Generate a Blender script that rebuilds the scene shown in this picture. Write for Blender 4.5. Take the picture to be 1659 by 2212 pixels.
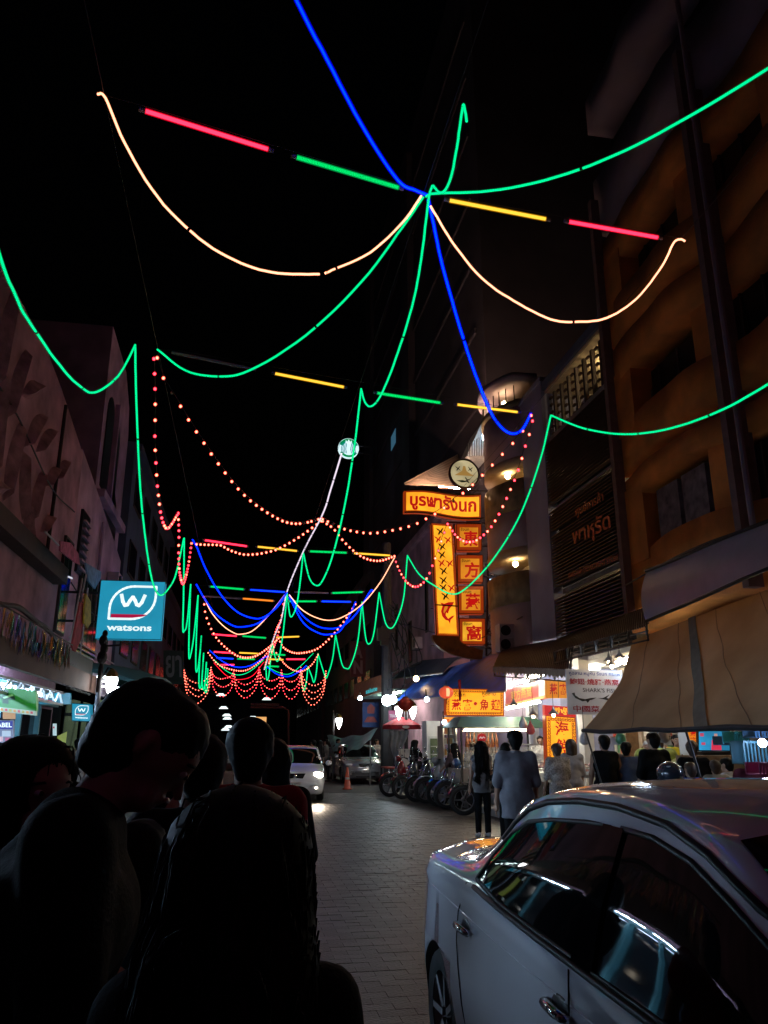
import bpy, bmesh, math, random
import numpy as np
from mathutils import Vector, Matrix
R = math.radians
random.seed(7)
rng = np.random.RandomState(3)
SC = bpy.context.scene
COL = SC.collection
for o in list(bpy.data.objects): bpy.data.objects.remove(o)

# ---------------------------------------------------------------- camera
CAM_Z = 1.6
PITCH, YAW = R(16.56), R(10.13)          # looking up the street, turned a little to the right
cd = bpy.data.cameras.new('camera'); cam = bpy.data.objects.new('camera', cd); COL.objects.link(cam)
cam.location = (0, 0, CAM_Z); cam.rotation_euler = (R(90) + PITCH, 0, -YAW)
cd.sensor_fit = 'VERTICAL'; cd.sensor_height = 36.0; cd.sensor_width = 27.0
cd.lens = 36.0 * 1661 / 2212; cd.clip_start = 0.05; cd.clip_end = 1500
SC.camera = cam

# ---------------------------------------------------------------- night sky, faint moon, exposure
w = bpy.data.worlds.new('World'); SC.world = w; w.use_nodes = True
wn = w.node_tree.nodes; wl = w.node_tree.links
bg = wn['Background']; sky = wn.new('ShaderNodeTexSky'); sky.sky_type = 'NISHITA'; sky.sun_disc = False
sky.sun_elevation = R(-4); sky.sun_rotation = R(200)
wl.new(sky.outputs[0], bg.inputs[0]); bg.inputs[1].default_value = 0.012
sd = bpy.data.lights.new('moon', 'SUN'); sd.energy = 0.004; sd.angle = R(0.5); sd.color = (0.75, 0.8, 1.0)
so = bpy.data.objects.new('moon', sd); COL.objects.link(so); so.rotation_euler = (R(35), R(10), R(200))
vs = SC.view_settings; vs.view_transform = 'Standard'; vs.look = 'None'; vs.gamma = 1; vs.exposure = 0.0; vs.use_curve_mapping = False
SC.render.engine = 'CYCLES'
cy = SC.cycles
cy.use_denoising = True; cy.denoiser = 'OPENIMAGEDENOISE'
cy.max_bounces = 5; cy.diffuse_bounces = 3; cy.glossy_bounces = 3; cy.transmission_bounces = 4; cy.transparent_max_bounces = 8
cy.sample_clamp_indirect = 3.0; cy.caustics_reflective = False; cy.caustics_refractive = False
cy.use_light_tree = True

# ---------------------------------------------------------------- survey helpers: sight lines measured on the photograph, met with real planes
FW = np.array([math.sin(YAW)*math.cos(PITCH), math.cos(YAW)*math.cos(PITCH), math.sin(PITCH)])
RT = np.array([math.cos(YAW), -math.sin(YAW), 0.0]); UP = np.cross(RT, FW); C0 = np.array([0, 0, CAM_Z])
def ray(x, y): return FW + RT*(x-829.5)/1661. - UP*(y-1106)/1661.
def atY(x, y, Y): d = ray(x, y); return C0 + d*(Y/d[1])
def atX(x, y, X): d = ray(x, y); return C0 + d*(X/d[0])
def atZ(x, y, Z): d = ray(x, y); return C0 + d*((Z-CAM_Z)/d[2])
def on_wall(pts, A, B):
    """points on the upright plane that runs through A and B (x,y)"""
    A = np.array(A[:2], float); B = np.array(B[:2], float); t = B-A; n = np.array([-t[1], t[0]])
    out = []
    for p in pts:
        d = ray(*p); k = (n@(A-C0[:2]))/(n@d[:2]); out.append(C0+d*k)
    return out

# ---------------------------------------------------------------- materials
MATS = {}
def mat(name, col, rough=0.6, metal=0.0, var=0.15, scale=6.0, bump=0.0, spec=0.5, coat=0.0, bscale=None, alpha=None, trans=0.0):
    if name in MATS: return MATS[name]
    m = bpy.data.materials.new(name); m.use_nodes = True; n = m.node_tree.nodes; l = m.node_tree.links
    p = n['Principled BSDF']; p.inputs['Roughness'].default_value = rough; p.inputs['Metallic'].default_value = metal
    p.inputs['Specular IOR Level'].default_value = spec; p.inputs['Coat Weight'].default_value = coat
    p.inputs['Coat Roughness'].default_value = 0.03
    if alpha is not None: p.inputs['Alpha'].default_value = alpha
    if trans: p.inputs['Transmission Weight'].default_value = trans
    c = (*col, 1)
    if var > 0:
        tc = n.new('ShaderNodeTexCoord'); nz = n.new('ShaderNodeTexNoise'); nz.inputs['Scale'].default_value = scale
        nz.inputs['Detail'].default_value = 5; l.new(tc.outputs['Object'], nz.inputs['Vector'])
        rp = n.new('ShaderNodeMix'); rp.data_type = 'RGBA'
        mr = n.new('ShaderNodeMapRange'); mr.inputs[1].default_value = 0.3; mr.inputs[2].default_value = 0.7
        l.new(nz.outputs['Fac'], mr.inputs[0]); l.new(mr.outputs[0], rp.inputs['Factor'])
        rp.inputs['A'].default_value = (*[max(0, v*(1-var)) for v in col], 1); rp.inputs['B'].default_value = (*[min(1, v*(1+var)) for v in col], 1)
        l.new(rp.outputs['Result'], p.inputs['Base Color'])
        if bump > 0:
            bp = n.new('ShaderNodeBump'); bp.inputs['Strength'].default_value = bump; bp.inputs['Distance'].default_value = 0.02
            if bscale:
                n2 = n.new('ShaderNodeTexNoise'); n2.inputs['Scale'].default_value = bscale; n2.inputs['Detail'].default_value = 6
                l.new(tc.outputs['Object'], n2.inputs['Vector']); l.new(n2.outputs['Fac'], bp.inputs['Height'])
            else: l.new(nz.outputs['Fac'], bp.inputs['Height'])
            l.new(bp.outputs['Normal'], p.inputs['Normal'])
    else: p.inputs['Base Color'].default_value = c
    MATS[name] = m; return m
def emi(name, col, s=1.0, sample=True, var=0.0):
    if name in MATS: return MATS[name]
    m = bpy.data.materials.new(name); m.use_nodes = True; n = m.node_tree.nodes; l = m.node_tree.links
    p = n['Principled BSDF']; p.inputs['Base Color'].default_value = (*[min(1, v)*0.3 for v in col], 1); p.inputs['Roughness'].default_value = 0.4
    p.inputs['Emission Color'].default_value = (*col, 1); p.inputs['Emission Strength'].default_value = s
    if var:
        tc = n.new('ShaderNodeTexCoord'); nz = n.new('ShaderNodeTexNoise'); nz.inputs['Scale'].default_value = 2.5
        l.new(tc.outputs['Object'], nz.inputs['Vector']); mr = n.new('ShaderNodeMapRange')
        mr.inputs[1].default_value = 0.3; mr.inputs[2].default_value = 0.7; mr.inputs[3].default_value = s*(1-var); mr.inputs[4].default_value = s*(1+var)
        l.new(nz.outputs['Fac'], mr.inputs[0]); l.new(mr.outputs[0], p.inputs['Emission Strength'])
    m.cycles.emission_sampling = 'AUTO' if sample else 'NONE'
    MATS[name] = m; return m
def sleeve(name, col, s, tr):
    """clear plastic jacket of a rope light or bulb, its own emission standing in for the halo"""
    if name in MATS: return MATS[name]
    m = bpy.data.materials.new(name); m.use_nodes = True; n = m.node_tree.nodes; l = m.node_tree.links
    n.remove(n['Principled BSDF']); t = n.new('ShaderNodeBsdfTransparent'); e = n.new('ShaderNodeEmission'); mx = n.new('ShaderNodeMixShader')
    e.inputs[0].default_value = (*col, 1); e.inputs[1].default_value = s; mx.inputs[0].default_value = 1-tr
    l.new(t.outputs[0], mx.inputs[1]); l.new(e.outputs[0], mx.inputs[2]); l.new(mx.outputs[0], n['Material Output'].inputs[0])
    m.cycles.emission_sampling = 'NONE'
    MATS[name] = m; return m

# ---------------------------------------------------------------- mesh helpers
def frame_of(t):
    t = Vector(t).normalized(); a = Vector((0, 0, 1)) if abs(t.z) < 0.9 else Vector((1, 0, 0))
    u = t.cross(a).normalized(); return u, t.cross(u).normalized()
class MB:
    def __init__(s): s.v = []; s.f = []; s.m = []; s.mi = 0
    def add(s, vs, fs):
        b = len(s.v); s.v += [tuple(map(float, q)) for q in vs]; s.f += [tuple(i+b for i in f) for f in fs]; s.m += [s.mi]*len(fs); return s
    def box(s, x0, x1, y0, y1, z0, z1):
        return s.add([(x0,y0,z0),(x1,y0,z0),(x1,y1,z0),(x0,y1,z0),(x0,y0,z1),(x1,y0,z1),(x1,y1,z1),(x0,y1,z1)],
                     [(0,3,2,1),(4,5,6,7),(0,1,5,4),(1,2,6,5),(2,3,7,6),(3,0,4,7)])
    def hexa(s, p): return s.add(p, [(0,3,2,1),(4,5,6,7),(0,1,5,4),(1,2,6,5),(2,3,7,6),(3,0,4,7)])
    def bar(s, a, b, w, h=None):
        """square bar from a to b"""
        h = h or w; a = Vector(a); b = Vector(b); u, v = frame_of(b-a); u = u*w/2; v = v*h/2
        return s.hexa([a-u-v, a+u-v, a+u+v, a-u+v, b-u-v, b+u-v, b+u+v, b-u+v])
    def tube(s, pts, r, n=6, cap=True):
        P = [Vector(p) for p in pts]; N = len(P); vs = []; fs = []; u = None
        for i, p in enumerate(P):
            t = (P[min(i+1, N-1)]-P[max(i-1, 0)])
            if t.length < 1e-9: t = Vector((0, 0, 1))
            t.normalize()
            if u is None: u, _ = frame_of(t)
            u = (u - t*u.dot(t)); u = u.normalized() if u.length > 1e-6 else frame_of(t)[0]
            v = t.cross(u); rr = r[i] if hasattr(r, '__len__') else r
            for k in range(n):
                a = 2*math.pi*k/n; vs.append(p+u*math.cos(a)*rr+v*math.sin(a)*rr)
        for i in range(N-1):
            for k in range(n): fs.append((i*n+k, i*n+(k+1) % n, (i+1)*n+(k+1) % n, (i+1)*n+k))
        if cap: fs.append(tuple(range(n-1, -1, -1))); fs.append(tuple((N-1)*n+k for k in range(n)))
        return s.add(vs, fs)
    def lathe(s, prof, c=(0,0,0), axis='z', n=16):
        vs = []; fs = []; m = len(prof)
        for k in range(n):
            a = 2*math.pi*k/n; ca, sa = math.cos(a), math.sin(a)
            for r, h in prof:
                q = (r*ca, r*sa, h) if axis == 'z' else ((h, r*ca, r*sa) if axis == 'x' else (r*ca, h, -r*sa))
                vs.append((q[0]+c[0], q[1]+c[1], q[2]+c[2]))
        for k in range(n):
            for j in range(m-1): fs.append((k*m+j, ((k+1) % n)*m+j, ((k+1) % n)*m+j+1, k*m+j+1))
        return s.add(vs, fs)
    def ball(s, c, r, n=10, m=7):
        rx, ry, rz = r if hasattr(r, '__len__') else (r, r, r)
        vs = [(c[0], c[1], c[2]-rz)]; fs = []
        for j in range(1, m):
            p = -math.pi/2+math.pi*j/m
            for k in range(n):
                a = 2*math.pi*k/n; vs.append((c[0]+rx*math.cos(p)*math.cos(a), c[1]+ry*math.cos(p)*math.sin(a), c[2]+rz*math.sin(p)))
        vs.append((c[0], c[1], c[2]+rz)); L = len(vs)-1
        for k in range(n): fs.append((0, 1+(k+1) % n, 1+k)); fs.append((L, L-n+k, L-n+(k+1) % n))
        for j in range(m-2):
            for k in range(n): a = 1+j*n+k; b = 1+j*n+(k+1) % n; fs.append((a, b, b+n, a+n))
        return s.add(vs, fs)
    def prism(s, poly, d):
        """closed polygon (3-D points) pushed along vector d"""
        n = len(poly); d = Vector(d); P = [Vector(p) for p in poly]
        return s.add(P+[p+d for p in P], [tuple(range(n-1, -1, -1)), tuple(range(n, 2*n))]+[(i, (i+1) % n, (i+1) % n+n, i+n) for i in range(n)])
    def grid(s, fn, nu, nv, thick=None):
        """surface fn(u,v), u,v in 0..1; thick = vector for the back skin"""
        vs = [fn(i/nu, j/nv) for j in range(nv+1) for i in range(nu+1)]; W = nu+1
        fs = [(j*W+i, j*W+i+1, (j+1)*W+i+1, (j+1)*W+i) for j in range(nv) for i in range(nu)]
        s.add(vs, fs)
        if thick is not None:
            t = Vector(thick); s.add([Vector(q)+t for q in vs], [f[::-1] for f in fs])
            ed = [j*W for j in range(nv+1)], [j*W+nu for j in range(nv+1)], list(range(W)), [nv*W+i for i in range(W)]
            for e in ed:
                q = [Vector(vs[i]) for i in e]; s.add(q+[p+t for p in q], [(i, i+1, i+1+len(q), i+len(q)) for i in range(len(q)-1)])
        return s
    def mesh(s, name, mats, smooth=False):
        me = bpy.data.meshes.new(name); me.from_pydata(s.v, [], s.f)
        for m in (mats if isinstance(mats, (list, tuple)) else [mats]): me.materials.append(m)
        if any(s.m): me.polygons.foreach_set('material_index', s.m)
        if smooth: me.polygons.foreach_set('use_smooth', [True]*len(me.polygons))
        me.update(); return me
    def build(s, name, mats, parent=None, smooth=False, world=True):
        return link(name, s.mesh(name, mats, smooth), parent, world)
def link(name, me, parent=None, world=False, loc=None):
    o = bpy.data.objects.new(name, me); COL.objects.link(o)
    if parent is not None:
        o.parent = parent
        if world:
            p = parent; off = Vector((0, 0, 0))
            while p is not None: off = off + p.location; p = p.parent
            o.location = -off
    if loc is not None: o.location = loc
    return o
def tag(o, label, cat, group=None, kind=None):
    if label: o['label'] = label
    if cat: o['category'] = cat
    if group: o['group'] = group
    if kind: o['kind'] = kind
    return o
def thing(name, label, cat, loc=(0, 0, 0), rz=0, group=None):
    o = bpy.data.objects.new(name, None); COL.objects.link(o); o.empty_display_size = 0.2
    o.location = tuple(map(float, loc)); o.rotation_euler = (0, 0, rz); return tag(o, label, cat, group)
def struct(o): o['kind'] = 'structure'; return o
def copy_tree(o, parent=None):
    c = o.copy(); COL.objects.link(c); c.parent = parent
    for ch in list(o.children): copy_tree(ch, c)
    return c
def smooth_path(pts, n=8):
    P = [np.array(p, float) for p in pts]; P = [2*P[0]-P[1]]+P+[2*P[-1]-P[-2]]; out = []
    for i in range(1, len(P)-2):
        p0, p1, p2, p3 = P[i-1:i+3]
        for k in range(n):
            t = k/n; out.append(0.5*((2*p1)+(-p0+p2)*t+(2*p0-5*p1+4*p2-p3)*t*t+(-p0+3*p1-3*p2+p3)*t**3))
    out.append(P[-2]); return out
def along(path, step=None, count=None):
    P = np.array(path); seg = np.linalg.norm(np.diff(P, axis=0), axis=1); s = np.concatenate([[0], np.cumsum(seg)])
    k = count or max(2, int(round(s[-1]/step))); q = np.linspace(0, s[-1], k)
    return [np.array([np.interp(x, s, P[:, j]) for j in range(3)]) for x in q]

# ---------------------------------------------------------------- flat sign boards with raised lettering
TXT = {}
def text_geo(s, off=0.0, res=3):
    key = (s, off, res)
    if key not in TXT:
        c = bpy.data.curves.new('lettering', 'FONT'); c.body = s; c.resolution_u = res; c.offset = off; c.fill_mode = 'BOTH'
        o = bpy.data.objects.new('lettering', c); COL.objects.link(o); bpy.context.view_layer.update()
        me = bpy.data.meshes.new_from_object(o.evaluated_get(bpy.context.evaluated_depsgraph_get()))
        v = np.array([q.co[:2] for q in me.vertices]); f = [tuple(p.vertices) for p in me.polygons]
        bpy.data.objects.remove(o); bpy.data.curves.remove(c); bpy.data.meshes.remove(me); TXT[key] = (v, f)
    return TXT[key]
class Board:
    """sign plane: bl, br, tl corners in the world; local coords u,v in 0..1"""
    def __init__(s, bl, br, tl, root):
        s.o = Vector(bl); s.u = Vector(br)-s.o; s.w = Vector(tl)-s.o; s.n = s.u.cross(s.w).normalized(); s.root = root
    def p(s, u, v, d=0.0): return s.o+s.u*u+s.w*v+s.n*d
    def body(s, name, m, d0=-0.12, d1=0.0, parent=None):
        b = MB(); b.hexa([s.p(0,0,d0), s.p(1,0,d0), s.p(1,0,d1), s.p(0,0,d1), s.p(0,1,d0), s.p(1,1,d0), s.p(1,1,d1), s.p(0,1,d1)]); return b.build(name, m, parent or s.root)
    def rect(s, name, m, u0, v0, u1, v1, d=0.004, t=0.004, parent=None):
        b = MB(); b.prism([s.p(u0,v0,d), s.p(u1,v0,d), s.p(u1,v1,d), s.p(u0,v1,d)], s.n*t); return b.build(name, m, parent or s.root)
    def poly(s, name, m, pts, d=0.006, t=0.004, parent=None):
        b = MB(); b.prism([s.p(u, v, d) for u, v in pts], s.n*t); return b.build(name, m, parent or s.root)
    def polys(s, name, m, lst, d=0.006, t=0.004, parent=None):
        b = MB()
        for pts in lst: b.prism([s.p(u, v, d) for u, v in pts], s.n*t)
        return b.build(name, m, parent or s.root)
    def text(s, name, m, st, u0, v0, u1, v1, d=0.008, off=0.0, t=0.004, parent=None, map=None):
        v, f = text_geo(st, off); mn = v.min(0); mx = v.max(0); q = (v-mn)/np.maximum(mx-mn, 1e-6)
        q[:, 0] = u0+q[:, 0]*(u1-u0); q[:, 1] = v0+q[:, 1]*(v1-v0)
        fn = map or (lambda a, b_, dd: s.p(a, b_, dd))
        b = MB(); b.add([fn(a, c, d+t) for a, c in q], f)
        return b.build(name, m, parent or s.root)
    def strokes(s, name, m, lines, wd, d=0.008, t=0.004, parent=None):
        """raised strokes along polylines in u,v; wd in metres"""
        b = MB()
        for ln in lines:
            P = [s.p(u, v, d) for u, v in ln]
            for i in range(len(P)-1):
                a, c = P[i], P[i+1]; e = (c-a)
                if e.length < 1e-6: continue
                e.normalize(); k = s.n.cross(e)*wd/2; a2 = a-e*wd*0.25; c2 = c+e*wd*0.25
                b.prism([a2-k, c2-k, c2+k, a2+k], s.n*t)
        return b.build(name, m, parent or s.root)
ORD = ['first', 'second', 'third', 'fourth', 'fifth', 'sixth', 'seventh', 'eighth', 'ninth', 'tenth', 'eleventh', 'twelfth', 'thirteenth', 'fourteenth']
# ================================================================ the setting
ASPH = mat('dark_asphalt', (0.05, 0.048, 0.047), 0.7, var=.3, scale=3, bump=.3, bscale=60)
PAVE = [mat('paver_grey', (0.029, 0.023, 0.021), 0.42, var=.35, scale=5, bump=.35, bscale=40), mat('paver_dark', (0.0275, 0.0215, 0.02), 0.44, var=.35, scale=5, bump=.35, bscale=40), mat('paver_worn', (0.031, 0.0245, 0.0225), 0.40, var=.35, scale=5, bump=.35, bscale=40)]
CONC = mat('concrete', (0.3, 0.28, 0.27), 0.75, var=.25, scale=4, bump=.2, bscale=30)
g = MB().box(-300, 300, -60, 600, -0.3, -0.02).build('ground', ASPH); struct(g)
road = MB().box(-2.6, 5.6, -12, 120, -0.1, -0.008).build('road', mat('joint_sand', (0.026, 0.021, 0.019), .9, var=.2)); struct(road)
PW, PD = 0.24, 0.12
def proj(p):
    v = np.array(p, float)-C0; z = v@FW
    return 829.5+1661*(v@RT)/z, 1106-1661*(v@UP)/z, z
def paver_verts(x, y, dz, tx, ty):
    a, b = PW/2-.0007, PD/2-.0007; e = .0012
    lo = [(x+sx*a, y+sy*b, -0.008) for sx, sy in ((-1,-1),(1,-1),(1,1),(-1,1))]
    mid = [(x+sx*a, y+sy*b, dz-.004+tx*sx+ty*sy) for sx, sy in ((-1,-1),(1,-1),(1,1),(-1,1))]
    hi = [(x+sx*(a-e), y+sy*(b-e), dz+tx*sx+ty*sy) for sx, sy in ((-1,-1),(1,-1),(1,1),(-1,1))]
    fs = [(0,1,5,4),(1,2,6,5),(2,3,7,6),(3,0,4,7),(4,5,9,8),(5,6,10,9),(6,7,11,10),(7,4,8,11),(8,9,10,11)]
    return lo+mid+hi, fs
cells = []
for j in range(int(27/PD)):
    y = -1.0+PD*(j+.5)
    for i in range(int(8.0/PW)):
        x = -2.45+PW*(i+.5)+(PW/2 if j % 2 else 0)
        if x > 5.4: continue
        px, py, dd = proj((x, y, 0)) if y > 0.5 else (0, 9999, 99)
        vis = 640 < px < 930 and 1700 < py < 2235
        cells.append((0 if vis else 1, dd, x, y))
cells.sort(); one = {}
rest = MB(); nb = 0
for vis, dd, x, y in cells:
    v, f = paver_verts(0, 0, random.uniform(-.0012, .0012), random.uniform(-.0007, .0007), random.uniform(-.0007, .0007)); k = random.choice((0, 0, 1, 1, 2))
    if vis == 0 and nb < 300:
        key = (k, nb % 9)
        if key not in one: b = MB(); b.add(v, f); one[key] = b.mesh('paver', PAVE[k])
        link('paver', one[key], road, loc=(x, y, 0)); nb += 1
    else:
        rest.mi = k; rest.add([(q[0]+x, q[1]+y, q[2]) for q in v], f)
pv = rest.build('paving', PAVE, road); pv['kind'] = 'stuff'
# far carriageway beyond the block paving
fr = MB().box(-2.55, 5.55, 26.2, 120, -0.012, -0.004).build('far_road', ASPH); struct(fr)
# pavements with kerbs
SLAB = mat('pavement_slab', (0.2, 0.185, 0.18), 0.7, var=.3, scale=3, bump=.2, bscale=30)
pl = MB().box(-14, -2.75, -12, 120, -0.1, 0.13).build('pavement_left', SLAB); struct(pl)
pr = MB().box(5.75, 22, -12, 120, -0.1, 0.13).build('pavement_right', SLAB); struct(pr)
KB = mat('kerb_paint', (0.33, 0.31, 0.3), .7, var=.35, scale=5)
km = MB().box(-.075, .075, -.49, .49, -0.02, 0.14).mesh('kerb_stone', KB)
for i in range(32):
    for sx, par in ((-2.675, pl), (5.675, pr)): link('kerb_stone', km, par, loc=(sx, 2+i*1.0, 0))
# litter on the road
for k, (px, py) in enumerate([(757,1750),(760,1764),(893,1826),(888,1853),(745,1742)]):
    p = atZ(px, py, 0.01); b = MB(); b.ball((0,0,0), (.03,.02,.008), 6, 4)
    o = b.build('litter', mat('paper_litter', (.6,.58,.55), .8, var=0)); o.location = p; o.rotation_euler = (0,0,k)
    tag(o, f'small scrap of white litter on the dark paving, {ORD[k]} of five', 'litter', 'scraps of litter on the road')
# ================================================================ buildings
def wrect(X, x0, y0, x1, y1):
    a = atX(x0, y0, X); c = atX(x1, y1, X); return a[1], c[1], a[2], c[2]
PLAS = mat('dusky_plaster', (0.44, 0.23, 0.30), .8, var=.45, scale=1.2, bump=.25, bscale=14)
PLAS2 = mat('mauve_plaster', (0.50, 0.31, 0.43), .8, var=.4, scale=1.0, bump=.2, bscale=12)
BLUEW = mat('slate_blue_wall', (0.10, 0.13, 0.2), .8, var=.3, scale=.6, bump=.1)
DARKW = mat('dark_concrete', (0.085, 0.075, 0.10), .85, var=.35, scale=.35, bump=.1)
BLK = mat('dark_opening', (0.01, 0.01, 0.012), .35, var=0)
TRIMD = mat('dark_trim', (0.05, 0.035, 0.03), .7, var=.2)
# ---- left: old building with carved wall
XA = -4.2
t = thing('carved_wall_building', 'dusky old building with carved leaf relief on its wall, at the left edge', 'building', (XA, 12, 0))
out = [(-4, 0.13), (-4, 9.2), (10.4, 9.0), (14.9, 9.06), (16.2, 8.9), (18.9, 8.4), (18.9, 0.13)]
MB().prism([(XA, y, z) for y, z in out], (-8, 0, 0)).build('wall', PLAS, t)
def leaf(y, z, L, W, ang, d=.16):
    """carved leaf: pointed lens standing proud of the wall"""
    pts = []; n = 7
    for i in range(n+1): q = i/n; pts.append((q*L-L/2, W/2*math.sin(math.pi*q)))
    for i in range(n-1, 0, -1): q = i/n; pts.append((q*L-L/2, -W/2*math.sin(math.pi*q)))
    ca, sa = math.cos(ang), math.sin(ang); P = [(XA+.003, y+a*ca-b*sa, z+a*sa+b*ca) for a, b in pts]
    mid = [(XA+d, y+(a*ca)*.8, z+(a*sa)*.8) for a, b in pts]
    m = MB(); N = len(P); m.add(P+mid, [(i, (i+1) % N, (i+1) % N+N, i+N) for i in range(N)]); return m
PLR = mat('carved_relief', (0.40, 0.21, 0.25), .85, var=.4, scale=4, bump=.5, bscale=22)
for (y, z, L, W, a) in [(12.3,8.0,1.9,.5,1.5),(13.2,7.6,1.7,.4,1.25),(14.1,7.9,1.2,.35,.6),(14.6,7.3,1.3,.4,.9),(15.4,7.4,1.3,.32,.75),(16.2,6.9,.9,.3,.8),(12.6,6.6,1.8,.55,1.7),(13.6,6.3,1.6,.5,1.4),(14.4,6.1,1.3,.4,2.0),(15.3,6.2,1.2,.36,1.3),(16.3,5.9,.8,.3,.7),(11.3,7.4,2.2,.5,1.55),(11.0,6.0,1.6,.5,1.2),(13.0,5.6,.9,.4,.3),(15.0,5.5,1.0,.35,2.3),(12.0,5.6,1.0,.4,2.0),(10.2,8.2,1.5,.5,1.2),(9.6,6.8,2.0,.6,1.4),(16.9,7.3,1.0,.26,.8)]:
    leaf(y, z, L, W, a).build('relief_leaf', PLR, t, True)
MB().tube([(XA+.03, 16.6, 5.2), (XA+.03, 16.6, 8.7)], .04, 6).build('down_pipe', TRIMD, t)
MB().box(XA+.004, XA+.30, 6, 17.5, 4.86, 5.2).build('beam', TRIMD, t)
MB().tube([(XA+.32, 17.45, 5.03), (XA+.36, 17.62, 5.03)], .02, 6).build('light_stub', emi('stub_light', (.6,.6,.7), 1), t)
# tall dark teal window near the corner
f = MB().box(XA+.003, XA+.06, 18.0, 18.85, 3.9, 6.1).build('window', TRIMD, t)
MB().box(XA+.062, XA+.068, 18.06, 18.42, 3.96, 6.04).build('pane', mat('teal_glass', (.02,.05,.05), .08, var=0), f); MB().box(XA+.062, XA+.068, 18.47, 18.80, 3.96, 6.04).build('pane', mat('teal_glass', (.02,.05,.05), .08, var=0), f)
# ---- left: mauve building next to it
t = thing('mauve_building', 'mauve plastered building with a narrow louvred slit, behind the big teal sign', 'building', (XA, 22, 0))
out = [(18.95, 0.13), (18.95, 8.6), (22, 8.1), (26.3, 7.35), (26.3, .13)]
MB().prism([(XA-.05, y, z) for y, z in out], (-7, 0, 0)).build('wall', PLAS2, t)
fr_ = MB().box(XA-.046, XA+.02, 19.6, 20.5, 5.6, 7.2).build('louvre_slit', BLK, t)
for k in range(7): MB().box(XA+.022, XA+.09, 19.7, 20.4, 5.7+.2*k, 5.75+.2*k).build('slat', PLAS2, fr_)
MB().tube([(XA+.02, 22.3, 4.2), (XA+.02, 22.3, 7.6)], .045, 6).build('down_pipe', PLAS2, t)
f = MB().box(XA-.046, XA+.05, 20.2, 22.9, 2.8, 6.0).build('window', TRIMD, t)
for k in range(4): MB().box(XA+.052, XA+.058, 20.27+.66*k, 20.84+.66*k, 2.9, 5.9).build('pane', mat('teal_glass', (.02,.05,.05), .08, var=0), f)
for k in range(3): MB().bar((XA+.1, 19.2+.0, 3.7+k*.12), (XA+.1, 26, 3.7+k*.12), .03).build('rail', mat('pale_rail', (.5,.48,.55), .5, var=0), t)
# ---- left: tall arched building behind
XB = -4.6
t = thing('arched_building', 'taller mauve building with dark arched windows, behind the carved wall', 'building', (XB, 25, 0))
out = [(22.7, .13), (22.7, 14.1), (25.7, 14.0), (27.0, 13.2), (27.4, 12.2), (27.6, .13)]
MB().prism([(XB, y, z) for y, z in out], (-9, 0, 0)).build('wall', PLAS2, t)
for (y0, y1, z0, z1) in [(23.2, 24.3, 9.0, 11.5), (24.8, 25.7, 8.9, 11.2), (24.2, 26.6, 6.2, 8.3)]:
    pts = [(XB+.004, y0, z0), (XB+.004, y1, z0)]; n = 8; c = (y0+y1)/2; r = (y1-y0)/2
    pts += [(XB+.004, c+r*math.cos(math.pi*k/n), z1+r*1.1*math.sin(math.pi*k/n)) for k in range(n+1)]
    MB().prism(pts, (.03, 0, 0)).build('arched_window', BLK, t)
MB().box(XB, XB+.25, 22.9, 27.2, 8.55, 8.8).build('ledge', PLAS2, t); MB().box(XB, XB+.16, 24.42, 24.6, 8.8, 12.2).build('pilaster', PLAS2, t)
# ---- left: blue-dark buildings down the street
def far_block(name, label, X, y0, y1, z1, m, side, wins=(), depth=9):
    t = thing(name, label, 'building', (X, (y0+y1)/2, 0)); sx = -1 if side == 'l' else 1
    x0, x1 = sorted((X, X+sx*depth)); MB().box(x0, x1, y0, y1, .13, z1).build('wall', m, t)
    wm = mat('far_pane', (.02, .022, .03), .2, var=0)
    for (a, b_, c, d_) in wins:
        xs = sorted((X-sx*.004, X-sx*.05)); f = MB().box(xs[0], xs[1], a, b_, c, d_).build('window', TRIMD, t)
        xs = sorted((X-sx*.052, X-sx*.058)); MB().box(xs[0], xs[1], a+.08, b_-.08, c+.08, d_-.08).build('pane', wm, f)
    xs = sorted((X-sx*.002, X-sx*.25)); MB().box(xs[0], xs[1], y0+.05, y1-.05, z1-.35, z1-.05).build('cornice', m, t)
    return t
def wgrid(y0, y1, ny, zs, wz=1.3, fill=.62):
    s = (y1-y0)/ny; return [(y0+s*i+s*(1-fill)/2, y0+s*i+s*(1+fill)/2, z, z+wz) for i in range(ny) for z in zs]
far_block('blue_shophouse', 'slate blue shophouse beyond the mauve building on the left', -4.5, 28.5, 44, 12.5, BLUEW, 'l', wgrid(28.8, 43.7, 5, (4.6, 7.6, 10.2)))
far_block('dark_shophouse', 'dark narrow shophouse further down the left side', -4.7, 44.3, 62, 10.2, DARKW, 'l', wgrid(44.6, 61.7, 5, (4.4, 7.2)))
far_block('low_dark_shophouse', 'low dark shophouse at the far left end of the street', -4.9, 62.5, 96, 7.2, DARKW, 'l', wgrid(63, 95, 8, (3.8,)))
# faint old shop lettering hung on the far left
t = thing('faint_vertical_sign', 'faint unlit dark sign with pale Thai letters on the far left', 'sign', (-4.2, 40, 5.5))
p = [atY(*q, 40) for q in ((353,1478),(397,1478),(353,1405))]; B = Board(*p, t); B.body('panel', mat('dark_green_panel', (.02,.05,.05), .5, var=.2))
B.text('lettering', mat('faded_letters', (.25,.28,.34), .6, var=0), 'ยา', .12, .2, .9, .85, off=.02)
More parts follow.
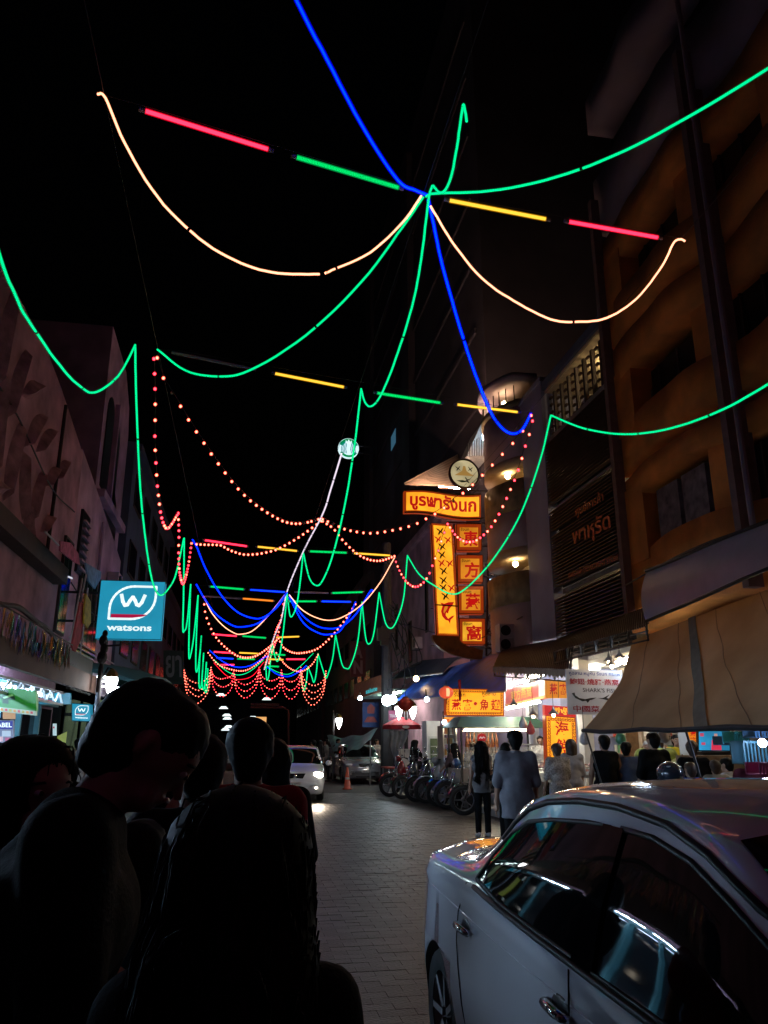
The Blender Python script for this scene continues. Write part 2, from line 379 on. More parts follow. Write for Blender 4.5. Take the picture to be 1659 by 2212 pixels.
# ---- right: building with wavy orange balconies
ORG = mat('orange_render', (0.74, 0.25, 0.045), .8, var=.38, scale=1.1, bump=.25, bscale=18)
XO = 8.0
t = thing('orange_balcony_building', 'orange building with wavy balcony bands and dark window strips, on the right', 'building', (XO, 9, 0))
MB().box(XO+.75, XO+10, -4, 15.2, .13, 17.5).build('core_wall', BLK, t)
def wav(y, ph): return -.10*math.sin((y-ph)*1.25)+.05*math.sin((y-ph)*2.6+1)
def band(z0, z1, ph, amp=1.0, zw=.13):
    b = MB(); n = 60; ys = [-4+19.1*i/n for i in range(n+1)]
    lo = [z0+zw*math.sin((y-ph)*1.1+.6) for y in ys]; hi = [z1+zw*math.sin((y-ph)*1.1) for y in ys]; xs = [XO+amp*wav(y, ph) for y in ys]
    vs = []; fs = []
    for i in range(n+1):
        vs += [(xs[i], ys[i], lo[i]), (xs[i], ys[i], hi[i]), (XO+.9, ys[i], hi[i]), (XO+.9, ys[i], lo[i])]
    for i in range(n):
        for k in range(4): a = i*4+k; c = i*4+(k+1) % 4; fs.append((a, a+4, c+4, c))
    fs += [(0,1,2,3), tuple(n*4+k for k in (3,2,1,0))]
    b.add(vs, fs); return b
for z0, z1, ph in [(3.9, 5.4, 0.0), (6.6, 7.12, .5), (7.36, 8.3, .5), (9.45, 10.25, .9), (10.42, 11.35, .9), (12.4, 13.3, 0.2)]:
    band(z0, z1, ph).build('balcony_band', ORG, t, True)
for y0, wd in ((4.6, .7), (8.3, .9), (11.3, .5), (14.2, .9)):
    for z0, z1 in ((5.2, 6.85), (8.1, 9.65), (11.15, 12.6)): MB().box(XO+.06, XO+.9, y0, y0+wd, z0, z1).build('wall_pier', ORG, t)
for y0, wd in ((9.3, 1.9), (11.9, 2.2), (5.4, 2.7)):
    for z0, z1 in ((5.5, 6.5), (8.4, 9.4), (11.5, 12.4)):
        f = MB().box(XO+.5, XO+.56, y0, y0+wd, z0, z1).build('window', BLK, t)
        for q in range(3): MB().box(XO+.45, XO+.496, y0+wd*(q+.5)/3-.02, y0+wd*(q+.5)/3+.02, z0+.02, z1-.02).build('mullion', TRIMD, f)
GREYR = mat('mauve_grey_render', (.26, .2, .24), .85, var=.2, scale=1)
band(13.65, 15.2, .2, zw=.1).build('upper_band', GREYR, t, True); band(16.6, 17.6, 1.4, zw=.05).build('roof_band', GREYR, t, True)
for yy in (10.6, 14.95): MB().box(XO-.34 if yy < 12 else XO-.12, XO+.1, yy, yy+.16, 3.9, 14.5).build('pier', mat('pier_render', (.2,.12,.11), .8, var=.2), t)
for k in range(26):   # small glints of railings behind the dark openings
    y = 6+k*.34; z = 5.75 if k % 2 else 8.75
    MB().box(XO+.5, XO+.53, y, y+.03, z-.25, z+.25).build('baluster', mat('baluster_metal', (.3,.3,.34), .4, .6, var=0), t)
for k in range(3): MB().box(XO+.2, XO+.45, 11.2+.95*k, 12.0+.95*k, 5.55, 6.55).build('stored_panel', mat('cluttered_panel', (.16,.14,.15), .7, var=.6, scale=5), t)
MB().tube([(XO-.42, 10.2, 4.2), (XO-.45, 10.2, 16.5)], .05, 7).build('drain_pipe', GREYR, t)
# ---- right: department store with louvred wall, blue pillar and curved stair tower
LOUV = mat('louvre_metal', (.105, .06, .04), .55, .2, var=.25, scale=3)
t = thing('louvred_store', 'store building with brown horizontal louvres and lit gaps, right of the blue pillar', 'building', (XO, 17, 0))
MB().box(XO+1.9, XO+12, 15.25, 19.0, .13, 11.2).build('inner_wall', mat('store_inner_wall', (.34,.27,.17), .8, var=.2), t)
MB().box(XO+.1, XO+1.9, 15.25, 19.0, 9.6, 9.75).build('floor_slab', CONC, t)
for z in (7.85, 5.45): MB().box(XO+.22, XO+1.9, 15.25, 19.0, z-.12, z).build('floor_slab', CONC, t)
MB().box(XO-.02, XO+12, 15.25, 19.0, 11.2, 11.45).build('roof', BLUEW, t); MB().box(XO+.05, XO+1.88, 15.27, 18.98, 11.12, 11.19).build('ceiling', mat('store_ceiling', (.6,.5,.32), .8, var=.15), t)
zz = 3.6; k = 0
while zz < 9.5:
    if not (7.55 < zz < 7.74 or 6.9 < zz < 6.95 or 5.2 < zz < 5.4):
        MB().hexa([(XO-.05, 15.3, zz), (XO+.13, 15.3, zz+.03), (XO+.13, 18.95, zz+.03), (XO-.05, 18.95, zz), (XO-.05, 15.3, zz+.018), (XO+.13, 15.3, zz+.048), (XO+.13, 18.95, zz+.048), (XO-.05, 18.95, zz+.018)]).build('louvre', LOUV, t)
    zz += .085
MB().box(XO+.2, XO+.215, 15.3, 18.95, 3.6, 5.18).build('backing_sheet', BLK, t); MB().box(XO+.2, XO+.215, 15.3, 18.95, 5.48, 7.5).build('backing_sheet', BLK, t); MB().box(XO+.2, XO+.215, 15.3, 18.95, 7.8, 9.3).build('backing_sheet', BLK, t)
for k in range(8):
    y = 15.4+k*.49
    f = MB().bar((XO+.3, y, 9.75), (XO+.3, y, 11.2), .1).build('fin_post', TRIMD, t)
    for q in range(6): MB().box(XO+.2, XO+.26, y+.05, y+.2, 9.85+q*.22, 9.9+q*.22).build('fin_blade', LOUV, f)
MB().box(XO+.6, XO+.66, 15.3, 16.5, 9.76, 10.5).build('stored_board', TRIMD, t); MB().box(XO+.6, XO+.66, 17.3, 18.2, 9.76, 10.35).build('stored_board', CONC, t)
LAMPW = emi('store_lamp', (1.0, .72, .38), 130)
for (y, z) in [(15.9, 10.95), (16.9, 10.95), (15.9, 7.66), (17.2, 7.66), (15.7, 5.27), (17.0, 5.27)]:
    b = MB(); b.ball((XO+1.0, y, z), .06, 8, 6); b.build('lamp', LAMPW, t)
STL = mat('red_letter_metal', (.62, .13, .05), .5, .1, var=.15)
def wall_board(X, y0, z0, y1, z1, root): return Board((X, y0, z0), (X, y1, z0), (X, y0, z1), root)   # seen from the street (left) side: y runs right to left
Bd = Board((XO-.07, 17.9, 0), (XO-.07, 15.3, 0), (XO-.07, 17.9, 1), t)
def wtxt(s, x0, y0, x1, y1, hz, off=.01):
    a = atX(x0, y0, XO-.07); c = atX(x1, y1, XO-.07)
    B_ = Board((XO-.07, a[1], a[2]), (XO-.07, c[1], c[2]), (XO-.07, a[1], a[2]+hz), t); B_.text('wall_lettering', STL, s, 0, 0, 1, 1, d=0, off=off, t=.02)
wtxt('ศูนย์การค้า', 1246, 1122, 1306, 1088, .33); wtxt('พาหุรัด', 1240, 1188, 1322, 1152, .55, .02); wtxt('ศูนย์รวมผ้า DEPARTMENT STORE', 1230, 1252, 1338, 1214, .2)
t = thing('blue_pillar', 'tall slate blue pillar slab beside the louvred store', 'pillar', (XO, 19.8, 0))
MB().box(XO-.03, XO+4, 19.05, 20.75, .13, 11.5).build('shaft', mat('pillar_blue', (.3,.32,.5), .8, var=.2, scale=.8, bump=.15, bscale=15), t)
b = MB(); n = 10
pts = [(XO-.35, 19.05, 11.52)]+[(XO-.35+1.6*math.sin(math.pi/2*k/n)*0, 19.05, 11.52) for k in range(0)]
MB().hexa([(XO-.08, 19.0, 11.51), (XO+4, 19.0, 11.51), (XO+4, 20.8, 11.51), (XO-.08, 20.8, 11.51), (XO-.02, 19.1, 11.7), (XO+4, 19.1, 11.7), (XO+4, 20.7, 11.7), (XO-.02, 20.7, 11.7)]).build('cap', mat('pillar_blue', (.16,.17,.28)), t)
# curved stair tower
t = thing('curved_stair_tower', 'curved tower of open balconies with lit ceilings, between sign tower and blue pillar', 'building', (XO, 22.5, 0))
TW = mat('tower_render', (.52, .42, .52), .8, var=.2, scale=1, bump=.15, bscale=15); TWY = mat('tower_parapet_lit', (.34, .27, .16), .8, var=.4, scale=3)  # parapet colour has the yellow lamplight on the render mixed into it
def curve_wall(z0, z1, m, nm, out=.0, y1=23.9):
    b = MB(); n = 12; vs = []; fs = []
    for i in range(n+1):
        q = i/n; y = 20.8+(y1-20.8)*q; x = XO-.02-out-.6*math.sin(math.pi*min(1, q*1.0))**.8
        for xx, z in ((x, z0), (x, z1), (XO+.6, z1), (XO+.6, z0)): vs.append((xx, y, z))
    for i in range(n):
        for k in range(4): a_ = i*4+k; c_ = i*4+(k+1) % 4; fs.append((a_, a_+4, c_+4, c_))
    fs += [(0,1,2,3), tuple(n*4+k for k in (3,2,1,0))]; b.add(vs, fs); return b.build(nm, m, t, True)
zy = lambda y: float(atY(1112, y, 21.9)[2])
CEIL = mat('tower_ceiling', (.6,.5,.35), .8, var=.1)
curve_wall(.13, zy(1312), TW, 'base_wall'); curve_wall(zy(1311), zy(1247), TWY, 'parapet', .05); curve_wall(zy(1212), zy(1196), CEIL, 'lintel', .02); curve_wall(zy(1195), zy(1119), TW, 'wall_band'); curve_wall(zy(1118), zy(1056), TWY, 'parapet', .05)
curve_wall(zy(1022), zy(1010), CEIL, 'lintel', .02); curve_wall(zy(1009), zy(906), TW, 'wall_band'); curve_wall(zy(905), zy(893), TWY, 'parapet', .05); curve_wall(zy(850), zy(838), TW, 'roof', .15)
MB().box(XO+.6, XO+4, 20.8, 24.4, .13, 12).build('core', CEIL, t)
zf = [0, 0, zy(893)-1.25]
WB = emi('tower_lamp', (1.0, .68, .32), 70); CB = emi('tower_lamp_cool', (.6, .8, 1.0), 10)
for (px, py, Y, m) in [(1121,1219,21.6,WB), (1112,1030,21.9,WB), (1112,874,21.9,WB)]:
    p = atY(px, py, Y); p = np.array([XO-.12, p[1], p[2]]); b = MB(); b.ball(p, .085, 10, 7); b.build('lamp', m, t)
for i in range(11):    # balusters of the top rail
    q = (i+.5)/11; y = 20.8+3.1*q; x = XO-.0-.6*math.sin(math.pi*q)**.8; b = MB(); b.tube([(x, y, zy(893)), (x, y, zy(862))], .018, 5); b.build('baluster', TRIMD, t)
# ---- right: dark tall tower and lower blocks down the street
t = thing('dark_tower', 'very tall dark building fading into the night behind the sign tower', 'building', (9, 45, 0))
MB().box(9.0, 24, 27.0, 58, .13, 40).build('wall', DARKW, t)
MB().box(8.6, 9.0, 40, 42, 6, 38).build('fin', DARKW, t); MB().box(8.7, 9.0, 55, 57.8, 6, 39).build('fin', DARKW, t)
for k in range(9): MB().box(8.9, 8.996, 28, 57, 8+k*3.4, 8.25+k*3.4).build('ledge', DARKW, t)
for (px, py) in ((850,950),): 
    p = atX(px, py, 8.99); MB().box(8.97, 8.99, p[1]-.8, p[1]+.8, p[2]-.5, p[2]+.5).build('window', emi('dim_blue_window', (.03,.09,.14), 1), t)
t2 = far_block('mauve_corner_block', 'mauve plain wall block under the dark tower, behind the utility pole', 7.9, 30.5, 44, 11.0, PLAS2, 'r', [(33, 33.5, 6.2, 8.6), (36.5, 37.2, 5.2, 7.2), (40, 40.5, 6.2, 8.6)], 8)
far_block('dark_far_block', 'dark far block with faint vertical ribs on the right of the street', 7.6, 46, 74, 12, DARKW, 'r', wgrid(46.5, 73.5, 8, (4.5, 7.4, 10.0)), 9)
far_block('far_end_block', 'low dark block at the far right end of the street', 7.4, 75, 110, 8, DARKW, 'r', wgrid(76, 109, 8, (4.5,)), 9)
# ================================================================ the street lights strung overhead
XL, XC, XR, ZW = -1.46, 1.6, 4.6, 7.0
CORE = {'green': emi('green_rope_core', (0.0, 1.9, 0.66)), 'blue': emi('blue_rope_core', (0.0, 0.24, 16.0)),
        'warm white': emi('warm_rope_core', (5.0, 1.7, 1.05)), 'white': emi('white_rope_core', (1.6, 1.3, 1.5)), 'red': emi('red_rope_core', (2.5, 0.02, 0.05))}
SLV = {'green': sleeve('green_rope_jacket', (0.0, 0.42, 0.12), 1.0, 0.45), 'blue': sleeve('blue_rope_jacket', (0.0, 0.0, 0.85), 1.0, 0.4),
       'warm white': sleeve('warm_rope_jacket', (0.35, 0.13, 0.03), 1.0, 0.6), 'white': sleeve('white_rope_jacket', (0.2, 0.2, 0.3), 1.0, 0.6), 'red': sleeve('red_rope_jacket', (0.5, 0.0, 0.02), 1.0, 0.5)}
SLW = {'green': 1.45, 'blue': 2.2, 'warm white': 1.5, 'white': 1.4, 'red': 1.6}
BLACKP = mat('black_plastic', (0.012, 0.012, 0.013), 0.5, var=0)
def dist(p): return float(np.linalg.norm(np.array(p)-C0))
def rope(col, label, pts, A, B, group, k=1.0, gaps=(), pts3=None):
    path = smooth_path(pts3 or on_wall(pts, A, B), 6)
    path = [np.array(p)+rng.normal(0, .001, 3)*(0 if i in (0, len(path)-1) else 1) for i, p in enumerate(path)]
    b = MB(); rr = [(0.0062+0.00046*dist(p))*k for p in path]
    parts = [(0, len(path))]
    for g in gaps: parts = parts[:-1]+[(parts[-1][0], g), (g+2, parts[-1][1])]
    for a, e in parts:
        b.mi = 0; b.tube(path[a:e], rr[a:e], 6)
        b.mi = 1; b.tube(path[a:e], [q*SLW[col] for q in rr[a:e]], 7)
    if dist(path[0]) < 16:
        b.mi = 2
        for q in along(path, step=1.25)[1:-1]:
            i = int(np.argmin([np.linalg.norm(np.array(z)-q) for z in path])); i = min(max(i, 1), len(path)-2); d_ = np.array(path[i+1])-np.array(path[i-1]); d_ /= np.linalg.norm(d_); b.tube([q-d_*.012, q+d_*.012], rr[i]*SLW[col]*1.12, 6)
    o = b.build('rope_light', [CORE[col], SLV[col], BLACKP]); tag(o, label, 'rope light', group)
    # centre the origin on the first hook
    p0 = Vector(path[0]); o.data.transform(Matrix.Translation(-p0)); o.location = p0
    return path
# ---- big star of ropes around the nearest hub
hub = (1.58, 6.51)
rope('warm white', 'warm white rope light drooping from the left cable to the central hub, overhead', [(210,203),(228,212),(270,310),(340,425),(430,515),(520,568),(600,590),(690,592),(705,589),(717,584),(800,545),(870,480),(910,423)], (-1.46,5.74), hub, 'rope lights of the nearest row', gaps=(43,))
rope('warm white', 'warm white rope light drooping from the central hub to the right cable near orange balconies', [(930,445),(975,520),(1040,600),(1110,650),(1190,690),(1250,695),(1310,687),(1375,645),(1430,575),(1455,525),(1470,517),(1480,521)], hub, (4.57,6.69), 'rope lights of the nearest row')
rope('blue', 'blue rope light rising from the hub out through the top of the view', [(922,421),(895,410),(860,390),(790,285),(720,155),(640,0),(560,-180)], hub, (-1.46,2.6), 'rope lights of the nearest row')
rope('blue', 'long blue rope light falling from the hub, its hooked end before the curved stair tower', [(925,430),(940,500),(960,590),(1010,760),(1055,880),(1085,925),(1110,937),(1130,925),(1147,893)], hub, (4.62,11.57), 'rope lights of the nearest row')
rope('green', 'green rope light climbing from the hub to the upper right edge', [(920,425),(940,418),(1060,412),(1200,383),(1350,325),(1500,245),(1659,148),(1760,80)], hub, (4.6,2.6), 'rope lights of the nearest row')
rope('green', 'green rope light sweeping in a wide sag from the left cable up to the hub', [(340,755),(400,800),(470,813),(540,800),(660,725),(780,610),(870,490),(915,425)], (-1.46,10.37), hub, 'rope lights of the nearest row')
# ---- green loops hung lengthways: left, centre, right
def loops(X, side, lst, kk=1.0):
    for i, pts in enumerate(lst):
        rope('green', f'green rope light loop along the {side} cable, {ORD[i]} counting from the camera', pts, (X, 0), (X, 50), f'green loops along the {side} cable', kk)
loops(-1.76, 'left', [
 [(-60,330),(0,555),(30,630),(60,690),(130,790),(170,832),(205,848),(250,818),(275,780),(292,745)],
 [(292,745),(294,850),(300,1000),(308,1110),(322,1220),(334,1270),(348,1286),(365,1270),(380,1240),(397,1163)],
 [(398,1162),(397,1260),(395,1355),(398,1363),(404,1345),(412,1262)],
 [(412,1262),(409,1340),(408,1414),(411,1418),(418,1380),(428,1286)],
 [(428,1286),(424,1380),(423,1444),(427,1447),(432,1410),(435,1373)],
 [(435,1373),(431,1430),(430,1481),(435,1478),(440,1410)],
 [(440,1410),(437,1460),(438,1488),(442,1480),(446,1430)],
 [(446,1430),(444,1470),(443,1494),(447,1490),(449,1444)]])
loops(1.62, 'central', [
 [(1008,262),(1004,236),(1000,228),(994,270),(985,330),(975,380),(962,410),(950,416),(940,407),(936,401)],
 [(934,401),(926,430),(910,560),(893,650),(870,730),(840,815),(818,862),(800,878),(788,868),(780,840)],
 [(780,840),(766,960),(745,1090),(720,1195),(700,1248),(685,1265),(668,1248),(655,1193)],
 [(655,1193),(648,1260),(641,1306),(633,1328),(626,1328),(620,1280)],
 [(620,1280),(614,1345),(609,1385),(603,1420),(598,1428),(592,1410),(588,1385)],
 [(588,1385),(584,1430),(580,1463),(576,1466),(574,1430)]])
loops(4.95, 'right', [
 [(1750,770),(1659,830),(1560,885),(1450,925),(1350,938),(1260,925),(1190,897)],
 [(1190,897),(1165,1000),(1120,1120),(1060,1215),(1005,1272),(975,1283),(940,1266),(905,1240),(880,1200)],
 [(880,1200),(872,1290),(858,1338),(845,1357),(832,1343),(819,1280)],
 [(819,1280),(808,1365),(799,1390),(790,1378),(782,1300)],
 [(782,1300),(772,1390),(757,1438),(748,1444),(738,1432),(725,1372)],
 [(725,1372),(718,1425),(708,1458),(704,1464),(697,1445),(687,1412)],
 [(687,1412),(683,1455),(678,1474),(673,1460),(665,1440)],
 [(665,1440),(662,1470),(657,1492),(653,1480),(649,1452)]])
# ---- swags of the farther rows
L3, C3, R3, L4, C4, R4, L5, R5 = (-1.62,21.46), (1.54,22.28), (4.29,22.39), (-1.8,28.3), (1.45,28.6), (4.58,28.07), (-1.76,31.7), (4.37,30.9)
G2 = 'swags of the middle rows'
rope('blue', 'upper blue rope light swag running from the left cable to the white axis rope', [(416,1166),(426,1184),(445,1230),(475,1282),(510,1320),(545,1335),(570,1333),(600,1310),(620,1280)], L3, C4, G2, .8)
rope('blue', 'lower blue rope light swag left of the white axis rope', [(424,1262),(440,1290),(465,1325),(500,1350),(525,1354),(560,1345),(590,1318),(618,1282)], L4, C4, G2, .8)
rope('warm white', 'warm white rope light swag left of the white axis rope', [(440,1288),(455,1320),(480,1350),(505,1367),(520,1370),(545,1363),(575,1335),(615,1285)], L5, C4, G2, .8)
rope('warm white', 'warm white rope light swag rising to the right cable beyond the bulbs', [(625,1285),(650,1315),(680,1333),(710,1340),(740,1333),(780,1307),(820,1260),(852,1205)], C4, R3, G2, .8)
rope('blue', 'upper blue rope light swag right of the white axis rope', [(625,1285),(650,1325),(680,1350),(710,1358),(740,1352),(770,1325),(800,1277),(806,1279)], C4, R4, G2, .8)
rope('blue', 'lower blue rope light swag right of the white axis rope', [(625,1290),(655,1345),(690,1368),(715,1370),(735,1362),(755,1330),(768,1300)], C4, R5, G2, .8)
rope('white', 'white rope light running down the middle of the street along the axis cable', [(738,980),(715,1055),(695,1115),(655,1192),(620,1278),(607,1340),(590,1382),(577,1427),(571,1446)], (1.6,0), (1.6,50), 'axis rope', 1.1)
L6, C6, R6 = (-2.28,48), (1.6,52), (5.0,48)
G3 = 'swags of the far rows'
rope('blue', 'far blue rope light swag, uppermost left of the far axis', [(453,1405),(480,1428),(510,1441),(540,1438),(570,1421),(577,1418)], L6, C6, G3, .6)
rope('green', 'far green rope light swag hanging between a blue and a red one', [(462,1425),(490,1450),(515,1458),(540,1450),(570,1425)], L6, C6, G3, .6)
rope('red', 'far red rope light swag, lowest left of the far axis', [(462,1432),(490,1460),(515,1468),(545,1460),(570,1430)], L6, C6, G3, .6)
rope('blue', 'far blue rope light swag right of the far axis', [(577,1441),(600,1457),(625,1461),(650,1448),(662,1438)], C6, R6, G3, .6)
rope('green', 'far green rope light swag right of the far axis', [(577,1439),(600,1452),(625,1456),(650,1438),(677,1411)], C6, (5.0,46), G3, .5)
# ---- support cables
WIRE = mat('steel_cable', (0.02, 0.02, 0.022), 0.6, var=0)
def cable(label, pts, r=0.0035, name='cable', group='support cables'):
    b = MB(); b.tube(pts, r, 5); o = b.build(name, WIRE); return tag(o, label, 'cable', group)
cable('thin dark cable running up the street over the left lane', [(XL, y, ZW+0.02) for y in range(-2, 62, 4)])
cable('thin dark cable running up the middle of the street', [(XC-0.02, y, ZW+0.03) for y in range(-2, 62, 4)])
cable('thin dark cable running up the street by the right buildings', [(XR, y, ZW+0.02) for y in range(-2, 62, 4)])
# ---- coloured tubes in rows across
TUBE = {'red': (emi('red_tube', (10.0, 0.25, 0.6)), sleeve('red_tube_jacket', (0.75, 0.0, 0.02), 1, .35)), 'green': (emi('green_tube', (0.0, 1.3, 0.24)), sleeve('green_tube_jacket', (0, .3, .06), 1, .5)),
        'yellow': (emi('yellow_tube', (3.0, 1.5, 0.14)), sleeve('yellow_tube_jacket', (.35, .16, .0), 1, .5)), 'blue': (emi('blue_tube', (0.02, 0.25, 3.5)), sleeve('blue_tube_jacket', (0, 0, .85), 1, .4)),
        'orange': (emi('orange_tube', (2.2, 0.5, 0.06)), sleeve('orange_tube_jacket', (.4, .1, .0), 1, .5)), 'unlit': (mat('unlit_tube', (0.5, 0.42, 0.45), 0.3, var=0), mat('unlit_tube_jacket', (0.5, 0.42, 0.45), 0.3, var=0, alpha=.25))}
rows = [(0, (-1.46,5.74), (1.58,6.51), [('red',315,240,578,322),('green',642,340,860,405)]), (0, (1.58,6.51), (4.57,6.69), [('yellow',972,433,1178,473),('red',1230,479,1420,513)]),
 (1, (-1.46,10.37), (4.62,11.57), [('unlit',380,763,545,797),('yellow',595,807,742,836),('green',815,849,950,870),('yellow',988,874,1117,890)]),
 (2, L3, R3, [('red',443,1167,533,1180),('yellow',557,1181,641,1190),('green',670,1191,748,1194),('yellow',765,1195,842,1200)]),
 (3, L4, R4, [('green',455,1267,526,1273),('blue',541,1274,615,1279),('unlit',640,1279,706,1281),('green',718,1281,783,1279)]),
 (4, L5, R5, [('unlit',447,1288,517,1293),('orange',525,1293,590,1298),('green',625,1299,683,1299),('blue',695,1299,757,1300)]),
 (5, (-2,41), (4.8,41), [('red',458,1370,511,1374),('green',524,1374,574,1378),('yellow',597,1377,646,1375)]),
 (6, (-2,47), (4.8,47), [('red',462,1408,506,1411),('yellow',517,1410,560,1412),('green',582,1413,616,1415)]),
 (7, (-2,50), (4.8,50), [('blue',468,1421,504,1423),('green',513,1423,550,1424),('yellow',580,1424,612,1425),('red',619,1424,659,1424)]),
 (8, (-2,54), (4.8,54), [('red',476,1436,506,1436),('green',580,1439,602,1440)])]
cnt = {}
for ri, A, B, lst in rows:
    for c, x0, y0, x1, y1 in lst: cnt[(ri, c)] = cnt.get((ri, c), 0)+1
seen = {}
for ri, A, B, lst in rows:
    ends = on_wall([(lst[0][1], lst[0][2]), (lst[-1][3], lst[-1][4])], A, B)
    for c, x0, y0, x1, y1 in lst:
        a, e = on_wall([(x0, y0), (x1, y1)], A, B); a = Vector(a); e = Vector(e); d = (e-a).normalized()
        seen[(ri, c)] = seen.get((ri, c), 0)+1
        extra = '' if cnt[(ri, c)] == 1 else (', the left one' if seen[(ri, c)] == 1 else ', the right one')
        adj = 'unlit grey' if c == 'unlit' else c
        rown = ['the nearest', 'the second', 'the third', 'the fourth', 'the fifth', 'the sixth', 'the seventh', 'the eighth', 'the farthest'][ri]
        t = thing('light_tube', f'{adj} light tube hung in {rown} row across the street{extra}', 'light tube', a, group='coloured tubes hung across the street')
        rr = 0.012+0.0005*dist(a)
        b = MB(); b.tube([a, e], rr, 8); b.mi = 1; b.tube([a-d*.005, e+d*.005], rr*1.6, 8); b.build('tube', list(TUBE[c]), t)
        for q, s in ((a, -1), (e, 1)):
            b = MB(); b.tube([q+d*s*.006, q+d*s*0.06], rr*1.3, 8); b.build('end_cap', mat('tube_cap', (0.25, 0.22, 0.28), 0.5, var=0), t)
    cable(f'fine wire carrying {["the nearest","the second","the third","the fourth","the fifth","the sixth","the seventh","the eighth","the farthest"][ri]} row of tubes{" left of the hub" if ri==0 and A[0]<0 else " right of the hub" if ri==0 else ""}', [(A[0], A[1], ZW), tuple(ends[0]+np.array([0,0,.05])), tuple(ends[1]+np.array([0,0,.05])), (B[0], B[1], ZW)], 0.003, 'wire', 'wires carrying the tubes')
# ---- bulb garlands
BC = {'w': (emi('bulb_warm', (16.0, 2.2, 1.4)), sleeve('bulb_warm_halo_glass', (1.0, 0.06, 0.03), 1, .45)), 'r': (emi('bulb_red', (16.0, .7, .9)), sleeve('bulb_red_halo_glass', (0.8, 0.0, 0.03), 1, .4)),
      'o': (mat('bulb_unlit', (0.3, 0.25, 0.25), 0.15, var=0), mat('bulb_unlit_glass', (0.4, 0.3, 0.3), 0.1, var=0, alpha=.3))}
BM = {}
def bulb_mesh(c, r):
    r = round(r, 3)
    if (c, r) not in BM:
        b = MB(); b.mi = 0; b.ball((0, 0, -1.9*r), (r, r, r*1.1), 8, 5); b.mi = 1; b.ball((0, 0, -1.85*r), (r*1.5, r*1.5, r*1.6), 8, 5)  # outer shell emits on its own as the bulb's halo
        b.mi = 2; b.lathe([(r*.12, 0.02), (r*.45, 0), (r*.5, -r*.9), (r*.2, -r*1.0)], n=6)
        BM[(c, r)] = b.mesh('bulb', [*BC[c], BLACKP], True)
    return BM[(c, r)]
def garland(label, pts, A, B, count, pat='w', group='bulb garlands', rk=1.0, pts3=None):
    path = smooth_path(pts3 or on_wall(pts, A, B), 6); t = thing('bulb_garland', label, 'string lights', path[0], group=group)
    MB().tube([Vector(p)+Vector((0,0,.0)) for p in path], 0.004+0.00012*dist(path[0]), 4).build('wire', WIRE, t)
    for i, p in enumerate(along(path, count=count)):
        c = pat[i % len(pat)]; r = (0.0125+0.00062*dist(p))*rk
        link('bulb', bulb_mesh(c, r), t, loc=Vector(p)-t.location)
    return t
hubC = (1.72, 18.5)
garland('long string of warm bulbs from the left cable down to the axis', [(340,768),(355,815),(390,872),(405,898),(450,966),(480,1008),(515,1052),(555,1088),(610,1121),(650,1127),(695,1116)], (-1.46,10.37), hubC, 30, 'wwowwwwwwwwwwwwwwwwwwwwwo')
garland('string of warm bulbs from the axis past the bird sign to the right cable', [(697,1118),(720,1128),(751,1141),(800,1148),(850,1141),(890,1131),(913,1120),(949,1100),(1006,1056),(1046,1018),(1084,978),(1124,934),(1147,893)], hubC, (4.62,11.57), 27, 'wwowwwwwwwwwwwww')
garland('string of red and warm bulbs dangling before the square sign boxes', [(1150,905),(1142,938),(1133,964),(1126,990),(1117,1018),(1109,1038),(1091,1079),(1075,1111),(1057,1139),(1040,1155),(1024,1165),(1005,1166),(989,1157),(978,1144),(967,1128)], (4.66,0), (4.66,50), 26, 'rwrwrrwrw')
garland('string of red and warm bulbs looping left of the bird sign', [(967,1128),(956,1157),(946,1188),(937,1210),(925,1240),(911,1258),(895,1264),(880,1255),(869,1240),(860,1222),(852,1200)], (4.6,0), (4.6,50), 22, 'rrwrw')
garland('string of warm bulbs from the axis down to the third row, right half', [(697,1122),(720,1138),(740,1163),(760,1183),(780,1198),(800,1206),(820,1208),(838,1203),(852,1198)], hubC, R3, 22)
garland('string of warm bulbs from the axis down to the third row, left half', [(425,1172),(443,1173),(476,1174),(489,1181),(505,1188),(525,1194),(547,1194),(569,1191),(596,1184),(615,1175),(636,1163),(657,1149),(694,1122)], L3, hubC, 30)
garland('string of red and warm bulbs hanging straight under the left cable', [(333,770),(335,820),(336,880),(335,940),(337,990),(340,1040),(343,1068),(348,1106),(355,1130),(362,1137),(372,1126),(385,1104)], (-1.5,0), (-1.5,40), 26, 'rrrwwrwrwrww')
garland('string of red and warm bulbs in a narrow loop by the third row', [(385,1106),(387,1150),(386,1190),(388,1228),(392,1250),(396,1257),(402,1240),(408,1212),(414,1170)], (-1.55,0), (-1.55,40), 30, 'rwrr')
garland('string of warm bulbs under the warm rope, left of the axis', [(440,1286),(445,1326),(465,1371),(495,1402),(520,1416),(550,1415),(580,1396),(602,1376)], L5, (1.6,40), 34)
garland('string of warm bulbs under the blue ropes, right of the axis', [(605,1383),(615,1398),(640,1408),(680,1401),(710,1378),(740,1343),(768,1302)], (1.6,40), R5, 30)
garland('string of red bulbs climbing the axis rope in the distance', [(612,1302),(607,1335),(597,1358),(588,1388),(579,1415),(572,1440)], (1.62,0), (1.62,60), 26, 'rww')
garland('second string of red bulbs beside the distant axis rope', [(606,1342),(600,1370),(593,1392),(587,1408),(581,1430)], (1.85,0), (1.85,60), 18, 'rrw')
garland('string of warm bulbs below the far blue swag', [(450,1408),(470,1432),(500,1444),(530,1446),(560,1428),(586,1396)], L6, C6, 32, rk=.8)
garland('string of warm bulbs right of the far axis', [(597,1408),(615,1432),(635,1446),(655,1447),(675,1432),(687,1412)], C6, R6, 26, rk=.8)
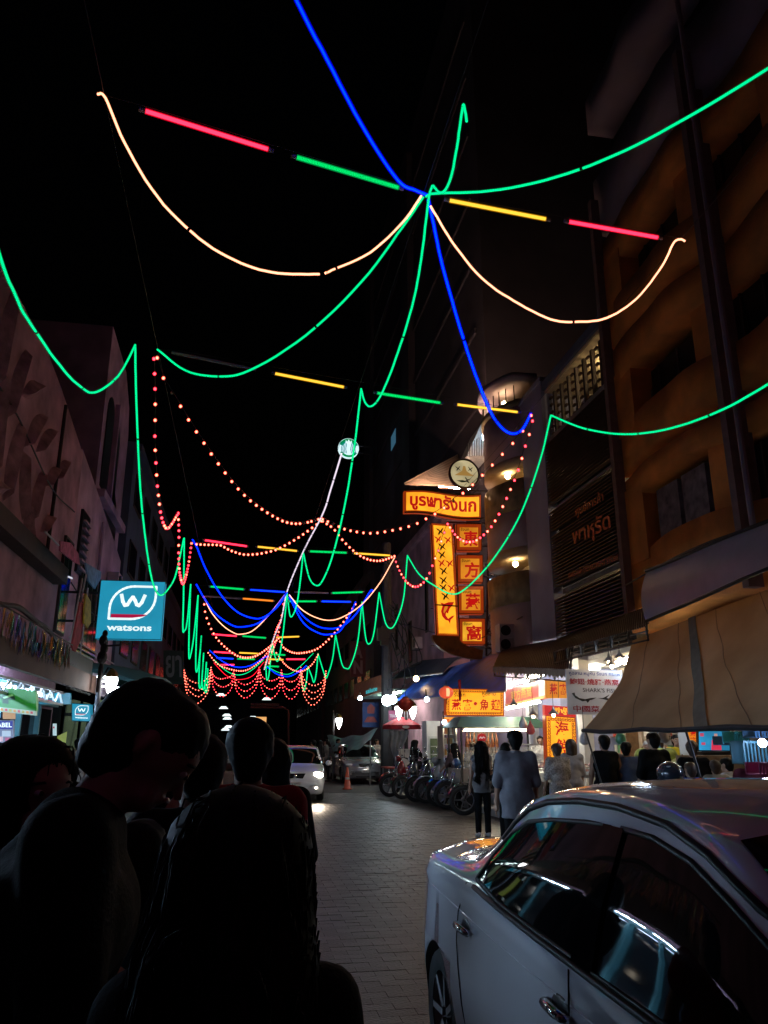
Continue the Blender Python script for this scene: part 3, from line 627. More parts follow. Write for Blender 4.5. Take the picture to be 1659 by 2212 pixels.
# the far gate: six swags of several strands each
GA, GB = (-5, 60), (7.5, 60)
gate = [('leftmost', 398, 1446, 456, 1440, [(428, 1475), (428, 1490), (428, 1503), (426, 1517)], 'w'), ('second', 456, 1440, 505, 1448, [(478, 1466), (482, 1483), (480, 1503)], 'r'), ('third', 505, 1448, 560, 1440, [(530, 1478), (530, 1492), (530, 1506)], 'r'),
        ('fourth', 560, 1440, 608, 1446, [(585, 1470), (586, 1488), (585, 1507)], 'r'), ('fifth', 608, 1446, 650, 1440, [(628, 1472), (628, 1490), (628, 1508)], 'r'), ('rightmost', 650, 1440, 704, 1448, [(678, 1480), (677, 1495), (676, 1508), (675, 1521)], 'w')]
for nm, x0, y0, x1, y1, mids, pc in gate:
    for j, (mx, my) in enumerate(mids):
        dy = 5*j
        garland(f'strand of the {nm} swag of the far bulb gate, {ORD[j]} from its top', [(x0, y0+dy), ((x0*2+mx)/3-3, y0+dy+(my-y0-dy)*.62), (mx-6, my-2), (mx+6, my-2), ((x1*2+mx)/3+3, y1+dy+(my-y1-dy)*.62), (x1, y1+dy)], GA, GB, 15+2*j, pc if pc == 'w' else 'rrrw', 'far bulb gate', .62)

# ---- the same decoration carries on overhead and behind the viewer: the photograph shows it mirrored in the car roof
def droop(a, b, s, n=7):
    a = np.array(a, float); b = np.array(b, float); return [a+(b-a)*i/n-np.array([0, 0, 4*s*(i/n)*(1-i/n)]) for i in range(n+1)]
for yk, nm in ((1.2, 'straight above the viewer'), (-4.2, 'behind the viewer')):
    h_ = (XC, yk, ZW)
    rope('warm white', f'warm white rope light on the left {nm}, mirrored in the car', None, None, None, 'rope lights above and behind the viewer', pts3=droop((XL, yk-.4, ZW), h_, 1.3))
    rope('warm white', f'warm white rope light on the right {nm}, mirrored in the car', None, None, None, 'rope lights above and behind the viewer', pts3=droop(h_, (XR, yk+.1, ZW), 1.3))
    rope('blue', f'blue rope light running off the hub {nm}, mirrored in the car', None, None, None, 'rope lights above and behind the viewer', pts3=droop((XL, yk-4.2, ZW), h_, 1.5))
    garland(f'string of warm bulbs left of the hub {nm}, mirrored in the car', None, None, None, 26, 'w', 'bulb garlands', pts3=droop((XL, yk-1.5, ZW), (XC, yk-3, ZW), 1.2))
    garland(f'string of warm bulbs right of the hub {nm}, mirrored in the car', None, None, None, 26, 'w', 'bulb garlands', pts3=droop((XC, yk-3, ZW), (XR, yk-1.5, ZW), 1.2))
    garland(f'string of red bulbs along the right cable {nm}, mirrored in the car', None, None, None, 24, 'rrw', 'bulb garlands', pts3=droop((XR, yk-2, ZW), (XR, yk+3, ZW), 1.2))
    for c, x in (('yellow', -1.0), ('green', .4), ('yellow', 2.2), ('red', 3.4)):
        t = thing('light_tube', f'{c} light tube {"left" if x < 0 else "right" if x > 3 else "near the middle" } {nm}, mirrored in the car', 'light tube', (x, yk, ZW), group='coloured tubes hung across the street')
        b = MB(); b.tube([(x, yk, ZW), (x+1.15, yk, ZW)], .018, 8); b.mi = 1; b.tube([(x-.005, yk, ZW), (x+1.155, yk, ZW)], .028, 8); b.build('tube', list(TUBE[c]), t)
        for q, s_ in ((x, -1), (x+1.15, 1)): b = MB(); b.tube([(q+s_*.006, yk, ZW), (q+s_*.06, yk, ZW)], .023, 8); b.build('end_cap', mat('tube_cap', (0.25, 0.22, 0.28)), t)
# ================================================================ signs, shops, awnings
METD = mat('dark_steel', (.05, .048, .05), .5, .6, var=.2); METL = mat('light_steel', (.45, .45, .47), .4, .7, var=.1); WHT = mat('white_paint', (.75,.75,.74), .6, var=.08)
def fluor(label, a, b_, m, r=.02, group='fluorescent tubes', cap=True):
    t = thing('fluorescent_tube', label, 'lamp', a, group=group)
    a = Vector(a); b_ = Vector(b_); d = (b_-a).normalized()
    MB().tube([a, b_], r, 7).build('tube', m, t)
    MB().bar(a+Vector((0,0,r*1.6+.012)), b_+Vector((0,0,r*1.6+.012)), .05, .02).build('batten', WHT, t)
    return t
def board3(Y, x0, yt, x1, yb, root, tiltR=0):   # board facing down the street at distance Y, from picture corners
    return Board(atY(x0, yb, Y), atY(x1, yb, Y), atY(x0, yt, Y), root)
def fret(B, m, u0, v0, u1, v1, size, wd, d=.009, nm='fret_border'):
    """Greek-key border"""
    Lu, Lv = B.u.length, B.w.length; lines = []
    def unit(ox, oy, ax, ay):   # hook in metres
        pts = [(0,0),(0,1),(.8,1),(.8,.3),(.4,.3),(.4,.65)]
        return [((ox+(p*ax[0]+q*ay[0])*size)/Lu, (oy+(p*ax[1]+q*ay[1])*size)/Lv) for p, q in pts]
    W, H = (u1-u0)*Lu, (v1-v0)*Lv; n = max(1, int(W/(size*1.1))); k = max(1, int(H/(size*1.1)))
    for i in range(n):
        x = u0*Lu+W*i/n; lines.append(unit(x, v0*Lv, (1,0), (0,1))); lines.append(unit(x+W/n*.9, v1*Lv, (-1,0), (0,-1)))
    for i in range(k):
        y = v0*Lv+H*i/k
        if 0 < i < k-1: lines.append(unit(u0*Lu, y+H/k*.9, (0,-1), (1,0))); lines.append(unit(u1*Lu, y, (0,1), (-1,0)))
    B.strokes(nm, m, lines, wd, d)
def bird(cx, cy_, s, asp, flip=1, rot=0):
    pts = [(0,.02),(.16,.28),(.42,.46),(.3,.18),(.16,-.02),(.3,-.22),(.5,-.42),(.22,-.28),(.03,-.14),(-.12,-.4),(-.2,-.56),(-.2,-.36),(-.34,-.52),(-.24,-.22),(-.14,.0),(-.34,.12),(-.52,.34),(-.26,.26),(-.06,.12)]
    c, n = math.cos(rot), math.sin(rot); return [(cx+flip*(a*c-b*n)*s, cy_+(a*n+b*c)*s*asp) for a, b in pts]
YEL = emi('lit_yellow_panel', (1.2, .47, .022), 1.0, var=.18); YEL2 = emi('lit_amber_panel', (1.0, .34, .02), .62, var=.2); ORB = emi('lit_orange_border', (.34, .035, .004), .8, var=.1)
RDL = emi('lit_red_letters', (.5, .006, .006), .9); BKL = mat('black_letters', (.02, .015, .012), .6, var=0); DKF = mat('sign_box_metal', (.06, .03, .02), .5, .3, var=.2)
# ---- the big vertical bird's-nest sign tower
YS = 23.6
t = thing('restaurant_sign_tower', 'tall lit yellow sign tower with red letters, birds and a shark over the blue awning', 'sign', atY(1010, 1400, YS))
tb = MB()
for x in (1058, 1085): tb.tube([atY(x, 990, YS+.35), atY(x-8, 1420, YS+.35)], .035, 5)
for k in range(15):
    y = 1000+k*28; a = atY(1058-8*k/15, y, YS+.35); b_ = atY(1085-8*k/15, y+28, YS+.35); tb.tube([a, b_], .018, 4); tb.tube([atY(1085-8*k/15, y, YS+.35), atY(1058-8*k/15, y+28, YS+.35)], .018, 4); tb.tube([a, atY(1085-8*k/15, y, YS+.35)], .02, 4)
for y in (1122, 1182, 1247, 1322, 1402): tb.tube([atY(930, y-8, YS+.2), atY(1090, y, YS+.3)], .022, 5)
for y in (1058, 1128): tb.tube([atY(965, y, YS+.2), atY(1090, y+4, YS+.3)], .025, 5)
tb.build('truss_frame', METD, t)
# curved header board with the Thai name
def hdr(u, v, d=0.0):
    wv = .06*math.sin(u*math.pi*1.9+.25)
    p = atY(873+u*166, (1108-u*-12)-(v*(47+u*5)) , YS-.15); return Vector(p)+Vector((0, -wv-d, wv*.6))
b = MB(); b.grid(lambda u, v: hdr(u, v, 0), 20, 2, (0, .22, 0)); hd = b.build('name_header', ORB, t, True)
b = MB(); b.grid(lambda u, v: hdr(.025+u*.95, .09+v*.82, .012), 20, 2); b.build('header_face', YEL, t, True)
Bn = Board((0,0,0), (1,0,0), (0,0,1), t); Bn.text('thai_name', RDL, 'บูรพารังนก', .07, .1, .94, .9, d=.022, off=.035, t=0, map=lambda a, c, d: hdr(a, c, d))
b = MB(); b.tube([hdr(i/16, 0, .03) for i in range(17)], .03, 5); b.tube([hdr(i/16, 1, .03) for i in range(17)], .03, 5); b.build('header_trim', DKF, t)
# round swallow emblem
cc = atY(1003, 1023, YS-.3); rad = .47
b = MB(); b.lathe([(0, .12), (rad+.05, .12), (rad+.05, -.03), (rad, -.03), (rad, .0)], cc, 'y', 28); b.build('disc_rim', DKF, t, True)
b = MB(); b.lathe([(0, 0), (rad, 0)], cc, 'y', 28); b.build('disc_face', emi('disc_glow', (.52,.44,.24), .8, var=.25), t)
Bc = Board((cc[0]-rad, cc[1]-.002, cc[2]-rad), (cc[0]+rad, cc[1]-.002, cc[2]-rad), (cc[0]-rad, cc[1]-.002, cc[2]+rad), t)
Bc.polys('painted_mountain', emi('disc_mountain', (.45,.25,.06), .7), [[(.14,.42),(.3,.52),(.42,.6),(.46,.78),(.54,.78),(.58,.6),(.72,.5),(.88,.42)]], .004)
Bc.polys('painted_birds', BKL, [bird(.27,.68,.2,1), bird(.72,.68,.2,1,-1), bird(.58,.25,.24,1,1,1.2)], .008); Bc.polys('painted_leaf', mat('painted_green', (.04,.09,.03), .6, var=0), [[(.2,.22),(.4,.16),(.62,.2),(.42,.25)]], .008)
# vertical panel with swallows and a shark
def vp(u, v, d=0.0):
    p = atY(932+u*47-(1-v)*-12+0*v, 1372-v*242+2*u, YS-.2); return Vector(p)+Vector((0, -d, 0))
p0, p1, p2 = vp(0,0), vp(1,0), vp(0,1); Bv = Board(p0, p1, p2, t); Bv.body('vertical_panel', ORB, -.22, 0)
Bv.rect('panel_face', YEL, .06, .01, .94, .985, .002)
bs = [(.4,.93,0),(.28,.855,1),(.74,.855,1),(.45,.79,0),(.42,.715,0),(.38,.64,1),(.76,.64,1),(.46,.57,0),(.43,.485,0),(.4,.42,0),(.78,.42,1),(.48,.345,0)]
asp = Bv.u.length/Bv.w.length
Bv.polys('black_swallows', BKL, [bird(u, v, .4, asp) for u, v, c in bs if not c], .009); Bv.polys('red_swallows', RDL, [bird(u, v, .38, asp) for u, v, c in bs if c], .009)
Bv.polys('shark', RDL, [[(.22,.285),(.4,.275),(.6,.29),(.86,.295),(.78,.262),(.64,.235),(.55,.19),(.47,.2),(.44,.175),(.55,.145),(.72,.17),(.86,.178),(.76,.155),(.66,.138),(.62,.1),(.56,.128),(.42,.135),(.28,.165),(.24,.21),(.32,.255)]], .009)
Bv.polys('shark_belly', YEL2, [[(.42,.25),(.58,.262),(.54,.235),(.46,.215),(.38,.19),(.34,.2),(.38,.228)]], .014)
fret(Bv, ORB, .015, .005, .985, .995, .045, .012, .004)
b = MB(); b.tube([vp(-.03, 1-.01*k, 0.02) for k in range(0, 101, 4)], .02, 5); b.tube([vp(1.03, 1-.01*k, 0.02) for k in range(0, 101, 4)], .02, 5); b.tube([vp(-.03, .27, .03), vp(1.05, .265, .03)], .022, 5); b.build('panel_trim', DKF, t)
# curling tail under the panel
b = MB(); n = 14
def tail(u, v):
    a = R(180-88*u); cx, cz = 1046, 1372; rx = 112-62*v*(1-.45*u); rz = 52-34*v*(1-.4*u)
    return Vector(atY(cx+rx*math.cos(a), cz+rz*math.sin(a), YS-.18))
b.grid(tail, 14, 3, (0, .2, 0)); b.build('curled_tail', mat('tail_lacquer', (.3,.1,.015), .5, var=.35, scale=6), t, True)
# four square boxes 東 方 燕 窩
for i, (ch, x0, y0, x1, y1) in enumerate([('東', 986, 1132, 1040, 1189), ('方', 988, 1199, 1043, 1258), ('燕', 990, 1266, 1045, 1326), ('窩', 992, 1336, 1048, 1392)]):
    Bq = board3(YS-.1, x0, y0, x1, y1, t); Bq.body('character_box', ORB, -.3, 0); Bq.rect('box_face', YEL2 if i < 3 else emi('lit_bright_amber', (1.0,.46,.03), .8, var=.25), .13, .13, .87, .87, .002)
    Bq.text('red_character', RDL, ch, .27, .16, .86, .74, .01, off=.03); Bq.text('small_thai', BKL, 'รังนก', .16, .74, .5, .86, .01, off=.01)
    b = MB(); P = [Bq.p(u, v, .02) for u, v in ((0,0),(1,0),(1,1),(0,1),(0,0))]; b.tube(P, .016, 5); b.build('box_trim', DKF, t)
for (px, py) in [(957,1078),(1052,1022),(1058,1252)]:
    b = MB(); p = atY(px, py, YS+.2); b.tube([p, Vector(p)+Vector((.35,0,.03))], .02, 6); b.build('work_lamp', emi('cool_tube_dim', (.5,.8,1.2), 2.2), t)
# ---- beige ribbed soffit and lit balcony behind the emblem
t = thing('lit_canopy', 'pale ribbed triangular canopy lit from below, behind the round swallow emblem', 'canopy', atY(980, 1045, 27.5))
A = [Vector(atY(*q, Y)) for q, Y in (((874,1048),25.5), ((1000,1052),27.5), ((990,985),31.0))]
b = MB(); b.prism(A, (0, .1, .12)); b.build('sheet', mat('pale_canopy', (.75,.6,.5), .7, var=.12, scale=2), t)
for k in range(10):
    q = A[1].lerp(A[2], k/9); nrm = (A[1]-A[0]).cross(A[2]-A[0]).normalized(); 
    if nrm.y > 0: nrm = -nrm
    b = MB(); b.bar(A[0]+nrm*.02, q+nrm*.02, .025); b.build('rib', mat('canopy_rib', (.4,.3,.25), .7, var=0), t)
lp = thing('canopy_floodlight', 'small warm floodlight under the pale ribbed canopy', 'lamp', atY(962, 1062, 25.2)); pp = atY(962, 1054, 25.2)
b = MB(); b.box(pp[0]-.25, pp[0]+.25, pp[1]-.04, pp[1]+.04, pp[2]-.05, pp[2]+.01); b.build('housing', DKF, lp); b = MB(); b.box(pp[0]-.24, pp[0]+.9, pp[1]-.05, pp[1]+.05, pp[2]+.012, pp[2]+.03); b.build('lens', emi('flood_lens', (1.3,.75,.45), 450), lp)
t = thing('lit_balcony', 'small balcony with railings lit cold blue above the round emblem', 'balcony', atY(1040, 960, 27))
P = [atY(x, y, 27) for x, y in ((1008,985),(1068,985),(1068,905),(1040,915))]; b = MB(); b.prism(P, (0, 1.5, 0)); b.build('back_wall', mat('balcony_wall', (.4,.45,.5), .8, var=.2), t)
for k in range(12):
    x = 1010+k*5; b = MB(); b.tube([atY(x, 985, 26.6), atY(x, 985-25-k*3, 26.6)], .018, 4); b.build('baluster', METD, t)
b = MB(); p = atY(1045, 950, 26.4); b.tube([p, Vector(p)+Vector((0, 0, .42))], .05, 7); b.build('tube_lamp', emi('balcony_cold_lamp', (.65,.95,1.15), 30), t)
P = [atY(1074, 870, 24.9), atY(1153, 870, 20.9)]
for (px, py, Y, c) in [(1073,702,60,(.9,1,1.2)), (995,828,44,(.8,1,1.15)), (1031,775,52,(.9,.8,.7))]:
    p = atY(px, py, Y); L = thing('rooftop_floodlight', f'small cold floodlight high on the dark tower, {"upper" if py<720 else "lower" if py>800 else "faint middle"} one', 'lamp', p, group='floodlights on the dark tower')
    b = MB(); b.box(p[0]-.16, p[0]+.16, p[1]-.1, p[1], p[2]-.14, p[2]+.14); b.build('lens', emi('flood_%d' % px, c, 6 if px != 1031 else 1.2, False), L)
    b = MB(); b.box(p[0]-.2, p[0]+.2, p[1]+.002, p[1]+.2, p[2]-.17, p[2]+.17); b.bar((p[0], p[1]+.2, p[2]), (p[0]+1.2, p[1]+.2, p[2]-.5), .06); b.build('bracket', METD, L)
# ---- round green coffee emblem on the tower
YC = 46
t = thing('round_coffee_sign', 'round lit green and white emblem sign jutting from the dark tower', 'sign', atY(753, 968, YC)); cc = Vector(atY(753, 968, YC)); rad = 24/1661*46.5
b = MB(); b.lathe([(0, .2), (rad, .2), (rad, 0), (0, 0)], cc, 'y', 30); b.build('disc', emi('emblem_white', (.75,1.0,1.05), 1.0), t, True)
Bs = Board(cc+Vector((-rad,-.004,-rad)), cc+Vector((rad,-.004,-rad)), cc+Vector((-rad,-.004,rad)), t)
def ring(r0, r1, a0, a1, n=18): return [(.5+r1*math.cos(R(a0+(a1-a0)*i/n)), .5+r1*math.sin(R(a0+(a1-a0)*i/n))) for i in range(n+1)]+[(.5+r0*math.cos(R(a1-(a1-a0)*i/n)), .5+r0*math.sin(R(a1-(a1-a0)*i/n))) for i in range(n+1)]
GE = emi('emblem_green', (.0,.30,.10), .9); TE = emi('emblem_teal', (.0,.22,.26), .9)
Bs.polys('green_field', GE, [ring(.30,.48,20,160), ring(.36,.47,-150,-30)], .006)
Bs.strokes('wavy_lines', TE, [[(.5+s*(.12+.07*k)+.02*math.sin(q*1.3), .78-.09*q) for q in range(7)] for s in (-1, 1) for k in range(4)], .045, .01)
Bs.polys('crown', emi('emblem_white2', (.8,1,1), 1.0), [[(.34,.74),(.36,.9),(.43,.82),(.5,.95),(.57,.82),(.64,.9),(.66,.74)]], .012)
b = MB(); b.bar(cc+Vector((rad*.9,.1,.25)), cc+Vector((rad+1.3,.1,.25)), .1); b.bar(cc+Vector((rad*.9,.1,-.25)), cc+Vector((rad+1.3,.1,-.25)), .1); b.bar(cc+Vector((rad+1.2,.1,-.7)), cc+Vector((rad+1.2,.1,.9)), .14); b.build('bracket', DARKW, t)
# ================================================================ left side
TEA = emi('lit_teal_panel', (.015, .27, .43), 1.0, var=.08); WLT = emi('lit_white_mark', (.85, 1.0, 1.0), 1.0); CRIM = emi('lit_crimson', (.5, .006, .06), .8)
def leaf_sign(label, Y, x0, yt, x1, yb, txt=True, depth=.3, ybr=0):
    t = thing('leaf_logo_sign', label, 'sign', atY((x0+x1)/2, yb, Y), group='teal leaf logo signs')
    B = Board(atY(x0-ybr, yb, Y), atY(x1, yb+2, Y), atY(x0, yt, Y), t)
    B.body('light_box', TEA, -depth, 0); fr = MB(); P = [B.p(u, v, -.02) for u, v in ((0,0),(1,0),(1,1),(0,1),(0,0))]; fr.tube(P, .02, 5); fr.build('rim', mat('teal_rim', (.02,.16,.25), .4, var=0), t)
    # leaf outline: square corners lower left and upper right, round upper left and lower right
    u0, u1, v0, v1 = .17, .87, .34, .91; r = .36; ra = r*B.u.length/B.w.length
    path = [(u0, v0)]+[(u1-r+r*math.sin(R(a)), v0+ra-ra*math.cos(R(a))) for a in range(0, 91, 10)]+[(u1, v1)]+[(u0+r-r*math.sin(R(a)), v1-ra+ra*math.cos(R(a))) for a in range(0, 91, 10)]+[(u0, v0)]
    B.strokes('leaf_outline', WLT, [path], .05*B.u.length/1.4, .006)
    B.poly('crimson_bar', CRIM, [(u0+.03, v0+.02), (u1-r+.02, v0+.02), (u1-.17, v0+.045), (u1-.1, v0+.08), (u0+.03, v0+.08)], .012)
    B.strokes('letter_w', WLT, [[(.335,.76),(.365,.64),(.40,.575),(.44,.585),(.475,.66),(.515,.725),(.555,.66),(.585,.59),(.62,.575),(.66,.63),(.70,.755)]], .075*B.u.length/1.4, .008)
    if txt: B.text('name_letters', WLT, 'watsons', .155, .135, .845, .235, .008, off=.03)
    return t, B
tw, Bw = leaf_sign('large square teal lit sign with white W leaf logo above the left pavement', 18.6, 219, 1254, 347, 1379, ybr=13)
b = MB(); q = Bw.p(0, .8, -.15); b.bar(q, (XA, q.y, q.z), .05); q = Bw.p(0, .3, -.15); b.bar(q, (XA, q.y, q.z), .05); b.build('bracket', METD, tw)
leaf_sign('small teal lit sign with white W leaf logo under the left canopy', 17.0, 156, 1520, 196, 1556, depth=.2)
t = thing('teal_fascia_sign', 'teal shop fascia with partly hidden white letters and red underline, behind the green sign', 'sign', atY(100, 1510, 15.5))
Bf = board3(15.5, 84, 1497, 152, 1521, t); Bf.body('panel', emi('teal_fascia', (.01,.15,.22), .8), -.1, 0); Bf.text('letters', WLT, 'wats', .02, .55, .42, .98, .006, off=.03); Bf.poly('underline', CRIM, [(.0,.42),(.45,.16),(.45,.28),(.0,.55)], .006); Bf.rect('bright_end', emi('cyan_panel', (.02,.4,.6), .9), .5, .35, .62, .98, .006)
t = thing('teal_side_panel', 'narrow teal lit panel right of the lamp post under the canopy', 'sign', atY(205, 1555, 17.3)); Bf = board3(17.3, 203, 1521, 214, 1555, t); Bf.body('panel', TEA, -.1, 0)
# pharmacy sign
t = thing('green_cross_sign', 'green lit shop sign with dark cross and strip of small icons, far left', 'sign', atY(40, 1530, 11.2))
Bg = Board(atY(-30, 1524, 11.2), atY(78, 1536, 11.2), atY(-30, 1480, 11.2), t); Bg.body('light_box', emi('lit_green', (.01,.15,.008), .9, var=.15), -.12, 0)
Bg.polys('dark_cross', mat('dark_cross_paint', (.01,.03,.012), .6, var=0), [[(.33,.2),(.45,.2),(.45,.42),(.58,.42),(.58,.62),(.45,.62),(.45,.9),(.33,.9),(.33,.62),(.25,.62),(.25,.42),(.33,.42)]], .006)
Bg.poly('pale_bar', emi('pale_green_bar', (.25,.5,.2), .6), [(.36,.42),(.55,.62),(.53,.7),(.34,.5)], .012)
Bi = Board(Bg.p(0, -.22, .02), Bg.p(1, -.22, .02), Bg.p(0, 0, .02), t); Bi.body('icon_strip', emi('pale_strip', (.3,.4,.3), .7), -.08, 0)
for k in range(8): Bi.rect('icon', emi('icon_%d' % (k % 3), [(.5,.2,.02),(.4,.02,.03),(.3,.25,.02)][k % 3], .7), .3+k*.085, .25, .35+k*.085, .8, .006)
# posters by the left door
t = thing('blue_poster_light_box', 'upright light box with blue BEL header and product pictures at the left edge', 'poster', atY(15, 1605, 11.5))
Bp = board3(11.5, -14, 1556, 28, 1606, t); Bp.body('box', emi('poster_glow', (.16,.2,.32), .8, var=.3), -.08, 0); Bp.rect('blue_header', emi('poster_blue', (.01,.02,.25), 1), 0, .62, 1, .97, .004); Bp.text('header_letters', WLT, 'LABEL', .05, .7, .96, .9, .01, off=.02)
Bp.rect('product_photo', emi('poster_pink', (.5,.35,.4), .8), .2, .08, .5, .3, .006); Bp.rect('product_photo', emi('poster_pale', (.4,.5,.6), .8), .45, .3, .9, .55, .006); Bp.rect('product_photo', emi('poster_rose', (.45,.1,.2), .7), .6, .05, .9, .25, .006)
t = thing('peach_panel', 'plain peach lit panel above the blue poster at the left edge', 'poster', atY(20, 1553, 11.6)); Bp = board3(11.6, 6, 1536, 31, 1553, t); Bp.body('panel', emi('peach_glow', (.6,.36,.2), .7), -.06, 0)
t = thing('mint_sale_board', 'mint green board with white block letters beside the left doorway', 'poster', atY(30, 1646, 11.0)); Bp = Board(atY(12, 1648, 11), atY(44, 1646, 11), atY(17, 1603, 11), t)
Bp.body('board', emi('mint_glow', (.03,.22,.15), .7, var=.2), -.05, 0); Bp.strokes('white_letters', emi('mint_white', (.4,.5,.45), .8), [[(.2,.75),(.5,.75),(.5,.5)],[(.2,.6),(.5,.6)],[(.62,.78),(.62,.45)],[(.62,.78),(.82,.78),(.82,.45)],[(.2,.35),(.8,.35)],[(.25,.15),(.4,.35)],[(.75,.12),(.55,.35)]], .035, .006)
t = thing('yellow_green_poster', 'small yellow green poster on the dark left shopfront', 'poster', atY(135, 1600, 16)); Bp = Board(atY(120, 1622, 16), atY(141, 1612, 16), atY(124, 1590, 16), t); Bp.body('sheet', emi('yg_glow', (.25,.3,.02), .6, var=.3), -.01, 0)
t = thing('narrow_notice', 'narrow white lit notice in the dark left shopfront', 'poster', atY(117, 1590, 15.8)); Bp = board3(15.8, 114, 1563, 122, 1589, t); Bp.body('sheet', emi('notice_glow', (.4,.55,.55), .8), -.02, 0); Bp.rect('red_mark', CRIM, .1, .6, .5, .75, .004)
# shopfront wall on the left: dark glass doors between pale posts
t = thing('left_shopfront', 'dark glazed shopfront with pale posts under the left canopy', 'shopfront', (XA, 14, 0))
SG = mat('shop_glass', (.015,.02,.025), .06, var=0); PST = mat('teal_post', (.1,.3,.34), .5, var=.1)
for k in range(11):
    y = 3.2+k*1.4; MB().box(XA+.01, XA+.14, y, y+.1, .13, 2.3).build('post', PST, t); MB().box(XA+.02, XA+.05, y+.11, y+1.39, .35, 2.25).build('glass', SG, t); MB().box(XA+.01, XA+.1, y+.11, y+1.39, .13, .34).build('stall_riser', TRIMD, t)
MB().box(XA+.01, XA+.16, 3.2, 18.7, 2.31, 2.6).build('lintel', PST, t)
# left canopy: brown fascia, roof, white lattice, tinsel
CAN = mat('brown_fascia', (.15,.085,.065), .7, var=.25, scale=2)
t = thing('left_canopy', 'long brown pavement canopy with white lattice truss below, left', 'canopy', (-2.7, 8, 2.4))
MB().box(-2.74, -2.66, -5, 15.1, 2.42, 2.72).build('fascia', CAN, t); MB().hexa([(-4.19,-5,3.1),(-2.76,-5,2.66),(-2.76,15,2.66),(-4.19,15,3.1),(-4.19,-5,3.14),(-2.76,-5,2.70),(-2.76,15,2.70),(-4.19,15,3.14)]).build('roof', CAN, t)
TR = mat('white_truss', (.7,.75,.75), .5, var=.05)
for z in (2.2, 2.4): MB().bar((-3.1, -4, z), (-3.1, 14.6, z), .035).build('truss_chord', TR, t)
for k in range(31):
    y = -4+k*.6; MB().bar((-3.1, y, 2.2), (-3.1, y+.3, 2.4), .03).build('truss_web', TR, t); MB().bar((-3.1, y+.3, 2.4), (-3.1, y+.6, 2.2), .03).build('truss_web', TR, t)
CYT = emi('cyan_white_tube', (.62, .88, 1.22), 290)
for k in range(6):
    y = 5.2+k*1.62
    fluor(f'cyan white fluorescent tube under the left canopy, {ORD[k]} from the camera end', (-3.45, y, 2.36), (-3.45, y+1.2, 2.36), CYT, .022, 'tubes under the left canopy')
t = thing('tinsel_fringe', 'shimmering multicoloured tinsel fringe strip hung on the left canopy edge', 'decoration', (-2.62, 8, 2.7))
TC = [mat('tinsel_%d' % i, c, .22, .85, var=.3, scale=9) for i, c in enumerate([(.75,.45,.25),(.8,.5,.3),(.15,.5,.6),(.3,.25,.7),(.8,.65,.2),(.6,.6,.65),(.7,.3,.35),(.2,.6,.5)])]
for k in range(240):
    y = 6.0+k*.027+random.uniform(-.01,.01); top = 3.0-random.uniform(0, .05); L = random.uniform(.16, .40); a = random.uniform(-.02,.02); 
    if k % 2: top -= .17; L *= .6
    x = -2.62+random.uniform(-.015,.02); wd = random.uniform(.012,.026); tw_ = random.uniform(-.012,.012)
    b = MB(); b.prism([(x, y, top), (x+tw_, y+wd, top), (x+tw_*2, y+wd+a, top-L*.5), (x-tw_, y+wd*.6+a*2, top-L), (x, y+a, top-L*.6)], (.004, 0, 0)); b.build('tinsel_strip', TC[int(rng.randint(0, 8))], t)
MB().tube([(-2.62, 5.9, 3.01), (-2.62, 12.6, 3.01)], .01, 5).build('cord', TRIMD, t)
# dark cables over the canopy
b = MB(); b.tube(smooth_path([atX(x, y, -2.75) for x, y in ((-40,1290),(0,1305),(40,1312),(75,1340),(105,1362),(128,1395))]), .035, 6); o = b.build('cable_bundle', BLACKP); tag(o, 'thick dark cable bundle slung over the left canopy edge', 'cable')
t = thing('dark_junction_box', 'dark green cabinet on the end of the left canopy beside the lamp post', 'cabinet', atX(160, 1450, -2.7)); y0, y1, z0, z1 = wrect(-2.72, 124, 1402, 199, 1404); zb = atX(160, 1448, -2.7)[2]
MB().box(-3.0, -2.72, 12.1, 14.9, 2.74, 2.98).build('body', mat('dark_green_metal', (.02,.04,.035), .5, var=.2), t); MB().box(-2.718, -2.70, 12.2, 13.4, 2.77, 2.95).build('door', mat('dark_green_metal', (.02,.04,.035)), t)
# lamp post with pointed lantern (and more of its kind across the street)
LGL = emi('lantern_white', (1.0, 1.0, 1.0), 18)
def lamp_post(label, p, H, dbl=False, group='ornate street lamps', s=1.0):
    t = thing('street_lamp', label, 'street lamp', p, group=group); x, y, z = p
    b = MB(); b.lathe([(0,.0),(.16*s,.0),(.16*s,.12),(.09*s,.2),(.07*s,.9),(.055*s,1.0),(.045*s,H-.1),(.02*s,H)], (0,0,0), n=10); b.build('post', METD, t, True, world=False)
    for sd_ in ((-1, 1) if dbl else (1,)):
        ox = .2*s*sd_; b = MB(); b.tube([(0,0,H-.35*s),(ox*.6,0,H-.1*s),(ox,0,H-.12*s),(ox,0,H-.22*s)], .018*s, 5); b.build('arm', METD, t, world=False)
        b = MB(); b.lathe([(.02*s,-.22*s),(.10*s,-.27*s),(.11*s,-.33*s),(.07*s,-.5*s),(.012*s,-.62*s),(0,-.62*s)], (ox,0,H), n=8); L = b.build('lantern_glass', LGL, t, True, world=False)
        b = MB(); b.lathe([(0,-.1*s),(.05*s,-.14*s),(.1*s,-.2*s),(.105*s,-.265*s),(.02*s,-.27*s)], (ox,0,H), n=8); b.build('lantern_cap', mat('brass_cap', (.3,.2,.06), .4, .6, var=.2), t, world=False)
    return t
p = atY(202, 1600, 14.6); tl = lamp_post('dark ornate street lamp with white pointed lantern by the left canopy', (p[0], 14.6, .13), 2.82)
b = MB()
for q, r_ in (((0,0,2.9),.09),((.02,0,3.05),.07),((-.01,0,3.2),.075),((.01,0,3.32),.05)): b.ball(q, (r_, r_, r_*1.4), 8, 6)
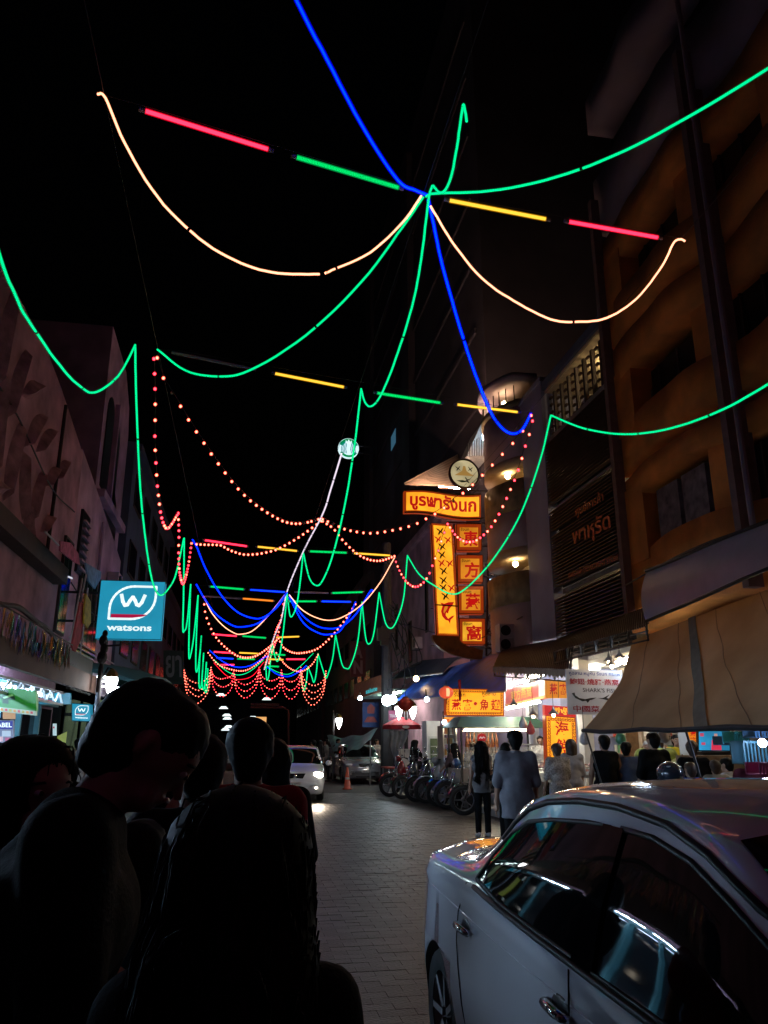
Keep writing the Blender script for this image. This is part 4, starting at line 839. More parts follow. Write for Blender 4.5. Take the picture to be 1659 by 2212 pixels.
b.bar((0,0,3.1),(.3,0,3.12),.03); b.build('finial_figure', BLACKP, tl, True, world=False)
# arched teal canopy with round downlights, further down the left side
t = thing('teal_arched_canopy', 'teal arched shop canopy with rows of white downlights, left of the crowd', 'canopy', (-3.6, 25, 3.0))
def arch(u, v): a = R(20+140*v); return Vector((-4.2+1.75*u if False else -4.4+2.1*u, 17.6+16*v, 3.2+.55*math.sin(math.pi*v)-.35*u*u))
b = MB(); b.grid(arch, 4, 12, (0, 0, -.08)); b.build('roof', mat('teal_canopy', (.04,.14,.14), .6, var=.2), t, True)
for (px, py) in [(222,1464),(241,1476),(224,1484),(262,1487),(244,1493),(280,1497),(226,1473),(300,1500)]:
    p = atZ(px, py, 3.05); b = MB(); b.lathe([(0,0),(.13,0),(.15,.03),(0,.03)], p, n=12); b.build('downlight', emi('downlight_glow', (.75,1.0,1.0), 14), t)
MB().box(-4.35, -4.25, 17.8, 33, .13, 2.9).build('shopfront', mat('pale_green_front', (.35,.45,.33), .6, var=.2), t)
for k in range(7): MB().box(-4.248, -4.22, 18.2+k*2.1, 19.9+k*2.1, .4, 2.6).build('door', SG, t)
t = thing('lit_doorway', 'pale green lit shop doorway with white ceiling lamp in the left background', 'shopfront', atY(235, 1560, 24)); Bd_ = board3(24, 213, 1512, 262, 1690, t); Bd_.body('lit_panel', emi('doorway_glow', (.16,.22,.12), .7, var=.3), -.1, 0)
Bd_.rect('dark_frame', BLK, 0, .8, 1, .84, .01); Bd_.rect('dark_frame', BLK, .45, 0, .5, .8, .01); Bd_.rect('ceiling_lamp', emi('door_lamp', (1,.95,.8), 3), .05, .74, .55, .77, .02)
# flags leaning from the mauve building
def flag(label, a, b_, cpts, col, X):
    t = thing('flag', label, 'flag', atX(*a, X), group='flags over the left pavement'); MB().tube([atX(*a, X), atX(*b_, X)], .018, 5).build('pole', mat('pale_rail', (.5,.48,.55)), t)
    P = [Vector(atX(x, y, X)) for x, y in cpts]; c = MB(); c.prism(P, (.03, .02, 0)); c.build('cloth', mat('flag_'+label.split()[0], col, .8, var=.35, scale=8), t)
flag('yellow flag hanging limp beside the large teal sign', (172,1425), (190,1270), [(183,1282),(193,1300),(193,1345),(186,1357),(178,1345),(180,1310)], (.55,.38,.04), -3.4)
flag('red flag hanging limp left of the yellow flag', (147,1410), (178,1250), [(170,1300),(179,1305),(172,1380),(158,1412),(152,1395)], (.4,.04,.06), -3.45)
flag('blue flag on a leaning pole at the window of the mauve building', (155,1400), (186,1240), [(182,1215),(216,1235),(214,1250),(202,1272),(188,1255)], (.18,.3,.5), -3.5)
flag('pink and pale flag bundle on a slanted pole over the window', (97,1148), (127,1178), [(127,1168),(150,1172),(166,1195),(170,1220),(160,1215),(140,1200),(127,1190)], (.55,.14,.25), -3.6)
# ================================================================ right side
XS = 7.9
# ---- utility pole with cables and transformer cluster
p = atZ(836, 1690, .13); t = thing('utility_pole', 'dark concrete utility pole with clustered cables and boxes beside the bulb swags', 'pole', (p[0], 30, .13))
pp = atY(836, 1500, 30); MB().lathe([(.26,0),(.17,9.2),(0,9.2)], (pp[0], 30, .13), n=8).build('shaft', mat('pole_concrete', (.05,.045,.045), .8, var=.2), t)
for k in range(7):
    a = atY(826+random.uniform(-6,22), 1352+random.uniform(0,34), 29.7); b = MB(); s = random.uniform(.1,.2); b.box(a[0]-s, a[0]+s, a[1]-s, a[1]+s, a[2]-s*1.4, a[2]+s*1.4); b.build('junction_box', BLACKP, t)
for k in range(9):
    x0 = 838+random.uniform(-8,14); x1 = x0+random.uniform(-4,40); y0 = 1290+random.uniform(0,80); y1 = y0+random.uniform(90,160)
    b = MB(); b.tube(smooth_path([atY(x0, y0, 29.6), atY(x0+random.uniform(5,40), y0+40, 29.6), atY(x1+random.uniform(0,30), y1-20, 29.5), atY(x1, y1, 29.5)]), .022, 5); b.build('hanging_cable', BLACKP, t)
# ---- awnings
BLA = mat('blue_tarpaulin', (.02,.11,.7), .45, var=.25, scale=3, bump=.3, bscale=5)
def awning(name, label, eave, top, m, sag=.12, thick=(0,0,-.02), nu=16, nv=8, ribs=4, rib_m=None):
    t = thing(name, label, 'awning', eave[0]); E0, E1 = map(Vector, eave); T0, T1 = map(Vector, top)
    def fn(u, v):
        a = E0.lerp(E1, u); c = T0.lerp(T1, u); q = a.lerp(c, v); return q+Vector((0, 0, sag*math.sin(math.pi*v)-.02*math.cos(u*ribs*2*math.pi)*math.sin(math.pi*v)))
    b = MB(); b.grid(fn, nu, nv, thick); b.build('cover', m, t, True)
    for k in range(ribs+1): MB().tube([fn(k/ribs, j/8)+Vector((0,0,-.045)) for j in range(9)], .018, 5).build('frame_rib', rib_m or METL, t)
    MB().tube([fn(j/8, 0)+Vector((0,0,-.04)) for j in range(9)], .022, 5).build('front_bar', rib_m or METL, t)
    return t, fn
awning('blue_awning', 'large curved blue tarpaulin awning over the restaurant front', (atX(858,1512,5.7), atX(1092,1489,5.6)), (atX(945,1452,7.9), atX(1092,1404,7.9)), BLA, .25)
awning('blue_awning', 'dark blue awning farther off, beside the utility pole', (atX(843,1466,6.6), atX(957,1452,6.4)), (atX(914,1426,7.9), atX(1000,1418,7.9)), mat('dark_blue_tarpaulin', (.01,.03,.08), .6, var=.2), .1)
CORR = mat('brown_corrugated', (.085,.06,.068), .5, .3, var=.3, scale=4)
def corrugated(label, eave, top, waves, valance=True):
    t = thing('corrugated_awning', label, 'awning', eave[0], group='corrugated awnings'); E0, E1 = map(Vector, eave); T0, T1 = map(Vector, top)
    def fn(u, v): q = E0.lerp(E1, u).lerp(T0.lerp(T1, u), v); return q+Vector((0,0,.011*math.sin(u*waves*2*math.pi)+.1*math.sin(math.pi*v)))
    b = MB(); b.grid(fn, waves*4, 6, (0,0,-.012)); b.build('sheet', CORR, t, True)
    if valance:
        b = MB(); n = waves//2
        for k in range(n):
            a = fn(k/n, 0)+Vector((-.02,0,-.01)); c = fn((k+1)/n, 0)+Vector((-.02,0,-.01)); mid = a.lerp(c,.5)
            b = MB(); b.prism([a, c, c+Vector((0,0,-.10)), mid+Vector((0,0,-.16)), a+Vector((0,0,-.10))], (.008,0,0)); b.build('valance_scallop', mat('valance_cloth', (.36,.27,.2), .8, var=.2), t)
    f = MB()
    for k in range(7):
        u = k/6; a = E0.lerp(E1, u)+Vector((.02,0,-.22)); c = T0.lerp(T1, u)+Vector((-.1,0,-.5)); f.tube([a, c], .016, 5); f.tube([a, E0.lerp(E1,u)], .014, 4)
        for q in range(5):
            x = a.lerp(c, q/5); y = a.lerp(c, (q+1)/5); yy = E0.lerp(E1,u).lerp(T0.lerp(T1,u),(q+.5)/5)+Vector((0,0,.03)); f.tube([x, yy, y], .011, 4)
    for v in (0, .35, .7): f.tube([E0.lerp(T0,v)+Vector((0,0,-.22)), E1.lerp(T1,v)+Vector((0,0,-.22))], .014, 5)
    f.build('steel_frame', METD, t); return t
corrugated('brown corrugated awning with scalloped cloth valance and lattice frame over the stalls', (atX(1066,1440,5.9), atX(1228,1446,5.9)), (atX(1092,1400,7.9), atX(1240,1375,7.9)), 44)
corrugated('brown corrugated awning nearer the camera, beside the beige tarpaulin', (atX(1196,1408,6.1), atX(1395,1352,6.1)), (atX(1215,1378,7.9), atX(1400,1310,7.9)), 50, False)
# clear vinyl sheet and beige roll-down tarpaulin
t = thing('vinyl_banner', 'glossy mauve vinyl sheet slung above the beige tarpaulin', 'banner', atX(1395,1340,6.5))
c = [Vector(atX(x, y, X)) for x, y, X in ((1394,1340,6.3),(1700,1208,6.3),(1396,1236,6.55),(1700,1112,6.55))]
def vin(u, v): q = c[0].lerp(c[1], u).lerp(c[2].lerp(c[3], u), v); return q+Vector((-.07*math.sin(math.pi*v)-.012*math.sin(u*9+v*3), 0, -.008*math.sin(u*7)))
b = MB(); b.grid(vin, 26, 10, (.012,0,0)); b.build('sheet', mat('mauve_vinyl', (.62,.52,.56), .28, var=.12, scale=2, bump=.06, bscale=5, spec=.6), t, True)
MB().tube([vin(j/8, 1)+Vector((0,0,.02)) for j in range(9)], .03, 6).build('top_rail', METD, t); MB().tube([vin(j/8, 0)+Vector((0,0,-.02)) for j in range(9)], .025, 6).build('bottom_rail', METD, t)
TARP = mat('beige_tarpaulin', (.52,.36,.21), .75, var=.42, scale=1.3, bump=.8, bscale=4.5)
nt = TARP.node_tree; tr_ = nt.nodes.new('ShaderNodeBsdfTranslucent'); tr_.inputs[0].default_value = (.62,.38,.17,1); mx = nt.nodes.new('ShaderNodeMixShader'); mx.inputs[0].default_value = .55
nt.links.new(nt.nodes['Principled BSDF'].outputs[0], mx.inputs[1]); nt.links.new(tr_.outputs[0], mx.inputs[2]); nt.links.new(mx.outputs[0], nt.nodes['Material Output'].inputs[0])
t = thing('roll_down_tarpaulin', 'large sloping beige tarpaulin hung over the stalls, lit from behind', 'tarpaulin', (5.2, 9, 1.75))
ta = [Vector(atX(1366,1384,6.5)), Vector(atX(1760,1235,6.5)), Vector((5.2, 11.6, 1.76)), Vector((5.2, 5.4, 1.76))]
def tarp(u, v):
    q = ta[2].lerp(ta[3], u).lerp(ta[0].lerp(ta[1], u), v); s = math.sin(math.pi*v)
    return q+Vector((.10*s+.022*math.sin(u*15+v*3.5)*s+.010*math.sin(u*37-v*6)*s+.012*math.sin(u*8+v*14)*s, 0, -.07*s-.03*abs(math.sin(u*11))*(1-v)))
b = MB(); b.grid(tarp, 60, 18, (.006, 0, 0)); b.build('cloth', TARP, t, True)
MB().tube([tarp(j/10, 0)+Vector((-.01,0,-.01)) for j in range(11)], .032, 7).build('bottom_pole', METD, t)
for u in (.16, .36, .58, .8): MB().tube([tarp(u+.12*(1-j/12)**2-.03+.004*math.sin(j*1.7), j/12)+Vector((-.006,0,.003)) for j in range(13)], .0035, 4).build('seam_rope', mat('seam_thread', (.2,.14,.09), .9, var=0), t)
b = MB(); b.grid(lambda u, v: tarp(.40+u*.045+.10*(1-v)**2, v)+Vector((-.02,0,.012)), 3, 16, (.004,0,0)); b.build('fold_shade_strip', mat('fold_shade_brown', (.16,.12,.085), .8, var=.2), t, True)  # darker strip laid on the cloth in place of a diagonal fold's shade
for (px, py, qx, qy, nm) in [(1265,1580,1330,1700,'left'), (1480,1574,1560,1720,'right')]:
    a = atX(px, py, 5.2); o = thing('tarp_strut', f'thin dark strut propping the beige tarpaulin, {nm} one', 'strut', a, group='tarpaulin struts'); e = atX(qx, qy, 5.5); MB().tube([a, (e[0], e[1], .13)], .016, 5).build('rod', METD, o); MB().lathe([(.05,0),(.05,.03),(0,.03)], (e[0], e[1], .13), n=8).build('foot', METD, o)
# ---- lit sign boards of the restaurant
def red_txt(B, s, *a, **k): return B.text('red_characters', RDL, s, *a, **k)
t = thing('restaurant_board', 'wide yellow lit board with red characters and key pattern border under the blue awning', 'sign', atY(1025, 1546, 17.8))
B = Board(atY(962, 1546, 17.8), atY(1089, 1547, 17.8), atY(963, 1487, 17.8), t); B.body('light_box', ORB, -.15, 0); B.rect('face', YEL, .02, .04, .98, .96, .002); fret(B, ORB, .025, .05, .975, .95, .05, .012, .008)
for s, u0, u1 in (('燕',.1,.26),('窩',.29,.45),('魚',.58,.74),('翅',.77,.93)): red_txt(B, s, u0, .2, u1, .62, .01, off=.02)
B.poly('red_dot', RDL, [(.505+.03*math.cos(a*.5236), .45+.065*math.sin(a*.5236)) for a in range(12)], .01)
B.text('small_thai', mat('brown_letters', (.12,.04,.01), .6, var=0), 'รังนก', .14, .7, .33, .86, .01, off=.01); B.text('small_thai', mat('brown_letters', (.12,.04,.01)), 'หูฉลาม', .62, .7, .85, .88, .01, off=.01)
t = thing('red_name_board', 'red and gold fascia board with gold characters beside the wide yellow board', 'sign', atX(1130, 1520, 7.0)); XX = 6.9
B = Board(atX(1092,1527,XX), atX(1178,1508,XX), atX(1092,1491,XX), t); B.body('panel', emi('red_fascia', (.5,.07,.035), .8, var=.15), -.12, 0); B.rect('gold_edge', emi('gold_edge', (.6,.28,.08), .8), 0, 0, 1, .14, .004); B.rect('pale_end', emi('pale_end', (.7,.6,.45), 1), .86, .15, 1, 1, .004)
B.text('gold_characters', emi('gold_letter', (.55,.3,.03), .9), '東方燕窩', .16, .25, .7, .85, .012, off=.012)
t = thing('yellow_nest_board', 'small yellow lit board with red characters left of the white menu board', 'sign', atY(1200, 1508, 15.5)); B = board3(15.5, 1181, 1470, 1226, 1508, t); B.body('light_box', YEL2, -.1, 0); red_txt(B, '燕', .12, .2, .5, .82, .01, off=.02); red_txt(B, '窩', .6, .2, .98, .82, .01, off=.02); B.rect('seam', DKF, .54, 0, .56, 1, .006)
t = thing('seafood_board', 'tall yellow lit board with red seafood characters and red Thai header', 'sign', atY(1212, 1650, 15.0)); B = Board(atY(1181,1652,15), atY(1248,1656,15), atY(1178,1545,15), t); B.body('light_box', ORB, -.15, 0); B.rect('face', YEL, .04, .02, .96, .98, .002); fret(B, ORB, .05, .03, .95, .97, .06, .014, .008)
red_txt(B, '海', .3, .60, .74, .9, .01, off=.02); red_txt(B, '鮮', .32, .24, .76, .54, .01, off=.02)
B2 = Board(B.p(-.02,1.005), B.p(1.0,1.005), B.p(-.02,1.21), t); B2.body('red_header', emi('lit_red_header', (.55,.012,.015), .9), -.12, .005); B2.text('yellow_thai', emi('lit_yellow_letter', (1.0,.5,.04), 1), 'ซีฟู้ด', .32, .15, .9, .88, .012, off=.03)
t = thing('shark_menu_board', "white board with blue Thai, red characters and a shark and swallow, partly behind the tarpaulin", 'sign', atY(1270, 1545, 13.2)); B = Board(atY(1229,1543,13.2), atY(1352,1546,13.2), atY(1222,1445,13.2), t); B.body('board', mat('white_board', (.75,.75,.78), .5, var=.06, scale=3), -.04, 0)
B.text('blue_thai', mat('blue_letters', (.03,.06,.3), .6, var=0), 'หูฉลาม หมูหัน รังนก กระเพาะปลา', .05, .85, 1.15, .96, .006, off=.01); RLP = mat('red_painted_letters', (.45,.015,.03), .6, var=0)
B.text('red_painted', RLP, '鮑翅·燒豬·燕窩', .05, .66, .92, .8, .006, off=.015); B.text('black_words', BKL, "SHARK'S FISH", .27, .5, .88, .59, .006, off=.005); B.text('red_painted', RLP, '中國菜·海鮮', .08, .06, .9, .2, .006, off=.015)
B.polys('painted_shark', BKL, [[(.07,.46),(.13,.36),(.25,.29),(.42,.33),(.5,.38),(.4,.37),(.3,.34),(.2,.36),(.13,.42),(.12,.48)], [(.3,.33),(.34,.26),(.38,.32)]], .008); B.polys('painted_swallow', BKL, [[(.52,.37),(.62,.38),(.74,.46),(.68,.38),(.8,.35),(.92,.22),(.72,.32),(.62,.35)]], .008)
# ---- paper lanterns
def paper_lantern(label, c, r, lit):
    t = thing('paper_lantern', label, 'lantern', c, group='red paper lanterns'); x, y, z = c
    b = MB(); prof = [(.0+r*.35, -r*.8)]+[(r*math.cos(R(a))*(1.0 if (a//6) % 2 else .965), r*.82*math.sin(R(a))) for a in range(-66, 67, 6)]+[(r*.35, r*.8)]; b.lathe(prof, (0,0,0), n=20)
    b.build('shade', emi('lantern_lit', (.75,.09,.035), .9, var=.3) if lit else mat('lantern_red', (.4,.03,.02), .6, var=.2, scale=8), t, False, world=False)
    b = MB(); b.lathe([(0,r*.8),(r*.36,r*.8),(r*.36,r*.92),(0,r*.92)], n=10); b.lathe([(0,-r*.8),(r*.36,-r*.8),(r*.36,-r*.9),(0,-r*.9)], n=10); b.build('cap_ring', mat('gold_cap', (.45,.28,.05), .4, .6, var=.1), t, world=False)
    b = MB(); b.tube([(0,0,-r*.9),(0,0,-r*1.5)], r*.08, 5); b.build('tassel', mat('red_tassel', (.4,.03,.02), .8, var=0), t, world=False)
    b = MB(); b.tube([(0,0,r*.9),(0,0,r*1.6)], r*.03, 4); b.build('cord', BLACKP, t, world=False)
    return t
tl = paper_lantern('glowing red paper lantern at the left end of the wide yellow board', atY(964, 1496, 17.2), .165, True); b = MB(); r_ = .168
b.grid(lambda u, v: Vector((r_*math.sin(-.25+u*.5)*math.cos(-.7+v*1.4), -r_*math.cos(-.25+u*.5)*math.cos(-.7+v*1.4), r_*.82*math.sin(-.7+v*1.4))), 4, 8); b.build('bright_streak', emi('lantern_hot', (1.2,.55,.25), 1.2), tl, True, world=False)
paper_lantern('unlit red paper lantern hung on the double street lamp', atY(876, 1521, 26.5), .27, False)
for (px, py, Y, nm) in [(993,1478,17.4,'red tassel charm hanging over the wide yellow board')]:
    a = atY(px, py, Y); o = thing('tassel_charm', nm, 'decoration', a); b = MB(); b.box(a[0]-.03, a[0]+.03, a[1]-.01, a[1]+.01, a[2]-.1, a[2]+.1); b.build('charm', mat('charm_red', (.5,.02,.03), .6, var=0), o); b = MB(); b.lathe([(.01,-.1),(.035,-.2),(.03,-.34),(.0,-.36)], a, n=7); b.build('tassel', mat('charm_red', (.5,.02,.03)), o)
lamp_post('street lamp with two white tulip lanterns under a red paper lantern', tuple(atZ(878, 1697, .13)[:2])+(.13,), 2.95, True, s=1.25)
lp_ = atY(719, 1600, 38); lamp_post('distant street lamp with one white lantern beyond the parked car', (lp_[0], 38, .0), 3.0, False, s=1.4)
# ---- shop room: back wall, ceiling, cold tubes
WTL = mat('cream_tile', (.42,.36,.28), .5, var=.15, scale=3)
rm = thing('restaurant_room', 'bright open-fronted restaurant room with cream walls behind the stalls', 'shop', (8, 16, .13))
MB().box(9.6, 9.75, 5.5, 24, .13, 3.4).build('back_wall', WTL, rm); MB().box(7.95, 9.75, 5.5, 24, 3.4, 3.5).build('ceiling', WHT, rm); MB().box(7.0, 9.6, 24, 24.15, .13, 3.4).build('side_wall', WTL, rm); MB().box(8.0, 9.6, 5.35, 5.5, .13, 3.4).build('side_wall', WTL, rm)
for y in (9.6, 12.9, 17.2, 20.6): MB().box(7.7, 7.95, y, y+.28, .13, 3.5).build('column', WHT, rm)
for y in (10.4, 14.5): MB().box(9.4, 9.595, y, y+.12, .13, 2.9).build('door_post', mat('brown_post', (.25,.08,.05), .6, var=.1), rm)
for k, (y0, y1, c) in enumerate([(10.6,12.2,(.05,.3,.33)), (13.2,14.3,(.6,.5,.3)), (15.2,16.8,(.45,.42,.36)), (18,19.6,(.5,.4,.3))]): MB().box(9.56, 9.596, y0, y1, .5, 2.6).build('wall_panel', mat('wall_panel_%d' % k, c, .5, var=.3, scale=4), rm)
FT = emi('cold_white_tube', (1.0, .93, .72), 85); FTW = emi('warm_white_tube', (1.0, .74, .42), 85)
k = 0
for x, y in ((8.6,8),(8.6,10.5),(8.6,13),(8.6,15.5),(8.6,18),(8.6,20.5),(8.6,22.6)):
    fluor(f'white fluorescent tube on the restaurant ceiling, {ORD[k]} from the camera', (x, y, 3.3), (x, y+1.2, 3.3), FTW if k % 2 else FT, .025, 'restaurant ceiling tubes'); k += 1
for k, (a, b_) in enumerate([((1100,1478),(1140,1470)), ((1022,1490),(1090,1478)), ((1145,1463),(1172,1458))]):
    fluor(f'bright white tube lamp under the blue awning, {ORD[k]} of three', atX(*a, 6.75+.05*k), atX(*b_, 6.75+.05*k), FT, .03, 'tubes under the blue awning')
fluor('long white tube lighting the stall below the red and gold board', atX(1094,1531,6.7), atX(1166,1516,6.7), FT, .028)
fluor('blue white tube lamp hanging by the upper corner of the tarpaulin', atX(1328,1437,6.75), atX(1355,1424,6.75), emi('blue_white_tube', (.75,.95,1.2), 110), .03)
for k, (px, py, Y) in enumerate([(1110,1526,15.8),(1152,1548,15.4),(1196,1545,14.6),(1316,1431,12.8),(1339,1424,12.6),(1322,1440,12.7)]):
    p = atY(px, py, Y); t = thing('pendant_lamp', f'small pendant bulb under a shade over the stalls, {ORD[k]} from the left', 'lamp', p, group='pendant bulbs'); b = MB(); b.ball(p, .035, 8, 6); b.build('bulb', emi('pendant_glow', (1.0,.72,.42), 40), t); b = MB(); b.lathe([(.015,.16),(.03,.1),(.11,.02),(.105,.02),(.02,.1)], p, n=10); b.build('shade', METL, t); b = MB(); b.tube([Vector(p)+Vector((0,0,.16)), Vector(p)+Vector((0,0,.6))], .006, 4); b.build('cord', BLACKP, t)
for k, (px, py, Y, s) in enumerate([(836,1513,29,.2),(848,1511,28.6,.16),(922,1511,22,.07),(899,1466,27,.1),(960,1560,20,.06),(778,1508,34,.1)]):
    p = atY(px, py, Y); t = thing('bare_bulb', ['cold white floodlight on the utility pole, left of a pair','cold white floodlight on the utility pole, right of a pair','small cold bulb under the blue awning','warm bulb hanging under the dark blue awning','small cold bulb over the glass food cabinet','small cold light on the far right facade'][k], 'lamp', p, group='bare lamps along the right side'); b = MB(); b.ball(p, s, 9, 7); b.build('bulb', emi('cold_bulb', (.75,1.0,1.1), 25) if k != 3 else emi('warm_bulb', (1.1,.7,.35), 25), t); b = MB(); b.tube([Vector(p)+Vector((0,.05,s*.9)), Vector(p)+Vector((0,.1,s*2+.15))], .02, 5); b.build('holder', BLACKP, t)
# ================================================================ vehicles
CARP = mat('white_car_paint', (.78,.83,.92), .18, var=.03, scale=2, coat=1.0); CARS = mat('silver_car_paint', (.42,.43,.45), .25, .3, var=.03, coat=1.0)
for m_ in (CARP, CARS): m_.node_tree.nodes['Principled BSDF'].inputs['Coat IOR'].default_value = 1.95
GLS = mat('dark_car_glass', (.006,.006,.007), .03, var=0, spec=.6); RUB = mat('black_rubber', (.008,.008,.008), .45, var=0, spec=.2); CHR = mat('chrome', (.75,.75,.77), .1, 1.0, var=0); TYR = mat('tyre_rubber', (.02,.02,.02), .8, var=.2, scale=20); ALLOY = mat('alloy', (.35,.35,.37), .3, .9, var=0)
RLN = mat('red_lens', (.35,.01,.015), .08, var=0, coat=1.0); CLN = mat('clear_lens', (.6,.6,.62), .08, var=0, coat=1.0); HLG = emi('headlight_glow', (1.0,.86,.66), 26); FGL = emi('foglight_glow', (1.0,.8,.62), 16); PLT = mat('plate_white', (.7,.7,.68), .5, var=0)
# stations along the car (front is -y): y, deck/roof z on the centre line, rail half width, rail z, belt z, belt half width, waist half width, sill z
ST = [(-2.42,0.6,0.3,0.58,0.52,0.42,0.44,0.3),(-2.36,0.72,0.46,0.69,0.62,0.6,0.62,0.22),(-2.23,0.8,0.55,0.77,0.7,0.72,0.745,0.19),(-1.98,0.87,0.6,0.85,0.8,0.79,0.815,0.18),(-1.63,0.945,0.62,0.93,0.88,0.82,0.835,0.18),(-1.48,0.99,0.62,0.965,0.9,0.825,0.84,0.18),(-1.28,1.12,0.62,1.07,0.915,0.83,0.845,0.18),(-1.03,1.28,0.677,1.235,0.925,0.835,0.85,0.18),(-0.78,1.395,0.675,1.35,0.932,0.838,0.85,0.18),(-0.48,1.452,0.665,1.405,0.94,0.838,0.85,0.18),(-0.08,1.468,0.655,1.42,0.95,0.838,0.85,0.18),(0.32,1.45,0.65,1.4,0.962,0.836,0.85,0.18),(0.67,1.385,0.64,1.33,0.975,0.83,0.848,0.18),(0.92,1.28,0.623,1.225,0.985,0.822,0.845,0.18),(1.24,1.15,0.56,1.12,0.99,0.81,0.84,0.18),(1.533,1.07,0.57,1.055,0.99,0.8,0.835,0.18),(1.88,1.055,0.569,1.04,0.985,0.777,0.816,0.19),(2.08,1.05,0.516,1.03,0.97,0.695,0.737,0.2),(2.21,1.02,0.453,0.995,0.93,0.607,0.645,0.22),(2.28,0.93,0.374,0.9,0.84,0.504,0.553,0.28),(2.3,0.8,0.32,0.78,0.72,0.44,0.48,0.34)]
SA = np.array(ST)
def cr(y, col):
    ys = SA[:, 0]; i = int(np.clip(np.searchsorted(ys, y)-1, 0, len(ys)-2)); t = (y-ys[i])/(ys[i+1]-ys[i]); v = SA[:, col]
    m = lambda k: ((v[min(k+1, len(v)-1)]-v[max(k-1, 0)])/(ys[min(k+1, len(v)-1)]-ys[max(k-1, 0)])); h = ys[i+1]-ys[i]
    return (2*t**3-3*t**2+1)*v[i]+(t**3-2*t**2+t)*h*m(i)+(-2*t**3+3*t**2)*v[i+1]+(t**3-t**2)*h*m(i+1)
def section(y):
    zt, wr, zr, zb, wb, wm, zs = [cr(y, k) for k in range(1, 8)]
    g = max(0.0, zr-zb)
    pts = [(0, zt), (wr*.4, zt-.004), (wr*.72, zt-(zt-zr)*.3), (wr*.9, zt-(zt-zr)*.68), (wr, zr), (wr+(wb-wr)*.12, zr-g*.10), (wr+(wb-wr)*.36, zr-g*.33), (wr+(wb-wr)*.66, zr-g*.62), (wb-.02, zb+min(.02, g*.2)), (wb, zb-.015), (wm-.012, zb-.075), (wm-.02, zb-.12), (wm, max(.62, zs+.1) if zb > .75 else (zb+zs)/2+.05), (wm+.004, .5 if zb > .75 else (zb+zs)/2), (wm-.015, zs+.14), (wm-.05, zs+.03), (wm-.13, zs)]
    return pts
def side_x(y, z):
    s = section(y)[4:]; zz = np.array([p[1] for p in s])[::-1]; xx = np.array([p[0] for p in s])[::-1]; return float(np.interp(z, zz, xx))
def top_z(x, y):
    s = section(y)[:6]; return float(np.interp(abs(x), [p[0] for p in s], [p[1] for p in s]))
def car_body():
    ys = sorted(set(list(np.linspace(SA[0,0], SA[-1,0], 80))+[SA[0,0], SA[-1,0]])); P = [section(y) for y in ys]; n = len(P[0]); b = MB(); vs = []; fs = []
    for y, s in zip(ys, P):
        for x, z in s: vs.append((x, y, z))
        for x, z in s[1:]: vs.append((-x, y, z))
    M = 2*n-1
    L = [i for i in range(n)]; Rr = [0]+[n+i for i in range(n-1)]
    for k in range(len(ys)-1):
        a = k*M; c = (k+1)*M
        for i in range(n-1):
            fs.append((a+L[i], c+L[i], c+L[i+1], a+L[i+1])); fs.append((a+Rr[i], a+Rr[i+1], c+Rr[i+1], c+Rr[i]))
        fs.append((a+L[-1], c+L[-1], c+Rr[-1], a+Rr[-1]))
    loop = L+Rr[:0:-1]; fs.append(tuple(loop)); e = (len(ys)-1)*M; fs.append(tuple(e+i for i in reversed(loop)))
    b.add(vs, fs); return b
def patch_side(poly, sx, off, n=26, m=14):
    """skin patch lying on the car side over polygon (top curve, bottom curve) given as lists of (y,z)"""
    top, bot = poly; b = MB()
    ty = [p[0] for p in top]; tz = [p[1] for p in top]; by = [p[0] for p in bot]; bz = [p[1] for p in bot]
    def fn(u, v):
        a = np.interp(u, np.linspace(0, 1, len(top)), ty), np.interp(u, np.linspace(0, 1, len(top)), tz); c = np.interp(u, np.linspace(0, 1, len(bot)), by), np.interp(u, np.linspace(0, 1, len(bot)), bz)
        y = c[0]+(a[0]-c[0])*v; z = c[1]+(a[1]-c[1])*v; return Vector((sx*(side_x(y, z)+off), y, z))
    b.grid(fn, n, m); return b
def strip_side(path, sx, wd, off=.004):
    b = MB(); P = [Vector((sx*(side_x(y, z)+off*.2), y, z)) for y, z in path]; b.tube(P, wd, 5); return b
def patch_top(y0, y1, w0, w1, off, n=16, m=14):
    b = MB()
    def fn(u, v): y = y0+(y1-y0)*v; w_ = w0+(w1-w0)*v; x = (u*2-1)*w_; return Vector((x, y, top_z(x, y)+off))
    b.grid(fn, n, m); return b
CARBODY = {}
